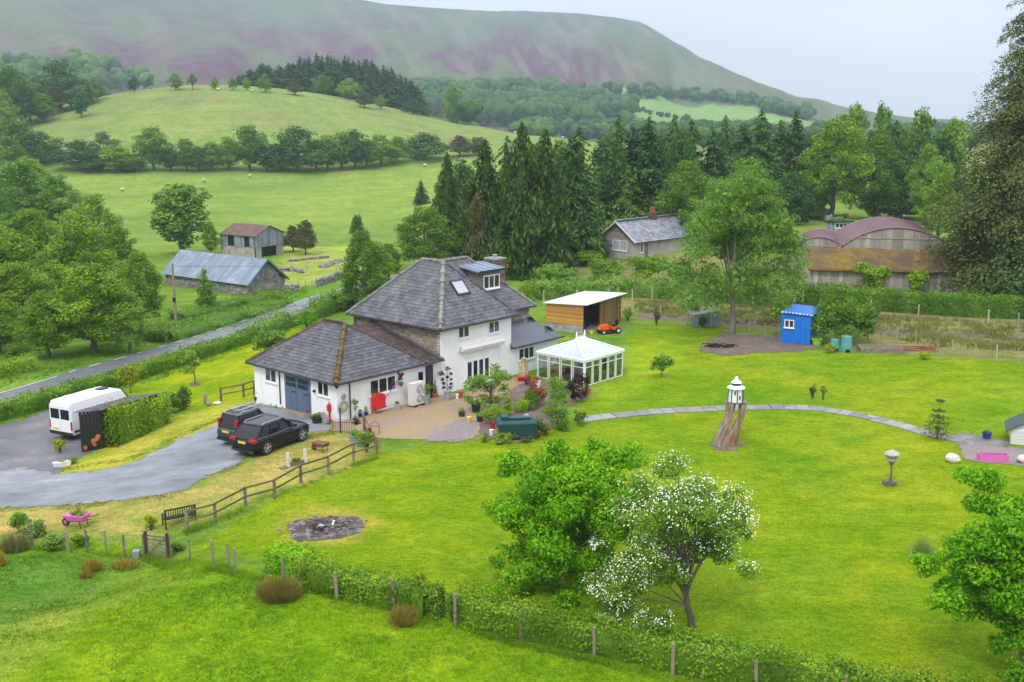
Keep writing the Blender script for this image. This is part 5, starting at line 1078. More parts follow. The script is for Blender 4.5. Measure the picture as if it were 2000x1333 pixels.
railfence('two slanting rails from the yard gate down to the corner post', [(712, 842), (736, 888)], .95, 'wrail', 'wrail')
postwire('leaning posts and wire left of the small wooden field gate', [(-6, 1064), (64, 1069), (134, 1080), (171, 1080), (208, 1083), (244, 1089), (283, 1088)])
postwire('posts and wire between the field gate and the start of the clipped hedge', [(333, 1090), (372, 1096), (417, 1104), (447, 1110), (460, 1119)], 1.0, .05)
postwire('long line of grey posts and wire along the field side of the front hedge', [(555, 1142), (659, 1171), (771, 1193), (890, 1221), (1019, 1252), (1161, 1285), (1314, 1322), (1477, 1352), (1650, 1385)], 1.12, .065, wires=4)
postwire('post and netting fence behind the soil patch left of the blue shed', [(1222, 612), (1290, 622), (1388, 640), (1436, 648), (1464, 650), (1493, 657), (1522, 662)], 1.15, .05, 'wgrey', 3, net=True)
postwire('post and netting paddock fence right of the timber pile', [(1721, 668), (1751, 672), (1788, 676), (1830, 689), (1860, 693), (1904, 701), (1946, 706), (1988, 711), (2060, 720)], 1.15, .05, 'wgrey', 3, net=True)
postwire('wire fence along the front of the overgrown hedge below the bungalow', [(1062, 592), (1128, 590), (1190, 590), (1235, 588), (1274, 585), (1340, 588), (1400, 596), (1470, 602)], 1.2, .07, 'wgrey', 3)
postwire('far post and wire fence in front of the long clipped hedge at right', [(1602, 600), (1700, 612), (1793, 622), (1930, 632), (1988, 643), (2080, 650)], 1.3, .07, 'wgrey', 3)
postwire('row of thin posts on the skyline of the hill field below the plantation', [(540, 180), (575, 184), (612, 190), (650, 197), (690, 203), (720, 209), (760, 216), (800, 223)], 1.3, .09, 'wgrey', 2)
# small wooden field gate
P = G(287, 1087); Q = G(329, 1091); o = thing('field_gate', 'small weathered wooden gate between two stout posts', 'gate', P, 0); d = Q - P
for t_ in (0, 1): q = d * t_; MB().box((q.x, q.y, q.z + .55), (.14, .14, 1.25), .3).build('gate_post', mt['wdark'], o)
for k in range(6): MB().bar(d * .06 + Vector((0, 0, .14 + k * .17)), d * .94 + Vector((0, 0, .12 + k * .17)), .03, .08).build('bar', mt['wood'], o)
MB().bar(d * .06 + Vector((0, -.03, .12)), d * .94 + Vector((0, -.03, 1.0)), .03, .08).build('brace', mt['wood'], o)
MB().box((-.42, -.1, .16), (.3, .24, .32)).build('trough', mt['galv'], o)
# telegraph pole
P = G(345, 645); hp = top_z(P, 514) - P.z; o = thing('telegraph_pole', 'dark wooden telegraph pole standing in the bracken beside the road', 'pole', P)
MB().tube([(0, 0, -.2), (0, 0, hp)], [.15, .10], 8).build('pole', mt['wood'], o); MB().box((0, -.15, hp * .46), (.25, .2, .35)).build('box', mt['black'], o)
MB().tube([(0, 0, hp - .3), (14, 6, hp - 1.2), (40, 30, hp + 1.0)], .012, 4, False).build('wire', mt['black'], o)
# dry-stone walls and hurdle by the barn
def drywall(label, pts, h_, w_=.5, seed=1):
    Q = [G(*p) for p in pts]; o = thing('dry_stone_wall', label, 'wall', Q[0]); rr = random.Random(seed); b = MB()
    for a, c in zip(Q[:-1], Q[1:]):
        L = (c - a).length; n = int(L / .3)
        for i in range(n):
            for k in range(int(h_ / .16)):
                for s_ in (-1, 0, 1):
                    p = a.lerp(c, (i + rr.random()) / n) - Q[0]; dd = (c - a).normalized(); p = p + Vector((dd.y, -dd.x, 0)) * s_ * w_ * .3
                    b.box((p.x, p.y, p.z + .08 + k * .15), (rr.uniform(.2, .45), rr.uniform(.18, .3), rr.uniform(.12, .2)), rr.uniform(0, 3), taper=.85)
    b.build('stones', mt['stoneg'], o, kind='stuff'); return o
drywall('short broken dry-stone wall at the barn corner', [(560, 571), (583, 568)], .9, seed=1); drywall('dark dry-stone wall running from the hurdle up to the trees', [(619, 561), (645, 553), (678, 541)], 1.0, seed=2)
drywall('low ruined wall in the grass behind the long barn', [(545, 530), (575, 530), (592, 534)], .5, seed=3); drywall('scattered heap of pale rubble in the paddock beyond the barn', [(630, 524), (650, 516), (668, 510)], .45, 1.6, seed=4); drywall('thin line of fallen stones below the old orchard trees', [(562, 512), (600, 508), (640, 504)], .32, seed=5)
postwire('metal hurdle and posts closing the gap between the two stone walls', [(584, 567), (597, 567), (610, 564), (619, 562)], .95, .04, 'galv', 5, net=True)
postwire('grey strainer post and wire in the paddock behind the barn', [(540, 540), (572, 536), (600, 530), (632, 530), (660, 524)], 1.2, .08, 'wgrey', 2)
# ------------------------------------------------------------------ vehicles
def wheel(parent, x, y, r_, w_, side, spokes=5):
    b = MB().lathe((x, y, r_), [(r_ * .72, -w_ / 2), (r_ * .96, -w_ / 2), (r_, -w_ * .3), (r_, w_ * .3), (r_ * .96, w_ / 2), (r_ * .72, w_ / 2)], 22, ax='y'); wo_ = b.build('wheel', mt['rub'], parent, smooth=False)
    b = MB(); yy = y + side * (w_ / 2 + .005)
    for i in range(spokes):
        a = 2 * math.pi * i / spokes + .3; c, s_ = math.cos(a), math.sin(a); p0 = Vector((x + c * r_ * .12, yy, r_ + s_ * r_ * .12)); p1 = Vector((x + c * r_ * .68, yy, r_ + s_ * r_ * .68)); b.bar(p0, p1, .03, r_ * .26, up=(0, 1, 0))
        b.bar(p0, p1, r_ * .22, .03, up=(0, 1, 0))
    b.lathe((x, yy, r_), [(r_ * .18, -.02), (r_ * .18, .02)], 10, ax='y')
    prof = []; b.lathe((x, yy - side * .012, r_), [(r_ * .72, -.01), (r_ * .72, .01)], 20, ax='y') if False else None
    for i in range(20): a0_, a1_ = 2 * math.pi * i / 20, 2 * math.pi * (i + 1) / 20; b.bar((x + math.cos(a0_) * r_ * .69, yy, r_ + math.sin(a0_) * r_ * .69), (x + math.cos(a1_) * r_ * .69, yy, r_ + math.sin(a1_) * r_ * .69), .02, r_ * .07, up=(0, 1, 0))
    b.build('rim', mt['rim'], wo_)
def loft(b, secs, closed=True):
    """secs: list of equal-length rings"""
    n = len(secs[0]); vs = [p for s_ in secs for p in s_]; fs = [(i * n + k, i * n + (k + 1) % n, (i + 1) * n + (k + 1) % n, (i + 1) * n + k) for i in range(len(secs) - 1) for k in range(n)]
    fs += [tuple(range(n - 1, -1, -1)), tuple((len(secs) - 1) * n + k for k in range(n))]; b.add(vs, fs)
def subsurf(o, lv=2):
    m_ = o.modifiers.new('sub', 'SUBSURF'); m_.levels = lv; m_.render_levels = lv
def suv(name, label, cat, P, rz, L, W, Hh, paint, beltf, wheels, wr_, hood=.74, nose=.6, taillow=False, rails=True, tslope=.42):
    o = thing(name, label, cat, P, rz); hw = W / 2; bz = .24; belt = Hh * beltf
    # body stations x from rear(-) to front(+): (x, zlow, zmid, ztop, w)
    xr, xf = -L / 2, L / 2
    st = [(xr, .42, .6, .78, .80), (xr + .05, .32, .62, belt - .12, .90), (xr + .3, bz, .62, belt, .985), (xr + .32 * L, bz, .62, belt, 1), (0, bz, .62, belt - .01, 1), (xf - L * .30, bz, .6, belt - .05, 1), (xf - L * .22, bz, .6, belt - .10, .985), (xf - .35, bz, .58, belt * hood + .22, .95), (xf - .10, .3, .55, belt * hood + .08, .86), (xf, .36, .52, belt * nose, .74)]
    secs = []
    for x, zl, zm, zt, k in st:
        w_ = hw * k; secs.append([(x, -w_ * .86, zl), (x, -w_ * .98, zl + .1), (x, -w_, zm), (x, -w_ * .985, zt - .1), (x, -w_ * .90, zt), (x, -w_ * .3, zt + .035), (x, w_ * .3, zt + .035), (x, w_ * .90, zt), (x, w_ * .985, zt - .1), (x, w_, zm), (x, w_ * .98, zl + .1), (x, w_ * .86, zl)])
    b = MB(); loft(b, secs); body = b.build('body', mt[paint], o, smooth=True); subsurf(body, 1)
    # glasshouse
    cr, cf = xr + .10, xf - L * .255; tr_, tf = xr + tslope, xf - L * .42; zt = Hh - .07
    def ring(z, f):
        a, c = cr + (tr_ - cr) * f, cf + (tf - cf) * f; w_ = hw * (.95 - .17 * f); return [(a, -w_ * .9, z), (a + .25, -w_, z), ((a + c) / 2, -w_ * 1.0, z), (c - .35, -w_ * .98, z), (c, -w_ * .8, z), (c + .04 * (1 - f), 0, z), (c, w_ * .8, z), (c - .35, w_ * .98, z), ((a + c) / 2, w_ * 1.0, z), (a + .25, w_, z), (a, w_ * .9, z), (a - .02, 0, z)]
    b = MB(); loft(b, [ring(belt - .04, 0), ring((belt + zt) / 2, .5), ring(zt, 1)]); b.build('window', mt['cgl'], o, smooth=False)
    # roof
    def rring(z, k, g=0): r_ = ring(z, 1); cx_ = sum(p[0] for p in r_) / 12; return [(cx_ + (p[0] - cx_) * k, p[1] * k, z) for p in r_]
    b = MB(); loft(b, [rring(zt - .02, 1.01), rring(zt + .02, 1.03), rring(zt + .055, .97), rring(Hh, .75)]); b.build('roof', mt[paint], o, smooth=True)
    for s_ in (-1, 1):
        b = MB()
        for f in (.0, .30, .62, .92):
            x0 = cr + .2 + (cf - .45 - cr) * f; x1 = tr_ + .12 + (tf - .12 - tr_) * f
            b.bar((x0, s_ * hw * .955, belt - .03), (x1, s_ * hw * .795, zt + .01), .07 if f not in (.0, .92) else .11, .03, up=(0, 1, 0))
        b.build('pillar', mt[paint], o); MB().bar((cr + .15, s_ * hw * .975, belt), (cf - .3, s_ * hw * .97, belt), .02, .03).build('belt_trim', mt['steel'], o)
        m_ = MB().box((cf - .35, s_ * (hw + .08), belt + .1), (.16, .2, .14)).build('mirror', mt[paint], o, bevel=.03)
        if rails: MB().tube([(tr_ + .1, s_ * hw * .66, Hh - .03), (tr_ + .3, s_ * hw * .68, Hh + .05), (tf - .3, s_ * hw * .68, Hh + .05), (tf - .1, s_ * hw * .66, Hh - .02)], .022, 6).build('roof_rail', mt['steel'], o)
        MB().bb(xr + .9, xf - 1.1, s_ * (hw - .02) - .02, s_ * (hw - .02) + .02, .26, .36).build('sill_trim', mt['black'], o)
        for x in wheels:
            MB().lathe((x, s_ * (hw - .10), wr_), [(wr_ * 1.16, -.11), (wr_ * 1.16, .105)], 22, ax='y').build('wheel_arch', mt['black'], o); wheel(o, x, s_ * (hw - .09), wr_, .23, s_)
    MB().box((xr - .012, 0, .78), (.03, .52, .12)).build('number_plate', mt['plate'], o)
    MB().box((xf - .01, 0, .5), (.05, .5, .11)).build('number_plate', mt['wpaint'], o)
    MB().box((xr + .02, 0, .34), (.12, W * .80, .16)).build('bumper', mt['black'], o); MB().box((xf - .05, 0, .34), (.12, W * .7, .16)).build('bumper', mt['black'], o)
    return o, xr, hw, belt, zt, Hh
p0, p1 = G(515, 892), G(598, 860); d = (p1 - p0).normalized(); rz = math.atan2(d.y, d.x); nrm_ = Vector((-d.y, d.x, 0)); wb = 2.87; c = (p0 + p1) / 2 + nrm_ * .95; c = c + d * .0
c.z = H1(c.x, c.y) + .03
o, xr, hw, belt, zt, Hh = suv('parked_car', 'glossy black estate SUV parked nearest the lawn on the drive', 'car', c, rz, 4.66, 1.89, 1.62, 'carblk', .62, (-1.42, 1.45), .37, tslope=.78)
for s_ in (-1, 1): MB().prism([(xr - .005, .86), (xr + .2, .86), (xr + .24, .98), (xr + .01, 1.0)], s_ * .48, s_ * (hw - .03)).build('tail_light', mt['lred'], o); MB().box((xr - .0, s_ * .6, .3), (.08, .22, .07)).build('exhaust', mt['steel'], o)
for s_ in (-1, 1): MB().box((2.2, s_ * .68, .72), (.16, .34, .14)).build('headlight', mt['steel'], o, bevel=.03)
g = G(436, 852); c2 = g + d * 1.8 - nrm_ * .3; c2 = c + nrm_ * 2.45 + d * .85; c2.z = H1(c2.x, c2.y) + .03
o, xr, hw, belt, zt, Hh = suv('parked_car', 'dark green tall hatchback with roof bars parked behind the black car', 'car', c2, rz, 3.75, 1.67, 1.72, 'cargrn', .60, (-1.15, 1.15), .34, hood=.8)
for s_ in (-1, 1): MB().bb(xr + .13, xr + .3, s_ * (hw - .24), s_ * (hw - .11), .95, 1.45).build('tail_light', mt['lred'], o)
b = MB()
for x in (-.9, 0, .5): b.bar((x, -.62, Hh + .09), (x, .62, Hh + .09), .07, .04)
b.bar((-1.1, -.3, Hh + .13), (.8, -.3, Hh + .13), .1, .05); b.bar((-1.1, .25, Hh + .13), (.8, .25, Hh + .13), .1, .05); b.build('roof_bars', mt['steel'], o)
# van
pl, pr_ = G(96, 856), G(148, 862); azv = 27; dv = ang(azv); nv_ = Vector((-dv.y, dv.x, 0)); P = G(144, 864); Lv, Wv, Hv = 5.8, 1.95, 2.42
c = P + dv * (Lv / 2) + nv_ * (Wv / 2); c.z = H1(c.x, c.y) + .03; o = thing('parked_van', 'white high-roof panel van parked beside the black container', 'van', c, math.atan2(dv.y, dv.x)); xr, xf, hw = -Lv / 2, Lv / 2, Wv / 2
def vring(x, zt, w_, zl=.35): return [(x, -hw * w_ * .97, zl), (x, -hw * w_, zl + .4), (x, -hw * w_, 1.15), (x, -hw * w_ * .97, zt * .72), (x, -hw * w_ * .86, zt - .10), (x, -hw * w_ * .7, zt), (x, hw * w_ * .7, zt), (x, hw * w_ * .86, zt - .10), (x, hw * w_ * .97, zt * .72), (x, hw * w_, 1.15), (x, hw * w_, zl + .4), (x, hw * w_ * .97, zl)]
b = MB(); loft(b, [vring(xr, Hv - .10, .97), vring(xr + .08, Hv, 1), vring(0, Hv + .03, 1), vring(xf - 2.0, Hv, 1), vring(xf - 1.6, Hv - .12, .99), vring(xf - .95, 1.45, .96), vring(xf - .3, 1.15, .92), vring(xf, .85, .8)]); b.build('body', mt['vanw'], o, smooth=False)
for s_ in (-1, 1):
    dr = MB().box((xr - .012, s_ * hw * .46, 1.28), (.03, hw * .88, 1.75)).build('rear_door', mt['vanw'], o); MB().box((xr - .03, s_ * hw * .44, 1.62), (.02, hw * .74, .62)).build('pane', mt['cgl'], dr, bevel=.0)
    MB().box((xr - .01, s_ * hw * .93, .95), (.06, .1, .52)).build('tail_light', mt['lred'], o); MB().box((xf - 1.15, s_ * (hw + .08), 1.35), (.15, .2, .35)).build('mirror', mt['black'], o)
    MB().bb(xr + .15, xf - .5, s_ * hw - .01, s_ * hw + .012, .5, .62).build('side_trim', mt['black'], o)
    for i in range(4): MB().bb(xr + .4 + i * .9, xr + 1.1 + i * .9, s_ * hw * .985 - .012, s_ * hw * .985 + .012, 1.25, 1.8).build('side_panel', mt['vanw'], o)
    for x in (xr + 1.15, xf - 1.0): MB().lathe((x, s_ * (hw - .1), .36), [(.43, -.1), (.43, .105)], 20, ax='y').build('wheel_arch', mt['black'], o); wheel(o, x, s_ * (hw - .09), .35, .23, s_, 8)
b = MB(); b.box((xr - .02, 0, .42), (.14, Wv * .96, .2)); b.build('bumper', mt['black'], o); MB().box((xr - .035, hw * .45, .68), (.02, .5, .12)).build('number_plate', mt['plate'], o)
b = MB(); b.add([(xf - 1.62, -hw * .82, Hv - .16), (xf - 1.62, hw * .82, Hv - .16), (xf - .93, hw * .86, 1.46), (xf - .93, -hw * .86, 1.46)], [(0, 1, 2, 3)]); b.v = [(x + .03, y, z + .03) for x, y, z in b.v]; b.build('windscreen', mt['cgl'], o)
for x, y in ((-1.9, .25), (.4, 0)): MB().box((x, y, Hv + .05), (.7, .55, .08)).build('roof_vent', mt['gutter'] if x > 0 else mt['cream'], o, bevel=.03)
# black clad container with planting behind
mt['shroof'] = M('greyed_purple_tin', (.17, .14, .16), .6, .25, 1.5, rndv=.15)
q0, q1 = G(160, 884), G(202, 876); dc = ang(24); Lc = alen(G(202, 876), 24, 312); hc = top_z(q0, 806) - q0.z; o = thing('storage_container', 'black clad store with corrugated roof, hedged along one side', 'container', q0)
fd = (q1 - q0); fl = fd.length; fdn = fd.normalized()
for i in range(6): p = q0 * 0 + fdn * (fl * i / 6); r_ = fdn * (fl * (i + 1) / 6 - .03); MB().bar(p.lerp(r_, .5) + Vector((0, 0, -.2)), p.lerp(r_, .5) + Vector((0, 0, hc)), (r_ - p).length, .06, up=(fdn.y, -fdn.x, 0)).build('panel', mt['black'], o)
base = [(0, 0), (fd.x, fd.y), (fd.x + dc.x * Lc, fd.y + dc.y * Lc), (dc.x * Lc, dc.y * Lc)]; base2 = [(x + dc.x * .08, y + dc.y * .08) for x, y in base[:2]] + base[2:]
mesh_prism(MB(), base2, -1.5, hc - .2).build('shell', mt['black'], o)
rq = [Vector((x, y, hc)) for x, y in base]; rq = [rq[1] + Vector((.1, -.1, 0)), rq[2] + Vector((.1, 0, -.15)), rq[3] + Vector((-.3, 0, -.15)), rq[0] + Vector((-.3, -.1, 0))]; sheetroof('roof', o, rq, mt['shroof'], .05, 16)
b = MB(); rr = random.Random(2)
for i in range(5): a = rr.random() * fl * .7 + .15; z_ = rr.uniform(.2, .9); p = fdn * a + Vector((fdn.y, -fdn.x, 0)) * .06; b.lathe((p.x, p.y, z_), [(.12, -.02), (.15, .0), (.1, .03)], 9, ax='y')
b.build('wall_ornament', mt['terra'], o)
# ------------------------------------------------------------------ hero trees
def hero(label, bpx, bpy_, clumps, n, leaf, mat, ysp=.8, seed=1, core=.5, r0=.16, zf=.3, twigs=8, name='tree', extra=None, up=.35, shell=.25, bark='bark', lean=(0, 0), nl=10):
    P = G(bpx, bpy_); s = S(P); rng = random.Random(seed); cl = []
    R_all = max(abs(c[0] - bpx) for c in clumps) / s
    for (cx, cy, cr) in clumps:
        for rep in range(2):
            y = rng.uniform(-1, 1) * ysp * R_all * .6; d = depth(P) + y; k = d / FPX; x = (cx + rng.uniform(-.25, .25) * cr - 1000) * k - P.x; z = (bpy_ - cy + rng.uniform(-.2, .2) * cr) * k / CT * .98 + y * ST * .9
            q = cr * k * rng.uniform(.7, 1.0); cl.append((x, y, max(z, q * .6), q, q, q * .8))
    o = thing(name, label, 'tree', P); link('crown', crown('crown', seed, cl, n, leaf, mt[mat], core, up, shell, cull=False), o)
    link('trunk', limbs_mesh('trunk', cl, mt[bark], max(c[2] for c in cl), r0, seed, zf, lean, nl, twigs), o)
    if extra: extra(o, cl, seed)
    return o
mp_ = [(1060, 940, 55), (1120, 915, 50), (1175, 905, 48), (1225, 925, 38), (1010, 985, 50), (1080, 995, 62), (1150, 975, 58), (1210, 975, 40), (985, 1035, 30), (1030, 1050, 52), (1100, 1060, 55), (1160, 1040, 45), (1000, 1090, 34), (1060, 1110, 40), (1120, 1110, 34), (970, 1115, 24), (1020, 1150, 26), (1085, 1150, 22), (1000, 925, 26), (1240, 905, 16), (1150, 880, 24), (1090, 890, 28)]
hero('bright green maple in full leaf standing behind the front hedge', 1166, 1150, [(x, y, r * 1.12) for x, y, r in mp_] + [(1100, 940, 60), (1050, 1000, 60), (1130, 1040, 60), (1190, 950, 50), (1080, 1060, 50)], 60000, .125, 'lf_maple', .75, 101, .85, .13, .28, 6, lean=(-1.4, .4))
hw_ = [(1250, 960, 42), (1300, 940, 44), (1350, 935, 40), (1395, 965, 42), (1430, 1000, 34), (1225, 1010, 40), (1290, 1010, 48), (1350, 1010, 48), (1410, 1050, 42), (1450, 1070, 26), (1230, 1070, 38), (1290, 1075, 42), (1350, 1080, 44), (1400, 1110, 30), (1210, 1130, 36), (1180, 1180, 32), (1240, 1170, 38), (1285, 1150, 30), (1220, 1215, 30), (1180, 1230, 22), (1165, 1105, 20), (1270, 1200, 20)]
def blossom(o, cl, sd):
    rng = np.random.RandomState(sd + 5); c = np.array(cl); n = 5200; i = rng.randint(0, len(c), n); spr = rng.normal(size=(len(c), 24, 3)); spr[..., 2] = np.abs(spr[..., 2]); spr /= np.linalg.norm(spr, axis=2, keepdims=True)
    d = spr[i, rng.randint(0, 24, n)] + rng.normal(size=(n, 3)) * .22; C = c[i, :3] + d * c[i, 3:] * 1.05; V, F = quads(rng, C, d + rng.normal(size=(n, 3)) * .5 + [0, -.3, .5], .06, .9)
    link('blossom', np_mesh('blossom', V, [F], mt['petal'], rnd=rng.rand(n)), o, 'stuff')
hero('hawthorn tree covered in white blossom with dark forked stems beside the maple', 1350, 1228, [(x, y, r * 1.08) for x, y, r in hw_] + [(1320, 970, 50), (1260, 1040, 45), (1380, 1050, 45), (1310, 1110, 36), (1200, 1160, 36), (1250, 1110, 34)], 40000, .105, 'lf_bloss', .75, 102, 0, .14, .16, 14, extra=blossom, shell=.4, lean=(-.6, 0), nl=16)
rt_ = [(1900, 990, 45), (1950, 970, 50), (2010, 980, 60), (1850, 1050, 42), (1900, 1060, 50), (1960, 1050, 60), (2040, 1060, 70), (1790, 1095, 32), (1840, 1110, 42), (1900, 1130, 50), (1970, 1130, 60), (2050, 1140, 70), (1870, 1180, 36), (1930, 1200, 45), (1990, 1210, 50), (2060, 1220, 60), (1950, 1255, 28), (2000, 1260, 36), (2100, 1020, 60), (2110, 1120, 60)]
hero('leafy bright green tree cut off by the right edge of the lawn', 1992, 1310, [(x, y, r * 1.1) for x, y, r in rt_] + [(1930, 1015, 48), (1880, 1030, 44), (1915, 1030, 50), (1945, 1045, 55), (1930, 990, 44), (1960, 1090, 60), (1900, 1160, 50)], 52000, .125, 'lf_maple', .8, 103, .62, .16, .2, 6, bark='barkp')
mid_ = [(1440, 360, 45), (1400, 380, 40), (1480, 375, 42), (1370, 420, 42), (1420, 420, 48), (1480, 420, 48), (1525, 430, 34), (1350, 470, 40), (1400, 480, 50), (1460, 480, 52), (1520, 480, 42), (1550, 490, 24), (1330, 510, 34), (1380, 530, 44), (1440, 535, 46), (1500, 535, 44), (1545, 545, 30), (1340, 555, 30), (1400, 575, 30), (1470, 580, 34), (1520, 590, 26), (1355, 590, 18)]
hero('tall airy broad-crowned tree growing between the mower shed and the blue shed', 1428, 652, [(x, y, r * 1.15) for x, y, r in mid_] + [(1430, 400, 60), (1390, 450, 60), (1470, 450, 60), (1430, 500, 60)], 50000, .15, 'lf_haw', .8, 104, .85, .24, .2, 6, bark='barkp')
bush = [(1620, 610, 30), (1660, 605, 30), (1690, 620, 24), (1610, 640, 26), (1650, 640, 34), (1685, 645, 24)]
hero('large leafy shrub tree between the blue shed and the compost bins', 1652, 674, [(x, y, r * 1.25) for x, y, r in bush], 9000, .17, 'lf_broad', .9, 105, .7, .08, .1, 4, name='shrub_tree')
# small garden trees
hero('small yellow-leaved tree on the side lawn behind the van', 255, 768, [(255, 722, 14), (242, 735, 15), (268, 735, 15), (255, 742, 17), (240, 722, 8), (272, 720, 8)], 1500, .14, 'lf_yel', .8, 106, .4, .04, .3, 2)
hero('young green tree in a round soil bed on the side lawn', 381, 752, [(376, 690, 12), (368, 704, 13), (384, 706, 14), (376, 720, 14), (366, 724, 9)], 1100, .15, 'lf_haw', .8, 107, .3, .05, .3, 2)
hero('loose old fruit tree beside the french window', 958, 800, [(935, 735, 20), (965, 728, 22), (985, 742, 18), (925, 755, 18), (955, 758, 24), (985, 765, 14), (915, 772, 13), (940, 778, 20), (965, 785, 16)], 3000, .14, 'lf_haw', .8, 108, .25, .07, .25, 6)
hero('low spreading bush tree alone on the lawn right of the conservatory', 1292, 738, [(1280, 705, 12), (1298, 702, 14), (1310, 710, 10), (1275, 716, 9), (1292, 716, 13)], 1300, .13, 'lf_haw', .9, 109, .5, .05, .15, 3)
# conical birch by the stone barn
hero('slender light green birch in front of the stone barn wall', 406, 605, [(404, 532, 9), (403, 546, 13), (408, 560, 16), (400, 572, 18), (412, 582, 19), (396, 590, 16), (410, 595, 14)], 3000, .18, 'lf_haw', .9, 110, .7, .08, .1, 2)
# ------------------------------------------------------------------ trees: left foreground wood
L = [('nbig2', 45, 470, 300, 190, 'broad light green oak at the left edge with bare limbs showing'), ('nbig', -30, 620, 400, 240, 'big leafy tree cut off by the left edge above the road'), ('nbig2', 190, 520, 365, 150, 'open-crowned olive green tree behind the roadside wood'), ('nbig3', 70, 560, 395, 170, 'dense green tree in the middle of the roadside wood'), ('nbig', 160, 600, 410, 170, 'round-headed tree at the top of the roadside wood'), ('nbig3', 40, 660, 500, 200, 'dark green tree low in the roadside wood at left'), ('nbig', 185, 690, 500, 210, 'brightest green bushy tree closest to the road in the roadside wood'), ('nbig3', 280, 640, 480, 110, 'narrow green tree at the right end of the roadside wood'), ('nbig', 95, 700, 560, 130, 'low leafy tree at the verge left of the brightest roadside tree'), ('nbig2', 255, 690, 560, 110, 'low dark bush tree between the brightest roadside tree and the telegraph pole')]
for k, px, pb, pt, wp, lb in L: tree(k, px, pb, pt, wp, lb, group='trees of the roadside wood')
tree('tall', 355, 498, 348, 150, 'tall feathery light green ash standing left of the barns'); tree('brA', 412, 500, 432, 40, 'small dark green tree between the ash and the rusty-roofed barn')
tree('brn', 573, 492, 436, 50, 'bronze-leaved orchard tree immediately right of the rusty-roofed barn'); tree('brn', 597, 498, 424, 52, 'second bronze-leaved orchard tree, further right of the rusty-roofed barn')
tree('nbig3', 712, 612, 436, 110, 'irregular broad green tree beside the bend of the road'); tree('dkB', 700, 500, 414, 42, 'small dark crowned tree rising above the road bend'); tree('brA', 735, 560, 470, 70, 'bushy green tree on the far side of the road bend')
tree('nbig3', 830, 530, 392, 150, 'wide bright green tree behind the cottage roof'); tree('nbig3', 760, 545, 470, 70, 'low green tree behind the left hip of the cottage roof'); tree('oakB', 880, 520, 455, 90, 'low round tree just behind the cottage ridge'); tree('oakA', 660, 610, 570, 50, 'light green bush tree by the road in front of the tall cottage roof')
tree('lime', 1030, 590, 545, 42, 'small vivid green tree just right of the cottage wing', name='tree')
# conifers behind the house
CN = [('sp0', 823, 400, 350, 26, 'small dark spruce tip behind the bright tree at the back of the cottage'), ('cy0', 875, 500, 290, 74, 'drooping spire-topped cypress, leftmost of the row behind the cottage'), ('cy1', 950, 530, 268, 110, 'drooping dark cypress second from left behind the cottage'), ('cy0', 1018, 540, 228, 118, 'tallest weeping cypress behind the chimney'), ('cy1', 1062, 535, 245, 110, 'weeping cypress right beside the tallest one'), ('fr0', 1128, 512, 242, 110, 'broad feathery fir behind the bungalow gable'), ('fr0', 1112, 515, 262, 90, 'narrow fir wedged between the weeping cypresses and the broad fir'), ('fr1', 1205, 452, 216, 90, 'light green pointed fir behind the bungalow roof'), ('fr0', 1262, 452, 225, 120, 'full dark green fir behind the bungalow chimney'), ('fr1', 1222, 462, 320, 80, 'yellow-green young larch between two dark firs at the bungalow'), ('brn', 935, 535, 360, 60, 'bare brown twiggy tree among the cypresses'), ('dkA', 1325, 460, 232, 100, 'dark green tree right of the bungalow firs'), ('fr0', 1310, 450, 220, 80, 'pointed fir behind the airy garden tree'), ('sp1', 1385, 440, 246, 80, 'dark spruce above the airy garden tree'), ('fr0', 1410, 430, 222, 70, 'slim spruce tip above the airy garden tree'), ('fr0', 1478, 430, 212, 105, 'wide spruce right of the airy garden tree'), ('sp2', 1545, 425, 210, 80, 'tall dark spruce left of the bright oak'), ('sp0', 1440, 420, 240, 80, 'dark spruce between two taller spruces behind the airy garden tree'), ('tall', 1515, 425, 300, 70, 'dim green tree under the spruces left of the bright oak')]
for k, px, pb, pt, wp, lb in CN: tree(k, px, pb, pt, wp, lb, group='conifers and trees behind the buildings')
tree('nbig', 1625, 432, 208, 175, 'large bright green oak above the arched barn yard'); tree('nbig3', 1712, 430, 250, 130, 'grey-green tree filling the gap right of the large oak', D=None); tree('tall', 1660, 410, 186, 60, 'thin dark tree top poking up behind the large oak'); tree('loose', 1715, 400, 190, 70, 'sparse tree against the sky right of the large oak')
tree('loose', 1790, 410, 200, 110, 'sparse-branched tree against the sky left of the giant conifer'); tree('nbig2', 1805, 440, 268, 110, 'light green tree half hidden by the giant conifer'); tree('tall', 1850, 430, 215, 80, 'pale tree top against the sky beside the giant conifer'); tree('dkA', 1760, 430, 330, 90, 'dark green tree behind the arched barn roof'); tree('lime', 1706, 428, 374, 72, 'small vivid green bush tree behind the arched barn'); tree('oakB', 1830, 480, 330, 90, 'yellow-green tree against the left side of the giant conifer'); tree('brB', 1590, 430, 330, 60, 'green tree beneath the left side of the bright oak')
tree('dkA', 1540, 440, 330, 100, 'shaded tree in front of the spruces left of the oak'); tree('dkB', 1370, 470, 330, 110, 'shaded tree in front of the spruces right of the bungalow')
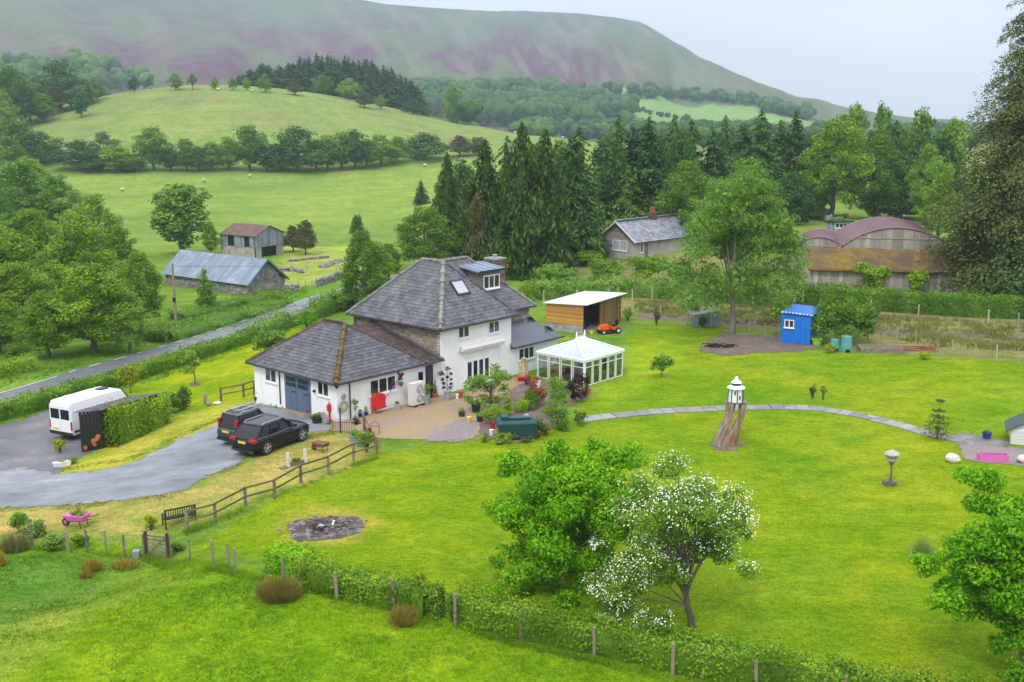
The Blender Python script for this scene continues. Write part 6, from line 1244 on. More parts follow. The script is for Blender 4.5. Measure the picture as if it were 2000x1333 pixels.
INF = [('dkA', 905, 470, 300, 100), ('fr0', 990, 500, 262, 90), ('dkB', 1045, 480, 262, 110), ('dkA', 1095, 470, 262, 120), ('fr0', 1085, 500, 275, 90), ('dkB', 1175, 462, 248, 120), ('sp1', 1232, 450, 240, 100), ('dkA', 1290, 440, 245, 130), ('fr0', 1345, 440, 232, 100), ('dkB', 1415, 420, 262, 130), ('fr0', 1445, 425, 238, 100), ('dkA', 1500, 420, 258, 130), ('fr0', 1515, 420, 232, 95), ('dkA', 1575, 420, 252, 120), ('nbig3', 1340, 480, 300, 130), ('dkB', 1760, 412, 258, 120), ('dkA', 1830, 430, 250, 120), ('fr0', 1740, 408, 232, 90)]
INF.sort(key=lambda t: t[1])
for i, (k, px, pb, pt, wp) in enumerate(INF): tree(k, px, pb, pt, wp, '%s %s, %s from left in the dark tree belt behind the buildings' % ('pointed dark' if k in ('fr0', 'sp1') else 'rounded dark', 'conifer' if k in ('fr0', 'sp1') else 'broadleaf tree', ORD[i]), group='dense tree belt behind the buildings')
LF = [('nbig', 20, 430, 330, 130), ('nbig2', 120, 470, 330, 130), ('nbig3', 235, 560, 430, 110), ('nbig2', 20, 560, 420, 160), ('nbig', 110, 640, 500, 150), ('nbig2', 250, 610, 500, 110), ('nbig3', 0, 690, 560, 120), ('nbig', 60, 400, 300, 120)]
LF.sort(key=lambda t: t[1])
for i, (k, px, pb, pt, wp) in enumerate(LF): tree(k, px, pb, pt, wp, 'leafy tree, %s from left among those filling out the roadside wood' % ORD[i], group='leafy crowns filling the roadside wood')
# giant conifer at right
P = G(1992, 575); o = thing('giant_conifer', 'huge ragged old spruce towering over the right edge', 'tree', P); s_ = S(P); Hc_ = top_z(P, -110) - P.z
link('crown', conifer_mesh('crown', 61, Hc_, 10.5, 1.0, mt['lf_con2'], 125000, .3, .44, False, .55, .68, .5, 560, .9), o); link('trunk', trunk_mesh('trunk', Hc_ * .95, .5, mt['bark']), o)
for k, px, pb, pt, wp, lb in (('fr1', 1900, 560, 345, 130, 'pale feathery spruce skirt left of the giant conifer base'), ('fr0', 1990, 590, 400, 120, 'dark fir low at the right edge under the giant conifer'), ('oakA', 1985, 560, 400, 70, 'bright green leaves of a tree at the right edge beside the giant conifer')): tree(k, px, pb, pt, wp, lb)
tree('fr0', 2060, 560, 60, 220, 'second tall spruce just beyond the right edge behind the giant conifer')
# ------------------------------------------------------------------ hedgerow across the hill foot
HR = [(155, 332, 272, 74, 'dkA'), (205, 322, 255, 50, 'paA'), (236, 336, 286, 74, 'lime'), (262, 336, 300, 60, 'oakA'), (300, 334, 246, 60, 'brC'), (334, 334, 290, 50, 'dkB'), (365, 334, 270, 46, 'brC'), (388, 334, 286, 50, 'dkA'), (415, 334, 278, 46, 'brA'), (447, 332, 265, 48, 'paB'), (488, 334, 243, 66, 'brC'), (520, 335, 282, 56, 'dkB'), (548, 335, 288, 56, 'brB'), (582, 336, 243, 92, 'dkA'), (618, 334, 272, 56, 'brA'), (640, 332, 262, 50, 'paB'), (668, 332, 258, 58, 'brC'), (694, 330, 250, 60, 'dkA'), (716, 328, 272, 56, 'brA'), (744, 324, 262, 58, 'brB'), (775, 318, 268, 50, 'brA'), (830, 312, 258, 72, 'dkA'), (898, 306, 264, 44, 'brn'), (935, 304, 268, 44, 'dkB'), (180, 336, 296, 50, 'dkA')]
HR.sort()
adj = {'dkA': 'dark green round', 'dkB': 'dark green', 'paA': 'pale thin', 'paB': 'pale blossoming', 'lime': 'light yellow-green', 'oakA': 'bright green', 'brC': 'tall narrow green', 'brA': 'mid green', 'brB': 'wide mid green', 'brn': 'bare brownish'}
for i, (px, pb, pt, wp, k) in enumerate(HR): tree(k, px, pb, pt - 3, wp * 1.4, '%s tree, %s from the left in the hedgerow across the hill foot' % (adj[k], ORD[i]), group='hedgerow across the hill foot')
CR = [(210, 184, 150, 28, 'brA'), (235, 182, 152, 26, 'brB'), (262, 180, 148, 30, 'dkB'), (293, 176, 149, 20, 'loose'), (343, 176, 140, 34, 'paB'), (376, 176, 142, 24, 'loose'), (420, 176, 148, 20, 'paB'), (455, 176, 150, 26, 'oakB'), (482, 177, 150, 22, 'oakA'), (518, 181, 142, 34, 'brB'), (576, 186, 156, 34, 'brn'), (712, 211, 176, 40, 'brn'), (744, 214, 184, 28, 'oakB'), (808, 224, 190, 46, 'dkA'), (851, 228, 198, 30, 'brn'), (952, 242, 212, 22, 'loose'), (981, 248, 212, 42, 'dkB'), (1005, 246, 208, 34, 'dkA'), (1100, 264, 222, 44, 'brn')]
adj.update({'loose': 'thin-stemmed', 'oakB': 'light green'})
for i, (px, pb, pt, wp, k) in enumerate(CR): tree(k, px, pb, pt, wp, 'small %s tree, %s from the left along the crest of the hill field' % (adj[k], ORD[i]), group='trees along the hill crest')
# plantation behind the crest
rr = random.Random(9); tops = [(478, 150), (500, 138), (530, 118), (560, 124), (590, 112), (620, 104), (650, 100), (680, 104), (710, 110), (740, 116), (760, 120), (785, 142), (815, 158), (835, 172)]
def topat(px): return np.interp(px, [t[0] for t in tops], [t[1] for t in tops])
for i in range(46):
    px = 482 + i * 7.6 + rr.uniform(-4, 4); D = rr.uniform(478, 520) + (10 if px > 700 else 20); P = at_depth(px, D); hh = top_z(P, topat(px) + rr.uniform(-2, 12)) - P.z
    spawn(rr.choice(['sp0', 'sp1', 'sp2']), P, rr.uniform(9, 13), max(8, hh), 'dark conifer standing in the dense plantation on the crest of the hill', group='conifers of the hilltop plantation', name='conifer')
for px, D, pt, w_, k, lb in ((890, 560, 163, 17, 'tall', 'tall pale green ash rising beyond the right shoulder of the hill'), (690, 470, 150, 12, 'paB', 'lighter tree at the front edge of the hilltop plantation'), (640, 475, 145, 11, 'brC', 'mid green broadleaf in front of the hilltop plantation')): P = at_depth(px, D); spawn(k, P, w_, top_z(P, pt) - P.z, lb)
# left hill wood: big round trees
LW = [(30, 252, 118, 110, 'dkA', 'broad dark green oak at the far left below the mountain'), (118, 215, 110, 120, 'dkA', 'domed dark green oak, tallest of the left hillside wood'), (165, 205, 148, 60, 'brB', 'green tree at the right slope of the domed oak'), (60, 238, 155, 80, 'brA', 'mid green tree in front of the domed oak'), (105, 225, 152, 50, 'brn', 'brownish tree in front of the domed oak'), (140, 215, 148, 56, 'paA', 'pale olive tree beside the brownish tree under the domed oak'), (85, 240, 180, 70, 'brC', 'green bushy tree low in front of the left hillside wood'), (190, 196, 160, 44, 'brA', 'small green tree at the right end of the left hillside wood'), (10, 300, 165, 70, 'oakA', 'light green tree at the left edge below the hillside wood'), (35, 320, 230, 90, 'dkB', 'dark tree at the left edge above the roadside wood'), (80, 320, 252, 110, 'dkA', 'dark spreading tree low on the left at the field corner'), (20, 340, 262, 80, 'brB', 'green tree at the left edge beside the field corner'), (5, 225, 110, 60, 'brA', 'green tree cut by the left edge of the hillside wood'), (160, 230, 175, 40, 'dkB', 'small dark tree at the foot of the domed oak')]
for px, pb, pt, wp, k, lb in LW: tree(k, px, pb, pt, wp, lb, group='trees of the left hillside wood')
# far woods: masses of joined crowns
def farwood(name, label, polys, n, hr, seed, mat='lf_dark', leaf=1.5, big=None):
    rng = np.random.RandomState(seed); base = ICO; Vs, F3, F4, R3, R4 = [], [], [], [], []; off = 0; cnt = 0
    while cnt < n:
        pl = polys[rng.randint(len(polys))]; xs_ = [p[0] for p in pl]; ys_ = [p[1] for p in pl]; px, py = rng.uniform(min(xs_), max(xs_)), rng.uniform(min(ys_), max(ys_))
        if not inpoly(np.array([px]), np.array([py]), pl)[0]: continue
        q = G(px, py); cnt += 1
        if q.y < 500: q = at_depth(px, 620 + rng.rand() * 200)
        hh = rng.uniform(*hr); R = hh * rng.uniform(.38, .55); tone = rng.rand() * .5
        cl = [(0, 0, hh * .52, R * .85, R * .85, hh * .42)] + [(R * .5 * math.cos(a), R * .5 * math.sin(a), hh * rng.uniform(.5, .8), R * .55, R * .55, hh * .25) for a in (0, 2.1, 4.2)]
        for c in cl:
            iv = base[0] * np.array(c[3:]) * (1 + .14 * rng.normal(size=(len(base[0]), 1))) + np.array(c[:3]) + np.array(q[:]); Vs.append(iv); F3.append(base[1] + off); off += len(iv); R3.append(np.clip(tone + .4 * rng.rand(len(base[1])), 0, 1))
        m = 170; d = rng.normal(size=(m, 3)); d /= np.linalg.norm(d, axis=1, keepdims=True); ci = rng.randint(0, 4, m); ca = np.array(cl); C = ca[ci, :3] + d * ca[ci, 3:] * rng.uniform(.92, 1.22, (m, 1)) + np.array(q[:]); V_, F_ = quads(rng, C, d + [0, 0, .4] + rng.normal(size=d.shape) * .5, leaf); Vs.append(V_); F4.append(F_ + off); off += len(V_); R4.append(np.clip(tone + .5 * rng.rand(m), 0, 1))
    me = np_mesh(name, np.concatenate(Vs), [np.concatenate(F3), np.concatenate(F4)], mt[mat], rnd=np.concatenate(R3 + R4)); return tag(link(name, me), label, 'wood', kind='stuff')
farwood('woodland', 'hazy blue-green woodland along the valley behind the hill field, left', [[(-80, 150), (100, 125), (200, 140), (300, 165), (480, 178), (480, 205), (-80, 205)]], 190, (12, 19), 1)
farwood('woodland', 'hazy woodland filling the valley right of the hilltop plantation', [[(800, 175), (900, 185), (1100, 190), (1200, 215), (1260, 250), (900, 250), (820, 215)]], 210, (12, 20), 2, 'lf_dark')
farwood('woodland', 'thin belt of trees along the top of the far green fields', [[(1180, 180), (1300, 186), (1450, 200), (1460, 207), (1300, 196), (1180, 188)], [(1450, 200), (1580, 225), (1585, 238), (1500, 222), (1450, 208)]], 90, (8, 14), 3)
farwood('woodland', 'belt of mixed trees on the valley floor beyond the conifers', [[(1000, 262), (1300, 268), (1500, 268), (1500, 300), (1000, 290)]], 110, (9, 15), 4)
farwood('woodland', 'far valley trees low on the right behind the spruces', [[(1400, 262), (1900, 262), (2100, 270), (2100, 330), (1400, 300)]], 110, (9, 14), 5)
farwood('field_hedge', 'hedge line running down across the far green fields', [[(1225, 212), (1340, 235), (1400, 255), (1395, 259), (1335, 239), (1225, 216)]], 40, (3, 5), 6, leaf=1)
for i, (px, py) in enumerate(((1222, 232), (1314, 196), (1340, 246), (1210, 205))): spawn('dkA', G(px, py), 14, 11, ['lone dark tree standing in the far green field near the woodland', 'small tree on the upper edge of the far green fields', 'single tree at the bottom corner of the far green fields', 'dark tree at the left end of the far green fields'][i])
# ------------------------------------------------------------------ hedges
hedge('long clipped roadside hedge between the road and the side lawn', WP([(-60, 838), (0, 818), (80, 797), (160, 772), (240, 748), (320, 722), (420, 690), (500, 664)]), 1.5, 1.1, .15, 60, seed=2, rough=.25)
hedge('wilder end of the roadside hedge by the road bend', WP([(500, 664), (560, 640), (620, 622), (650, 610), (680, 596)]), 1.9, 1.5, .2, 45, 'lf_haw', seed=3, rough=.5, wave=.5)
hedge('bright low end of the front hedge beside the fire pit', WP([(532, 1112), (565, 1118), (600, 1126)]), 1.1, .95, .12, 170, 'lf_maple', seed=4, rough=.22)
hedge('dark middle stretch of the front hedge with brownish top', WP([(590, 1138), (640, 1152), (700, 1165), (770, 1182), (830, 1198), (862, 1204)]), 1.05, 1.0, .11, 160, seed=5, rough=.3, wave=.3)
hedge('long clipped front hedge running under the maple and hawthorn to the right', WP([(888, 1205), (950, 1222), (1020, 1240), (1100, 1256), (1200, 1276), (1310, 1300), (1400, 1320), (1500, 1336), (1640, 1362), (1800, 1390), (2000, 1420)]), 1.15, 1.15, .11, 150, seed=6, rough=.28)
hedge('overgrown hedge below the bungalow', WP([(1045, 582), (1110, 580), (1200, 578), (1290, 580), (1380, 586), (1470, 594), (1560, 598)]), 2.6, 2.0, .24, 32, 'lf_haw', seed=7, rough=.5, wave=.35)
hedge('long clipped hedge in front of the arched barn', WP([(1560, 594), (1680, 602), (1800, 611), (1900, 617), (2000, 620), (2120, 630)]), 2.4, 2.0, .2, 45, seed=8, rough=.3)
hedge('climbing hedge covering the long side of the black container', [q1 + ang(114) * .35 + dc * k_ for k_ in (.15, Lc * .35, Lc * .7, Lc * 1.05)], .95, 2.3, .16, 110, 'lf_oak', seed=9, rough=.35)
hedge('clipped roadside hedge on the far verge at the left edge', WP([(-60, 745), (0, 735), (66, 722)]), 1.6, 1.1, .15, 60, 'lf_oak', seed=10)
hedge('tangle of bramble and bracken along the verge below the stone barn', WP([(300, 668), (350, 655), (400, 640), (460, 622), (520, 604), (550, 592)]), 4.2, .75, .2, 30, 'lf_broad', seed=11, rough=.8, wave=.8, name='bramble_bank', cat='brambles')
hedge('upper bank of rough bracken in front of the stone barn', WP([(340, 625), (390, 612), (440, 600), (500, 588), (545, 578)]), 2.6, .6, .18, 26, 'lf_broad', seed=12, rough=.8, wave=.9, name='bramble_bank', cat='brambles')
for i, (px, py, w_, h_, m_, lb) in enumerate(((1085, 560, 120, 45, 'lf_haw', 'wide pale green thicket below the tallest cypress'), (1180, 548, 110, 50, 'lf_oak', 'yellow-green thicket left of the bungalow gable'), (1262, 552, 120, 52, 'lf_lime', 'bright thicket under the bungalow window'), (1320, 555, 70, 45, 'lf_haw', 'green thicket under the bungalow side wall'), (1150, 520, 70, 30, 'lf_broad', 'dark brush at the foot of the broad fir'), (1040, 540, 60, 30, 'lf_broad', 'brush behind the chimney at the cypress feet'), (1704, 573, 100, 66, 'lf_oak', 'bright bush overlapping the moss roofed lean-to'), (1790, 574, 62, 56, 'lf_lime', 'smaller yellow-green bush at the lean-to right half'), (1925, 580, 110, 60, 'lf_broad', 'dark bush at the right end of the lean-to'), (1480, 560, 120, 40, 'lf_broad', 'dark brush under the airy garden tree'), (870, 515, 90, 35, 'lf_broad', 'brush beyond the cottage ridge'), (1860, 445, 90, 40, 'lf_haw', 'scrub on the bank behind the arched barn'), (1640, 440, 90, 16, 'lf_haw', 'low scrub in the barn yard'), (1500, 445, 120, 40, 'lf_dark', 'dark scrub below the spruces'), (1750, 425, 120, 30, 'lf_dark', 'dark scrub behind the barn roofs'), (600, 640, 60, 34, 'lf_maple', 'bright bush at the hedge near the garage roof'), (530, 690, 100, 50, 'lf_haw', 'large light green bush behind the garage roof'), (480, 565, 22, 12, 'lf_broad', 'small bush at the corner of the stone barn'), (690, 600, 70, 34, 'lf_broad', 'leafy bush at the left hip of the tall cottage roof'), (740, 575, 60, 40, 'lf_broad', 'dark bush between the road bend and the cottage roof'), (960, 520, 70, 30, 'lf_dark', 'dark brush behind the chimney'), (290, 600, 50, 40, 'lf_haw', 'pale bush left of the stone barn'), (30, 705, 60, 30, 'lf_broad', 'bracken clump on the far verge at the left'))):
    shrub(lb, px, py, w_, h_, m_, 'loose', .22 if w_ > 60 else .16, 2600 if w_ > 60 else 1100, 200 + i, core=.9)
# ------------------------------------------------------------------ garden shrubs and plants
shrub('tall clipped columnar evergreen beside the oil tank', 1088, 838, 50, 108, 'lf_haw', 'col', .08, 7500, 301, dpt=.8, core=.86)
shrub('dark purple clipped round bush by the conservatory corner', 1132, 786, 46, 62, 'lf_red', 'ball', .08, 3600, 302, core=.88)
shrub('red-tipped bush behind the columnar evergreen', 1050, 792, 42, 40, 'lf_redg', 'round', .09, 2200, 303)
shrub('dark clipped dome bush behind the oil tank', 1035, 800, 34, 40, 'lf_broad', 'ball', .08, 1800, 304, core=.9)
shrub('yellow-green clipped dome just behind the oil tank', 1018, 806, 40, 26, 'lf_lime', 'ball', .08, 1600, 305, core=.9)
shrub('bronze-green rounded bush left of the oil tank', 962, 828, 48, 40, 'lf_haw', 'round', .09, 2200, 306)
shrub('golden cone-shaped evergreen behind the oil tank', 990, 812, 28, 46, 'lf_lime', 'cone', .08, 1500, 307)
shrub('bright yellow-green bush in front of the oil tank', 990, 862, 46, 28, 'lf_yel', 'round', .10, 1500, 308)
shrub('grey-green straggly bush right of the oil tank', 1052, 855, 50, 44, 'lf_pale', 'loose', .09, 1500, 309)
shrub('small leafy bush where the flagstone path begins', 1132, 832, 26, 30, 'lf_broad', 'round', .09, 900, 310)
shrub('pale pink flowering bush below the columnar evergreen', 1075, 815, 26, 26, 'lf_pale', 'round', .09, 600, 311)
shrub('dark green bush at the end of the container hedge', 333, 808, 50, 44, 'lf_broad', 'round', .11, 2200, 312); shrub('tall dark shrub at the far end of the container hedge', 358, 800, 30, 44, 'lf_dark', 'col', .11, 1200, 313)
shrub('drooping yellow shrub behind the white van', 117, 884, 28, 26, 'lf_yel', 'loose', .13, 600, 314, core=0); shrub('small blue-green bush beside the white boat planter', 142, 906, 20, 16, 'lf_pale', 'round', .08, 500, 315)
shrub('blue-green bush at the lower left corner of the drive', 66, 1050, 44, 36, 'lf_pale', 'round', .1, 1700, 316); shrub('feathery grey-green shrub at the lower left', 38, 1040, 50, 46, 'lf_haw', 'loose', .1, 1300, 317)
shrub('leafy bush on the wire fence below the pink wheelbarrow', 158, 1068, 40, 30, 'lf_broad', 'loose', .1, 1100, 318); shrub('low weeds along the wire fence left of the wheelbarrow', 105, 1074, 70, 30, 'lf_haw', 'loose', .09, 1500, 319)
shrub('golden shrub beside the garden bench', 295, 1036, 28, 34, 'lf_yel', 'loose', .1, 700, 320); shrub('weeds at the gate end of the rail fence', 345, 1078, 36, 20, 'lf_broad', 'loose', .09, 700, 321)
shrub('small yellow-leaved sapling rising out of the front hedge', 818, 1150, 36, 50, 'lf_yel', 'loose', .1, 500, 322, core=0); shrub('second yellow sapling in the gap of the front hedge', 847, 1182, 30, 38, 'lf_yel', 'loose', .1, 400, 323, core=0)
shrub('bronze little bush standing alone on the upper lawn', 1586, 780, 20, 34, 'lf_brown', 'loose', .08, 420, 324, core=.4); shrub('green little bush beside the bronze one on the upper lawn', 1607, 782, 20, 30, 'lf_haw', 'loose', .08, 420, 325, core=.3)
shrub('low yellow flowering plant beside the compost bins', 1622, 690, 28, 20, 'lf_yel', 'round', .1, 400, 326); shrub('climbing weeds at the corner post of the rail fence', 716, 884, 44, 50, 'lf_broad', 'loose', .09, 1000, 327); shrub('vivid flower clump in front of the timber pile', 1805, 702, 40, 14, 'lf_yel', 'loose', .1, 300, 328)
shrub('tall weeds behind the timber end of the mower shed', 1226, 628, 30, 30, 'lf_lime', 'loose', .12, 600, 329); shrub('dark ivy clump on the old shelter', 1372, 640, 18, 24, 'lf_dark', 'round', .12, 500, 330); shrub('reedy brown shrub on the netting fence', 1282, 635, 20, 30, 'lf_brown', 'loose', .12, 500, 331)
rushes('large brown-green rush clump in front of the first hedge post', 545, 1168, 84, 46, n=2600, seed=1); rushes('small rush clump by the third hedge post', 788, 1218, 50, 40, n=1100, seed=2); rushes('brown dead fern clump at the lower left', 30, 1076, 60, 44, 'lf_brown', n=600, seed=3); rushes('rush clump cut by the left edge', -4, 1105, 30, 36, n=350, seed=4); rushes('dark rush clump in the meadow hollow', 182, 1112, 40, 28, n=400, seed=5); rushes('lower rush clump in the meadow hollow', 168, 1128, 26, 20, n=300, seed=6); rushes('pale pampas tuft beside the right-hand tree', 1800, 1090, 34, 50, 'lf_pale', n=500, seed=7, lean=.6); rushes('tussock row along the field gate', 245, 1108, 60, 18, n=400, seed=8)
# young fir by the path
P = G(1830, 858); s_ = S(P); o = thing('young_fir', 'young tiered fir tree standing at the end of the flagstone path', 'tree', P); H_ = top_z(P, 780) - P.z; rng = np.random.RandomState(5); Cs, Ts = [], []
for z, r_ in ((.12, 1), (.26, .95), (.40, .82), (.54, .62), (.70, .46), (.95, .28)):
    for k in range(7 if z < .6 else 5):
        a = k * 6.283 / (7 if z < .6 else 5) + z * 9
        for j in range(26): q = rng.rand(); Cs.append((math.cos(a) * r_ * q * .9 + rng.normal() * .05, math.sin(a) * r_ * q * .9 + rng.normal() * .05, z * H_ - .12 * q * q + .12 * q + rng.normal() * .03)); Ts.append((math.cos(a), math.sin(a), .1))
Cs = np.array(Cs); V_, F_ = quads(rng, Cs, np.tile([0, 0, 1.], (len(Cs), 1)) + rng.normal(size=Cs.shape) * .35, .16, .4, np.array(Ts) + rng.normal(size=Cs.shape) * .4); link('crown', np_mesh('crown', V_, [F_], mt['lf_con'], rnd=rng.rand(len(Cs)) * .6 + .3), o); link('trunk', trunk_mesh('trunk', H_, .045, mt['bark']), o)
# ------------------------------------------------------------------ stump with birdhouse
P = G(1420, 868); s_ = S(P); o = thing('tree_stump', 'twisted forked dead tree stump on the lawn carrying a platform', 'stump', P)
def X_(px): return (px - 1420) / s_
def Z_(py): return (868 - py) / s_ / CT * .98
def limb(pts, seed, mat='stump'):
    b = MB(); n = 16; rr = random.Random(seed); vs = []; fs = []
    P_ = [(X_(a), (b_ if b_ else 0), Z_(c), r * .86 / s_) for a, b_, c, r in pts]; m_ = 26; P_ = np.array(P_); t_ = np.linspace(0, 1, len(P_))
    for i in range(m_ + 1):
        q = [np.interp(i / m_, t_, P_[:, k]) for k in range(4)]
        for k in range(n):
            a = 6.283 * k / n; rad = q[3] * (1 + .22 * math.sin(a * 3 + i * .22 + seed) + .12 * math.sin(a * 7 - i * .35) + rr.uniform(-.05, .05)); vs.append((q[0] + rad * math.cos(a), q[1] + rad * math.sin(a) * .9, q[2]))
    for i in range(m_):
        for k in range(n): fs.append((i * n + k, i * n + (k + 1) % n, (i + 1) * n + (k + 1) % n, (i + 1) * n + k))
    fs += [tuple(range(n)), tuple(m_ * n + k for k in range(n))]; b.add(vs, fs, .5); return b.build('limb', mt[mat], o, smooth=False)
limb([(1404, 0, 874, 17), (1404, 0, 858, 13), (1410, 0, 838, 11), (1422, 0, 815, 10), (1424, 0, 800, 9), (1423, 0, 784, 12)], 1); limb([(1427, -.1, 874, 15), (1429, -.1, 856, 12), (1436, -.1, 836, 9), (1445, -.05, 812, 7), (1448, 0, 785, 9)], 2); limb([(1417, -.2, 874, 11), (1419, -.2, 860, 8), (1427, -.1, 842, 6), (1436, 0, 826, 4)], 3)
zt = Z_(783); MB().lathe((X_(1434), 0, zt), [(.62, 0), (.63, .05)], 8, sq=.6).build('platform', mt['wood'], o)
sheet('stump_litter', [(1382, 868), (1400, 860), (1440, 862), (1456, 870), (1444, 880), (1415, 882), (1392, 878)], .02, 'soil', .3, .25)
bh = thing('birdhouse', 'white and navy lighthouse-shaped birdhouse on top of the forked stump', 'birdhouse', P + Vector((X_(1433), 0, zt + .055))); hb = (783 - 757) / s_ / CT * 1.0
MB().lathe((0, 0, 0), [(.42, 0), (.40, hb)], 8).build('wall', mt['wpaint'], bh); b = MB()
for k in range(8): a = k * math.pi / 4; b.bar((.425 * math.cos(a), .425 * math.sin(a), 0), (.405 * math.cos(a), .405 * math.sin(a), hb), .05)
b.build('navy_edges', mt['bluepot'], bh); MB().lathe((0, 0, hb), [(.52, 0), (.5, .05), (.30, .14), (.28, .16)], 8).build('lower_roof', mt['wpaint'], bh); MB().lathe((0, 0, hb + .16), [(.26, 0), (.26, .14)], 8).build('gallery', mt['bluepot'], bh); MB().lathe((0, 0, hb + .30), [(.32, 0), (.2, .12), (.1, .16), (.09, .28), (.03, .36)], 8).build('cap', mt['wpaint'], bh)
for a in (-1.9, -1.2): b = MB(); b.bar((.405 * math.cos(a), .405 * math.sin(a), hb * .25 if a > -1.5 else hb * .6), (.40 * math.cos(a), .40 * math.sin(a), hb * .5 if a > -1.5 else hb * .85), .1, .06); b.build('doorway', mt['dark'], bh)
# bird table
P = G(1738, 944); o = thing('bird_table', 'rustic wooden bird table with mossy hexagonal top on a thin branch post', 'bird table', P); hb = top_z(P, 900) - P.z; b = MB(); b.tube([(0, 0, 0), (.03, 0, hb * .5), (0, 0, hb)], [.07, .05, .06], 7)
for a in (0, 2.1, 4.2): b.tube([(0, 0, hb * .7), (.2 * math.cos(a), .2 * math.sin(a), hb + .05)], .03, 5)
b.build('post', mt['wood'], o); MB().lathe((0, 0, hb), [(.18, -.05), (.34, .05), (.36, .12)], 6).build('tray', mt['wgrey'], o); MB().lathe((0, 0, hb + .35), [(.42, 0), (.38, .05), (.05, .22)], 6).build('roof', mt['wgrey'], o)
b = MB()
for k in range(5): a = k * 1.256; b.bar((.27 * math.cos(a), .27 * math.sin(a), hb + .1), (.27 * math.cos(a), .27 * math.sin(a), hb + .37), .04)
b.build('support', mt['wood'], o); sheet('mulch_ring', [(1722, 940), (1738, 934), (1754, 940), (1752, 950), (1738, 954), (1724, 950)], .03, 'soil', .3, .1)
rushes('dry twiggy growth at the foot of the bird table', 1738, 948, 36, 16, 'lf_twig', n=120, seed=12)
# ------------------------------------------------------------------ fire pit
sheet('burnt_patch', [(552, 1030), (575, 1015), (612, 1012), (618, 1004), (650, 1007), (690, 1010), (712, 1022), (705, 1040), (670, 1054), (620, 1060), (570, 1056)], .035, 'ash', .35, .18)
P = G(640, 1030); o = thing('bonfire_remains', 'burnt bonfire remains with rusty scraps and pale ash on the lawn', 'bonfire', P); rr = random.Random(6); b = MB()
for i in range(330):
    a = rr.uniform(0, 6.28); q = abs(rr.gauss(0, .55)); b.box((q * math.cos(a) * 1.35, q * math.sin(a), .04 + .28 * math.exp(-q * q * 2.2) * rr.random()), (rr.uniform(.04, .26), rr.uniform(.03, .1), rr.uniform(.02, .07)), rr.uniform(0, 3))
b.build('ash_heap', mt['ash'], o, kind='stuff'); b = MB()
for i in range(120): a = rr.uniform(0, 6.28); q = abs(rr.gauss(0, .4)); b.box((q * math.cos(a) - .25, q * math.sin(a) + .1, .1 + .25 * math.exp(-q * q * 3) * rr.random()), (rr.uniform(.05, .25), rr.uniform(.02, .06), rr.uniform(.02, .05)), rr.uniform(0, 3))
b.build('rusty_scrap', mt['rustb'], o, kind='stuff')
for x, y, w_, d_, m_ in ((-.2, -.45, .26, .2, 'galv'), (.28, -.1, .45, .08, 'wpaint'), (0, .1, .3, .12, 'wpaint'), (-.15, .15, .22, .1, 'cream'), (.12, .2, .3, .2, 'orange2')):
    if m_ == 'orange2': mt['orange2'] = M('rust_orange', (.42, .15, .05), .8, .3)
    MB().box((x, y, .25), (w_, d_, .07), rr.uniform(0, 3)).build('debris', mt[m_], o)
# ash heap on the soil patch
P = G(1404, 678); o = thing('ash_pile', 'small dark pile of burnt wood on the bare soil patch', 'ash pile', P); b = MB()
for i in range(60): b.box((rr.gauss(0, .5), rr.gauss(0, .3), rr.uniform(.03, .25)), (rr.uniform(.1, .4), rr.uniform(.05, .12), .08), rr.uniform(0, 3))
b.build('charred_wood', mt['black'], o, kind='stuff')
# ------------------------------------------------------------------ garden furniture and ornaments
def potted(label, P, r_, h_, pm, kind='round', lm='lf_broad', pw=.3, ph=.4, n=260, lf=.09, seed=1, cat='plant pot'):
    o = thing('plant_pot', label, cat, P); MB().lathe((0, 0, 0), [(r_ * .75, 0), (r_, h_ * .92), (r_ * 1.08, h_ * .93), (r_ * 1.08, h_), (r_ * .9, h_)], 14).build('pot', mt[pm], o)
    if n: link('foliage', crown('foliage', seed, [(0, 0, h_ + ph * .45, pw, pw, ph * .55)] if kind == 'round' else [(0, 0, h_ + ph * t, pw * (1.05 - t), pw * (1.05 - t), ph * .18) for t in (.1, .3, .5, .7, .9)], n, lf, mt[lm], .75), o)
    return o
potted('black pot with a leafy plant at the left end of the garage front', G(505, 786) , .3, .4, 'black', n=300, pw=.36, seed=401); potted('black half-barrel of greenery between the garage window and the round stone', G(620, 826), .38, .35, 'black', n=300, pw=.36, ph=.25, seed=402)
potted('galvanised bucket of flowers right of the garage doors', G(601, 818), .25, .42, 'galv', lm='lf_redg', n=150, pw=.25, ph=.2, seed=403); potted('pale blue tub of green plants by the iron gate', G(690, 862), .25, .35, 'galv', n=260, pw=.3, ph=.3, lm='lf_maple', seed=404); potted('teal tub with lush green plant beside the corner of the rail fence', G(706, 872), .3, .3, 'teal', n=400, pw=.36, ph=.45, lm='lf_maple', seed=405)
potted('terracotta chimney-shaped pot with a small round-headed tree by the garage wall', G(730, 808), .18, .45, 'terra', n=0, seed=406)
potted('small blue glazed pot at the foot of the garage side wall', G(704, 815), .14, .22, 'bluepot', n=60, pw=.15, ph=.3, seed=407); potted('second small blue glazed pot at the garage side wall', G(715, 812), .14, .22, 'bluepot', n=60, pw=.12, ph=.4, seed=408)
potted('large galvanised tub with a shrub beside the heat pump', G(832, 790), .28, .6, 'galv', n=300, pw=.36, ph=.8, lm='lf_haw', seed=409); potted('stone pot beside the white wall with a small bush', G(776, 800), .2, .35, 'block', n=80, pw=.18, ph=.15, seed=410)
potted('grey tub of the cloud-pruned tree against the cottage front', G(874, 782), .24, .62, 'galv', n=0, seed=411)
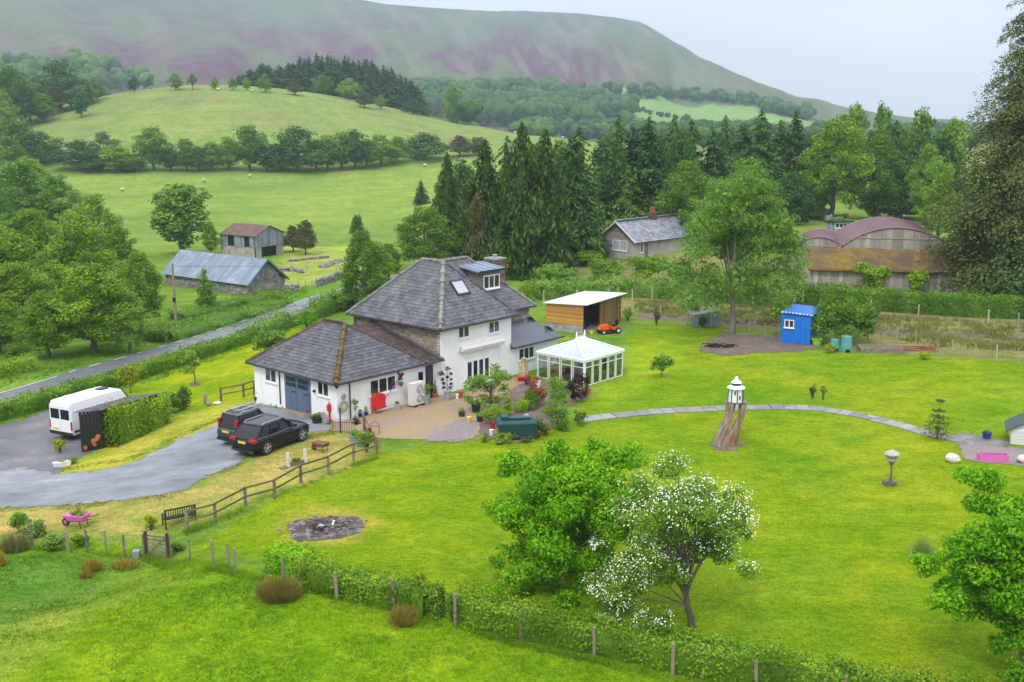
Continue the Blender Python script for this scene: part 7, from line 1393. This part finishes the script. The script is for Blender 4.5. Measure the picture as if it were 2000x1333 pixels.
P = G(874, 782) + Vector((0, 0, .62)); o = thing('topiary_tree', 'cloud-pruned dark red topiary tree rising from the grey tub', 'topiary', P); b = MB(); b.tube([(0, 0, -.3), (0, 0, 1.25)], .02, 5)
for x, z, r_ in ((0, 1.45, .2), (-.28, 1.1, .13), (.26, 1.1, .12), (-.3, .78, .13), (.26, .75, .1), (-.2, .5, .16), (.28, .45, .12), (-.2, .22, .14), (.22, .2, .14), (0, .9, .14)): b.tube([(0, 0, z - .1), (x, 0, z)], .012, 4, False); link('foliage', crown('foliage', int(z * 100) + 9, [(x, 0, z, r_, r_, r_ * .9)], 120, .07, mt['lf_red'], .9), o)
b.build('stem', mt['bark'], o)
potted('dark brown pot of green leaves at the edge of the gravel yard', G(902, 814), .22, .3, 'wdark', n=140, pw=.2, ph=.3, lm='lf_haw', seed=412); potted('black pot on a stand with bright green leaves beside the slate chippings', G(937, 824), .2, .3, 'black', n=300, pw=.34, ph=.3, lm='lf_maple', seed=413); potted('tall black tub with a bush by the old fruit tree', G(930, 806), .3, .5, 'black', n=260, pw=.32, ph=.3, seed=414)
potted('terracotta planter near the cottage wall right of the topiary', G(899, 778), .22, .5, 'terra', n=0, seed=415); potted('small white figure pot beside the terracotta planter', G(893, 780), .1, .35, 'wpaint', n=0, seed=416); potted('yellow and white pot at the gravel edge', G(916, 824), .14, .3, 'yellow', n=0, seed=417); potted('white lantern standing by the oil tank', G(960, 851), .12, .35, 'wpaint', n=0, cat='lantern'); potted('red flower pot by the oil tank', G(962, 838), .16, .25, 'red', n=60, lm='lf_redg', pw=.15, ph=.2, seed=418)
potted('pink and purple flowering pots cluster on the patio, front one', G(1042, 764), .25, .4, 'purple', n=200, lm='lf_redg', pw=.4, ph=.5, seed=419); potted('purple flowering pot on the patio nearer the cottage', G(1030, 752), .22, .4, 'purple', n=160, lm='lf_redg', pw=.3, ph=.4, seed=420); potted('white pot of pink flowers beside the conservatory', G(1050, 758), .2, .5, 'wpaint', n=160, lm='lf_redg', pw=.3, ph=.3, seed=421); potted('bright red bowl pot on the patio', G(1018, 745), .28, .3, 'red', n=0, seed=422); potted('black pot under the purple bush', G(1120, 778), .25, .35, 'black', n=0, seed=423); potted('small white ornament below the purple bush', G(1128, 781), .1, .35, 'wpaint', n=0, seed=424, cat='ornament'); potted('pink stone pot right of the purple bush', G(1148, 770), .22, .4, 'terra', n=60, pw=.15, ph=.2, seed=425)
potted('dark pot with a conical bush in the link corner by the back door', G(850, 777), .2, .3, 'terra', 'cone', 'lf_brown', .18, .9, 200, seed=426)
potted('dark blue square pot on the slab terrace', G(1927, 857), .26, .36, 'bluepot', n=50, pw=.2, ph=.15, seed=427)
# wicker moon seat
P = G(1022, 742); o = thing('wicker_seat', 'tall yellow wicker crescent seat on the patio against the cottage', 'garden seat', P, RZH); b = MB(); pts = []
for i in range(15): a = -1.2 + 3.9 * i / 14; pts.append((.42 * math.cos(a), 0, .8 + .72 * math.sin(a) * 1.0))
b.tube([(-.3, 0, 0), (-.36, 0, .5), (-.3, 0, 1.1), (-.1, 0, 1.5), (.12, 0, 1.5), (.3, 0, 1.1), (.36, 0, .5), (.3, 0, 0)], [.07, .1, .11, .11, .11, .11, .1, .07], 7); b.build('hoop', mt['straw'], o); MB().box((0, -.05, .35), (.6, .4, .12)).build('seat', mt['straw'], o)
# heat pump
P = HL(5.75, -.75, 0); o = thing('heat_pump', 'cream twin-fan heat pump unit standing on the gravel by the cottage wall', 'heat pump', P, RZH); MB().bb(-.55, .55, -.22, .22, .12, 1.55).build('casing', mt['cream'], o, bevel=.02)
for z in (.5, 1.13):
    f = MB().lathe((.1, -.225, z), [(.29, -.01), (.29, .01)], 18, ax='y').build('fan', mt['fan'], o); b = MB()
    for k in range(3): r_ = .09 + .09 * k; b.tube([(.1 + r_ * math.cos(a), -.245, z + r_ * math.sin(a)) for a in np.arange(0, 6.5, .52)], .008, 4, False)
    b.build('grille', mt['cream'], f); MB().lathe((.1, -.25, z), [(.07, -.01), (.07, .01)], 10, ax='y').build('hub', mt['cream'], f)
for x in (-.35, .35): MB().bb(x - .07, x + .07, -.35, .35, 0, .119).build('foot', mt['black'], o)
# red box on wall, round sign, pick ornament
P = HL(3.05, -.03, .35); o = thing('hose_cabinet', 'bright red arched cabinet fixed to the white garage side wall', 'wall cabinet', P, RZH); b = MB(); pr = [(-.45, 0), (.45, 0), (.45, .65)] + [(.45 * math.cos(a), .65 + .27 * math.sin(a)) for a in np.arange(.3, 3.0, .3)] + [(-.45, .65)]; b.prism(pr, -.38, 0); b.build('body', mt['red'], o, bevel=.03); MB().bb(-.47, .47, -.42, -.385, -.02, .06).build('shelf', mt['red'], o)
P = HL(.35, -.12, .95); o = thing('round_wall_sign', 'round grey wall disc with yellow centre beside the iron gate', 'sign', P, RZH); MB().lathe((0, 0, 0), [(.36, -.05), (.38, 0), (.36, .04)], 22, ax='y').build('disc', mt['galv'], o); MB().lathe((.02, -.06, 0), [(.15, -.02), (.15, .02)], 14, ax='y').build('centre', mt['yellow'], o)
P = HL(4.05, -.06, 1.1); o = thing('wall_ornament', 'long pink garden tool ornament hung slanting on the white wall', 'ornament', P, RZH); MB().bar((-.6, -.02, -.6), (1.0, -.02, .8), .045).build('shaft', mt['pink'], o); b = MB(); b.bar((.75, -.03, 1.2), (1.15, -.03, .6), .06); b.bar((.85, -.03, .65), (1.2, -.03, 1.0), .12); b.build('head', mt['purple'], o)
for lb, a, z in (('hanging basket of flowers on the white wall left of the heat pump', 4.9, 1.5), ('hanging basket with red flowers by the back door corner', 8.35, 1.55)):
    o = thing('hanging_basket', lb, 'hanging basket', HL(a, -.3, z), RZH); MB().lathe((0, 0, -.15), [(.05, 0), (.17, .16)], 10).build('basket', mt['terra'] if a < 5 else mt['red'], o); link('foliage', crown('foliage', int(a * 10), [(0, 0, .08, .2, .2, .12)], 120, .07, mt['lf_haw'], .7), o); MB().tube([(0, .28, .45), (0, 0, .42), (0, 0, 0)], .01, 4, False).build('bracket', mt['black'], o)
# wall trees
for lb, px, py, h_ in (('slim potted shrub climbing the garage wall by the downpipe', 694, 822, 1.3), ('round-headed standard shrub in front of the red cabinet', 729, 808, 1.4)):
    P = G(px, py); o = thing('wall_shrub', lb, 'shrub', P); MB().tube([(0, 0, 0), (.02, 0, h_)], .02, 5).build('stem', mt['bark'], o); link('foliage', crown('foliage', px, [(0, 0, h_ * .85, .22, .2, .3), (.05, 0, h_ * .6, .15, .15, .15)], 170, .1, mt['lf_haw'], .2, shell=.4), o)
# red hydrant-like post
P = G(644, 822); o = thing('red_pump_post', 'red cast-iron post standing at the garage corner', 'post', P); MB().lathe((0, 0, 0), [(.22, 0), (.2, .08), (.08, .14), (.06, .3), (.06, .62)], 10).build('pedestal', mt['red'], o); MB().lathe((0, 0, .62), [(.15, 0), (.16, .36), (.06, .42), (.04, .5), (.02, .55)], 10).build('head', mt['red'], o)
for i, (px, py, r_, lb) in enumerate(((524, 790, .3, 'round millstone leaning on the garage wall left of the downpipe'), (634, 828, .36, 'round millstone leaning on the garage wall by the red post'))): o = thing('millstone', lb, 'millstone', G(px, py), RZH); MB().lathe((0, 0, r_), [(r_, -.06), (r_, .06)], 18, ax='x').build('stone', mt['block2'], o)
# white stones under garage window
for i, (px, py) in enumerate(((533, 792), (541, 794), (548, 797))): o = thing('boulder', 'small pale boulder, %s from left beside the garage downpipe' % ORD[i], 'boulder', G(px, py)); m_ = crown('x', i, [(0, 0, .1, .2, .16, .14)], 1, .01, mt['wstone'], 1.2, sub=0, tonev=0); link('rock', m_, o)
# iron gate
P = G(645, 846); Q = G(694, 848); o = thing('iron_gate', 'low wrought iron gate and railing at the garage corner', 'gate', P); d_ = Q - P; b = MB()
for i in range(15): q = d_ * (i / 14); b.tube([(q.x, q.y, 0), (q.x, q.y, .75 + .15 * math.sin(i * math.pi / 14))], .012, 5)
b.build('bars', mt['rustb'], o, kind='stuff'); b = MB(); b.bar((0, 0, .1), (d_.x, d_.y, .1), .025); b.build('rail', mt['rustb'], o); MB().bar((0, 0, .68), (d_.x, d_.y, .68), .025).build('rail', mt['rustb'], o); q = d_ * .42; MB().tube([(q.x, q.y, 0), (q.x, q.y, 1.5)], .045, 6).build('gate_post', mt['black'], o)
# orange arched trellis and purple flowers
P = G(733, 848); o = thing('arched_trellis', 'orange wicker arch ornament standing on the gravel', 'trellis', P); b = MB()
for r_ in (.2, .27): b.tube([(-r_, 0, 0), (-r_, 0, .5)] + [(-r_ * math.cos(a), 0, .5 + r_ * math.sin(a)) for a in np.arange(.3, 3.1, .35)] + [(r_, 0, .5), (r_, 0, 0)], .018, 5)
b.build('arch', mt['terra'], o); MB().bar((-.2, 0, .45), (.2, 0, .45), .04).build('crossbar', mt['terra'], o)
for i, (px, py, z) in enumerate(((697, 848, .75), (720, 852, .25))): o = thing('flower_basket', ['purple trailing flowers on the upper end of the slanting rail', 'purple trailing flowers on the lower end of the slanting rail'][i], 'flowers', G(px, py) + Vector((0, 0, z))); link('foliage', crown('foliage', 500 + i, [(0, 0, 0, .22, .2, .3)], 260, .08, mt['lf_red'], .6), o); MB().lathe((0, 0, -.2), [(.08, 0), (.14, .15)], 8).build('basket', mt['purple'], o)
# oil tank
P = G(1008, 858); o = thing('oil_tank', 'dark teal plastic oil tank with ribbed top standing among the shrubs', 'tank', P, frame(82)); b = MB()
def tr(z, kx, ky): return [(x * kx, y * ky, z) for x, y in ((-1.1, -.55), (-.95, -.65), (.95, -.65), (1.1, -.55), (1.1, .55), (.95, .65), (-.95, .65), (-1.1, .55))]
loft(b, [tr(0.12, .86, .84), tr(.25, .92, .92), tr(.95, 1, 1), tr(1.03, 1.03, 1.03), tr(1.1, 1.0, 1.0), tr(1.22, .86, .8)]); b.build('body', mt['tank'], o)
MB().bb(-.85, -.45, -.35, .35, 1.215, 1.42).build('filler_box', mt['tank'], o, bevel=.03); MB().bb(-.40, .85, -.3, .3, 1.215, 1.32).build('top_rib', mt['tank'], o, bevel=.03); MB().lathe((.6, 0, 1.32), [(.14, 0), (.14, .1)], 12).build('cap', mt['galv'], o); MB().bb(-.95, .95, -.5, .5, -.05, .12).build('plinth', mt['block2'], o)
# bench
P = G(322, 1034); Q = G(362, 1022); o = thing('garden_bench', 'dark brown slatted wooden bench facing the drive beside the rail fence', 'bench', P, math.atan2((Q - P).y, (Q - P).x)); W_ = 1.45
for i in range(4): MB().bb(0, W_, -.05 + i * .11 + .28 - .28, .03 + i * .11, .42, .45).build('seat_slat', mt['wdark'], o)
for i in range(13): x = .08 + i * (W_ - .16) / 12; MB().bb(x - .02, x + .02, -.10, -.07, .46, .86).build('back_slat', mt['wdark'], o)
for z in (.46, .88): MB().bb(0, W_, -.12, -.05, z, z + .06).build('back_rail', mt['wdark'], o)
for x in (0, W_ - .06):
    for y, h_ in ((-.12, .92), (.35, .62)): MB().bb(x, x + .06, y, y + .06, 0, h_).build('leg', mt['wdark'], o)
    MB().bb(x - .01, x + .07, -.10, .42, .62, .66).build('armrest', mt['wdark'], o)
# wheelbarrows
def barrow(label, P, rz, m_, plants=True, sc=1.0):
    o = thing('wheelbarrow', label, 'wheelbarrow', P, rz, None, (sc, sc, sc)); b = MB()
    b.add([(-.42, -.26, .38), (.32, -.22, .34), (.32, .22, .34), (-.42, .26, .38), (-.55, -.36, .66), (.58, -.32, .62), (.58, .32, .62), (-.55, .36, .66), (-.5, -.32, .6), (.52, -.28, .57), (.52, .28, .57), (-.5, .32, .6)], [(0, 3, 2, 1), (0, 1, 5, 4), (1, 2, 6, 5), (2, 3, 7, 6), (3, 0, 4, 7), (8, 9, 10, 11), (4, 5, 9, 8), (5, 6, 10, 9), (6, 7, 11, 10), (7, 4, 8, 11)]); b.build('tray', mt[m_], o)
    w_ = MB().lathe((.62, 0, .2), [(.14, -.045), (.2, -.03), (.2, .03), (.14, .045)], 16, ax='y').build('wheel', mt['rub'], o); MB().lathe((.62, 0, .2), [(.1, -.05), (.1, .05)], 10, ax='y').build('hub', mt[m_], w_)
    for s_ in (-1, 1): MB().tube([(.62, s_ * .08, .2), (.2, s_ * .24, .33), (-.5, s_ * .27, .45), (-1.0, s_ * .3, .62)], .02, 5).build('handle', mt['black'] if m_ == 'pink' else mt['wood'], o); MB().tube([(-.3, s_ * .24, .4), (-.38, s_ * .27, 0)], .02, 5).build('leg', mt['black'], o)
    if plants: link('foliage', crown('foliage', 71, [(.1, 0, .66, .3, .22, .14), (-.2, 0, .68, .25, .2, .16), (-.1, 0, .8, .1, .1, .22)], 420, .08, mt['lf_haw'], .6), o)
    return o
barrow('pink wheelbarrow planted with greenery on the verge', G(152, 1030), frame(-75), 'pink'); barrow('small rusty wheelbarrow on the dry grass beside the rail fence', G(627, 882), frame(-60), 'rustb', False, .8)
# stone posts with trough
P = G(563, 912); o = thing('stone_planter', 'pair of white stone posts flanking a planted trough by the rail fence', 'planter', P, frame(50))
for x in (0, 1.0): MB().box((x, 0, .38), (.16, .14, .76), taper=.75).build('stone_post', mt['wstone'], o)
MB().bb(.12, .88, -.1, .16, 0, .2).build('trough', mt['brick'], o); MB().bb(-.5, -.1, -.25, .1, 0, .06).build('slab', mt['brick'], o); link('foliage', crown('foliage', 72, [(.5, 0, .28, .3, .16, .14)], 240, .08, mt['lf_broad'], .7), o)
P = G(122, 912); o = thing('boat_planter', 'small white boat-shaped planter at the tip of the grass bank', 'planter', P, frame(70)); b = MB(); loft(b, [[(-.5, -.12, .3), (-.5, .12, .3), (-.45, .05, .02), (-.45, -.05, .02)], [(0, -.22, .28), (0, .22, .28), (0, .14, 0), (0, -.14, 0)], [(.5, -.04, .36), (.5, .04, .36), (.42, .03, .05), (.42, -.03, .05)]]); b.build('hull', mt['wpaint'], o); link('foliage', crown('foliage', 73, [(0, 0, .3, .3, .14, .08)], 120, .07, mt['lf_yel'], .7), o)
for i, (px, py, w_, h_, lb) in enumerate(((401, 790, .28, .85, 'tall weathered stone post on the side lawn edge'), (408, 793, .4, .35, 'reddish squat stone beside the tall stone post'), (424, 790, .6, .2, 'low flat pale stone at the foot of the brown rail fence'), (350, 775, .2, .5, 'white capped post at the end of the container hedge'))): o = thing('garden_stone', lb, 'stone', G(px, py)); link('rock', crown('x', 600 + i, [(0, 0, h_ * .45, w_ * .5, w_ * .4, h_ * .55)], 1, .01, mt['wstone' if i in (2, 3) else 'stone'], 1.2, sub=0), o)
MB_ = None
for i, (px, py, w_, h_) in enumerate(((1860, 903, .75, .5), (1998, 905, .7, .5))): P = G(px, py); o = thing('boulder', ['white quartz boulder at the left of the slate gravel patch', 'white quartz boulder at the right edge below the playhouse'][i], 'boulder', P); link('rock', crown('x', 620 + i, [(0, 0, h_ * .4, w_ * .5, w_ * .42, h_ * .55), (w_ * .2, 0, h_ * .3, w_ * .35, w_ * .3, h_ * .4)], 1, .01, mt['wstone'], 1.2, sub=0), o)
# pink planter trough
P = G(1913, 902); Q = G(1970, 904); o = thing('pink_trough', 'bright pink rectangular planter trough on the slate gravel', 'planter', P, math.atan2((Q - P).y, (Q - P).x)); W_ = (Q - P).length; b = MB(); b.bb(0, W_, -.02, .02, .0, .38); b.bb(0, W_, .48, .52, 0, .38); b.bb(0, .04, .021, .479, 0, .38); b.bb(W_ - .04, W_, .021, .479, 0, .38); b.build('side', mt['pink'], o); MB().bb(.041, W_ - .041, .021, .479, 0, .3).build('compost', mt['soil'], o)
# playhouse at right edge
P = G(1974, 868); o = thing('playhouse', 'pale timber playhouse with dark green pitched roof at the right edge', 'shed', P, frame(112)); MB().bb(0, 2.4, 0, 1.9, -.1, .88).build('wall', mt['wpaint'], o)
for i in range(5): MB().bb(-.02, 2.4, -.03, -.001, .02 + i * .17, .17 + i * .17).build('board', mt['cream'], o)
MB().prism([(0, .88), (2.4, .88), (1.2, 1.6)], .0, 1.9).build('gable', mt['cream'], o); mt['dgr'] = M('dark_green_paint', (.03, .07, .06), .5, .1)
sheetroof('roof', o, [(-.3, -.2, .74), (-.3, 2.1, .74), (1.2, 2.1, 1.66), (1.2, -.2, 1.66)], mt['dgr'], .05); sheetroof('roof', o, [(2.7, -.2, .74), (2.7, 2.1, .74), (1.201, 2.1, 1.66), (1.201, -.2, 1.66)], mt['dgr'], .05)
# compost bins, green tub, timber pile
def bin_(label, px, py, r_, h_): o = thing('compost_bin', label, 'compost bin', G(px, py)); MB().lathe((0, 0, 0), [(r_, 0), (r_ * .96, h_ * .3), (r_ * .8, h_ * .85), (r_ * .78, h_ * .9)], 16).build('body', mt['teal'], o); MB().lathe((0, 0, h_ * .9), [(r_ * .84, 0), (r_ * .8, .06), (r_ * .3, .12)], 16).build('lid', mt['teal'], o); MB().box((0, -r_ * .95, .14), (r_ * .7, .1, .24)).build('hatch', mt['dark'], o)
bin_('shorter pale blue compost bin beside the leafy shrub tree', 1630, 685, .44, .92); bin_('taller teal compost bin with black hatch beside the shorter one', 1652, 687, .5, 1.3)
o = thing('green_tub', 'lime green plastic tub at the corner of the blue shed', 'tub', G(1595, 675)); MB().lathe((0, 0, 0), [(.3, 0), (.42, .5), (.47, .52), (.45, .58), (.38, .5)], 14).build('tub', mt['lgreen'], o)
P = G(1730, 690); o = thing('raised_bed', 'raised timber bed filled with dark soil beside the compost bins', 'raised bed', P, frame(96)); b = MB(); MB().bb(-1.8, 1.2, 0, 1.3, 0.05, .3).build('soil', mt['soil'], o)
for (x0, x1, y0, y1) in ((-1.9, 1.3, -.08, -.001), (-1.9, 1.3, 1.301, 1.38), (-1.9, -1.801, 0, 1.3), (1.201, 1.3, 0, 1.3)): MB().bb(x0, x1, y0, y1, 0, .36).build('edge_board', mt['wood'], o)
P = G(1785, 686); o = thing('timber_pile', 'stack of long weathered planks lying beyond the raised bed', 'timber', P, frame(94))
for i in range(9): MB().box((rr.uniform(-.4, .5), rr.uniform(0, .9), .06 + (i // 4) * .1), (rr.uniform(2.2, 3.4), .2, .07), rr.uniform(-.12, .12)).build('plank', mt['wood' if i % 2 else 'terra'], o)
o = thing('watering_can', 'small yellow watering can by the mower shed', 'watering can', G(1155, 652)); MB().lathe((0, 0, 0), [(.14, 0), (.14, .24), (.05, .26)], 12).build('can', mt['yellow'], o); MB().tube([(.1, 0, .08), (.3, 0, .28)], .02, 5).build('spout', mt['yellow'], o); MB().tube([(-.1, 0, .05), (-.22, 0, .15), (-.05, 0, .3)], .015, 5).build('handle', mt['yellow'], o)
sheet('round_soil_bed', [(369, 750), (381, 746), (393, 750), (390, 755), (372, 755)], .04, 'soil', .3, .05)
# bush under the conservatory, misc small beds
hedge('low straggling planting along the right foot of the conservatory', [HL(21.3, -5.6), HL(21.4, -3.5), HL(21.3, -1.6)], .5, .22, .1, 120, 'lf_broad', seed=40, rough=.6, name='border_plants', cat='plants')
for i, (px, py, w_, h_, m_, lb) in enumerate(((946, 864, 22, 18, 'lf_haw', 'low green clump at the corner of the slate chippings'), (1028, 864, 36, 14, 'lf_brown', 'low bronze clump in front of the right end of the oil tank'), (1066, 850, 30, 18, 'lf_redg', 'low russet clump right of the oil tank'), (1100, 842, 34, 22, 'lf_broad', 'low dark plants at the foot of the columnar evergreen'), (975, 868, 26, 12, 'lf_haw', 'thin green weeds below the bright bush at the tank'))): shrub(lb, px, py, w_, h_, m_, 'loose', .08, 600, 700 + i)
# ------------------------------------------------------------------ sheep
def sheep_mesh():
    b = MB(); b.sph((0, 0, .62), .55, .3, .32, 12, 8); b.sph((.2, 0, .66), .36, .27, .3, 10, 6); me1 = b.mesh('body', mt['wool'], True); b = MB(); b.sph((.66, 0, .74), .17, .1, .12, 8, 6); b.bar((.6, -.16, .82), (.6, .16, .82), .05, .04); me2 = b.mesh('head', mt['wool'], True); b = MB(); b.tube([(0, 0, 0), (0, 0, .42)], [.035, .05], 5); return me1, me2, b.mesh('leg', mt['wdark'])
S1, S2, S3 = sheep_mesh()
for i, (px, py, lb) in enumerate(((122, 206, 'white sheep at the left shoulder of the hill field'), (239, 375, 'white sheep alone in the flat field nearest the roadside wood'), (399, 357, 'white sheep above the feathery ash in the flat field'), (488, 348, 'white sheep below the hedgerow in the middle of the flat field'), (830, 327, 'white sheep at the right end of the flat field below the hedgerow'), (426, 178, 'white sheep on the skyline among the small crest trees'), (493, 181, 'white sheep on the skyline near the plantation'), (886, 231, 'white sheep, left of the group on the right shoulder of the hill'), (902, 233, 'white sheep, middle of the group on the right shoulder of the hill'), (913, 236, 'white sheep, right of the group on the right shoulder of the hill'), (960, 246, 'white sheep grazing left of the dark tree at the hill end'), (1006, 262, 'white sheep grazing right of the dark trees at the hill end'), (1099, 272, 'white sheep under the brown tree at the bottom of the hill'))):
    o = thing('sheep', lb, 'sheep', G(px, py), R_.uniform(0, 6.28), 'sheep grazing the hill', (1.15, 1.15, 1.15)); link('body', S1, o); link('head', S2, o)
    for x, y in ((.3, .14), (.3, -.14), (-.32, .14), (-.32, -.14)): link('leg', S3, o, loc=(x, y, 0))
# ------------------------------------------------------------------ rough grass: stuff
def grass_stuff(name, label, polys, n, h_, w_, seed, mat='tuft', k=3):
    rng = np.random.RandomState(seed); W = [[(p.x, p.y) for p in WP(pl)] for pl in polys]; pts = []
    for pl in W:
        a = np.array(pl); ar = .5 * abs(np.dot(a[:, 0], np.roll(a[:, 1], 1)) - np.dot(a[:, 1], np.roll(a[:, 0], 1))); m = int(n * ar); x0, x1, y0, y1 = a[:, 0].min(), a[:, 0].max(), a[:, 1].min(), a[:, 1].max()
        m = int(m * (x1 - x0) * (y1 - y0) / max(ar, .1)); x = rng.uniform(x0, x1, m); y = rng.uniform(y0, y1, m); I = inpoly(x, y, pl); cl = fbm(x / 1.3 + seed, y / 1.3, 3); I &= rng.rand(m) < np.clip((cl - .3) * 3.2, .12, 1); pts.append(np.stack([x[I], y[I]], 1))
    p = np.repeat(np.concatenate(pts), k, 0); m = len(p); p = p + rng.normal(size=(m, 2)) * .05; B = np.column_stack([p, Hf(p[:, 0], p[:, 1]) - .01]); hh = h_ * (.5 + .9 * rng.rand(m))
    T = B + np.column_stack([rng.normal(size=(m, 2)) * .5 * h_, hh]); D = rng.normal(size=(m, 3)) * [1, 1, 0]; D /= np.linalg.norm(D, axis=1, keepdims=True); D *= w_
    V = np.stack([B - D, B + D, T], 1).reshape(-1, 3); r = np.clip(fbm(p[:, 0] / 2.5, p[:, 1] / 2.5, 3) * 1.2 - .1 + (rng.rand(m) - .5) * .5, 0, 1)
    return tag(link(name, np_mesh(name, V, [np.arange(3 * m).reshape(-1, 3)], mt[mat], rnd=r)), label, 'grass', kind='stuff')
grass_stuff('meadow_grass', 'tufted green meadow grass in the foreground field', [[(-60, 1095), (300, 1095), (560, 1150), (860, 1215), (1300, 1320), (1420, 1360), (1000, 1380), (-60, 1380)]], 75, .10, .014, 1)
grass_stuff('verge_grass', 'longer rough grass at the foot of the fences and hedge', [[(-20, 1066), (130, 1076), (290, 1086), (370, 1094), (460, 1114), (560, 1140), (870, 1215), (860, 1225), (555, 1152), (450, 1126), (280, 1096), (-20, 1080)], [(360, 1040), (480, 992), (600, 944), (736, 890), (740, 896), (600, 951), (480, 1000), (365, 1048)], [(880, 1222), (1160, 1288), (1320, 1325), (1480, 1356), (1480, 1366), (1310, 1335), (1160, 1297), (880, 1232)]], 260, .22, .012, 2, 'tuft')
grass_stuff('paddock_grass', 'straw coloured rough grass in the paddock behind the garden', [[(1240, 585), (1500, 600), (2100, 640), (2100, 690), (1820, 680), (1700, 650), (1380, 630), (1240, 612)]], 26, .3, .03, 3, 'reed')
grass_stuff('bank_grass', 'uneven grass on the roadside banks', [[(0, 760), (300, 672), (440, 632), (600, 575), (600, 560), (300, 640), (60, 720), (0, 735)], [(0, 800), (240, 735), (450, 670), (640, 605), (650, 615), (460, 690), (240, 762), (0, 832)]], 30, .22, .025, 4, 'tuft')
grass_stuff('lawn_edge_grass', 'short grass fringe along the edges of the drive and yard', [[(120, 922), (260, 898), (340, 860), (440, 818), (440, 812), (340, 853), (255, 892), (120, 915)], [(-20, 988), (200, 980), (330, 966), (420, 926), (480, 892), (545, 866), (650, 840), (655, 850), (550, 874), (486, 902), (424, 936), (333, 976), (200, 990), (-20, 998)], [(735, 882), (740, 856), (870, 860), (938, 858), (935, 868), (870, 870), (748, 864)]], 150, .07, .014, 5, 'reed')
rng = np.random.RandomState(77); xy = []
while len(xy) < 90:
    px, py = rng.uniform(0, 1400), rng.uniform(1060, 1333); q = G(px, py)
    if rng.rand() < float(fbm(np.array([q.x / 3]), np.array([q.y / 3]))[0]) * 1.2: xy.append(q)
Cd = np.array([q[:] for q in xy]) + [0, 0, .07]; V_, F_ = quads(rng, Cd, np.tile([0, -.4, 1.], (len(Cd), 1)), rng.uniform(.02, .045, len(Cd)), .9); tag(link('daisies', np_mesh('daisies', V_, [F_], mt['petal'], rnd=rng.rand(len(Cd)))), 'tiny white clover and daisy heads dotted over the foreground meadow', 'flowers', kind='stuff')
# ------------------------------------------------------------------ haze
m = bpy.data.materials.new('haze_air'); m.use_nodes = True; t = m.node_tree; t.nodes.clear(); pv = t.nodes.new('ShaderNodeVolumePrincipled'); pv.inputs['Color'].default_value = (.62, .76, .95, 1); pv.inputs['Density'].default_value = .0002; pv.inputs['Anisotropy'].default_value = 0
mo = t.nodes.new('ShaderNodeOutputMaterial'); t.links.new(pv.outputs[0], mo.inputs['Volume'])
b = MB(); b.bb(-3400, 3400, -90, 3100, -12, 360); hz = b.build('haze', m, None); hz['kind'] = 'stuff'
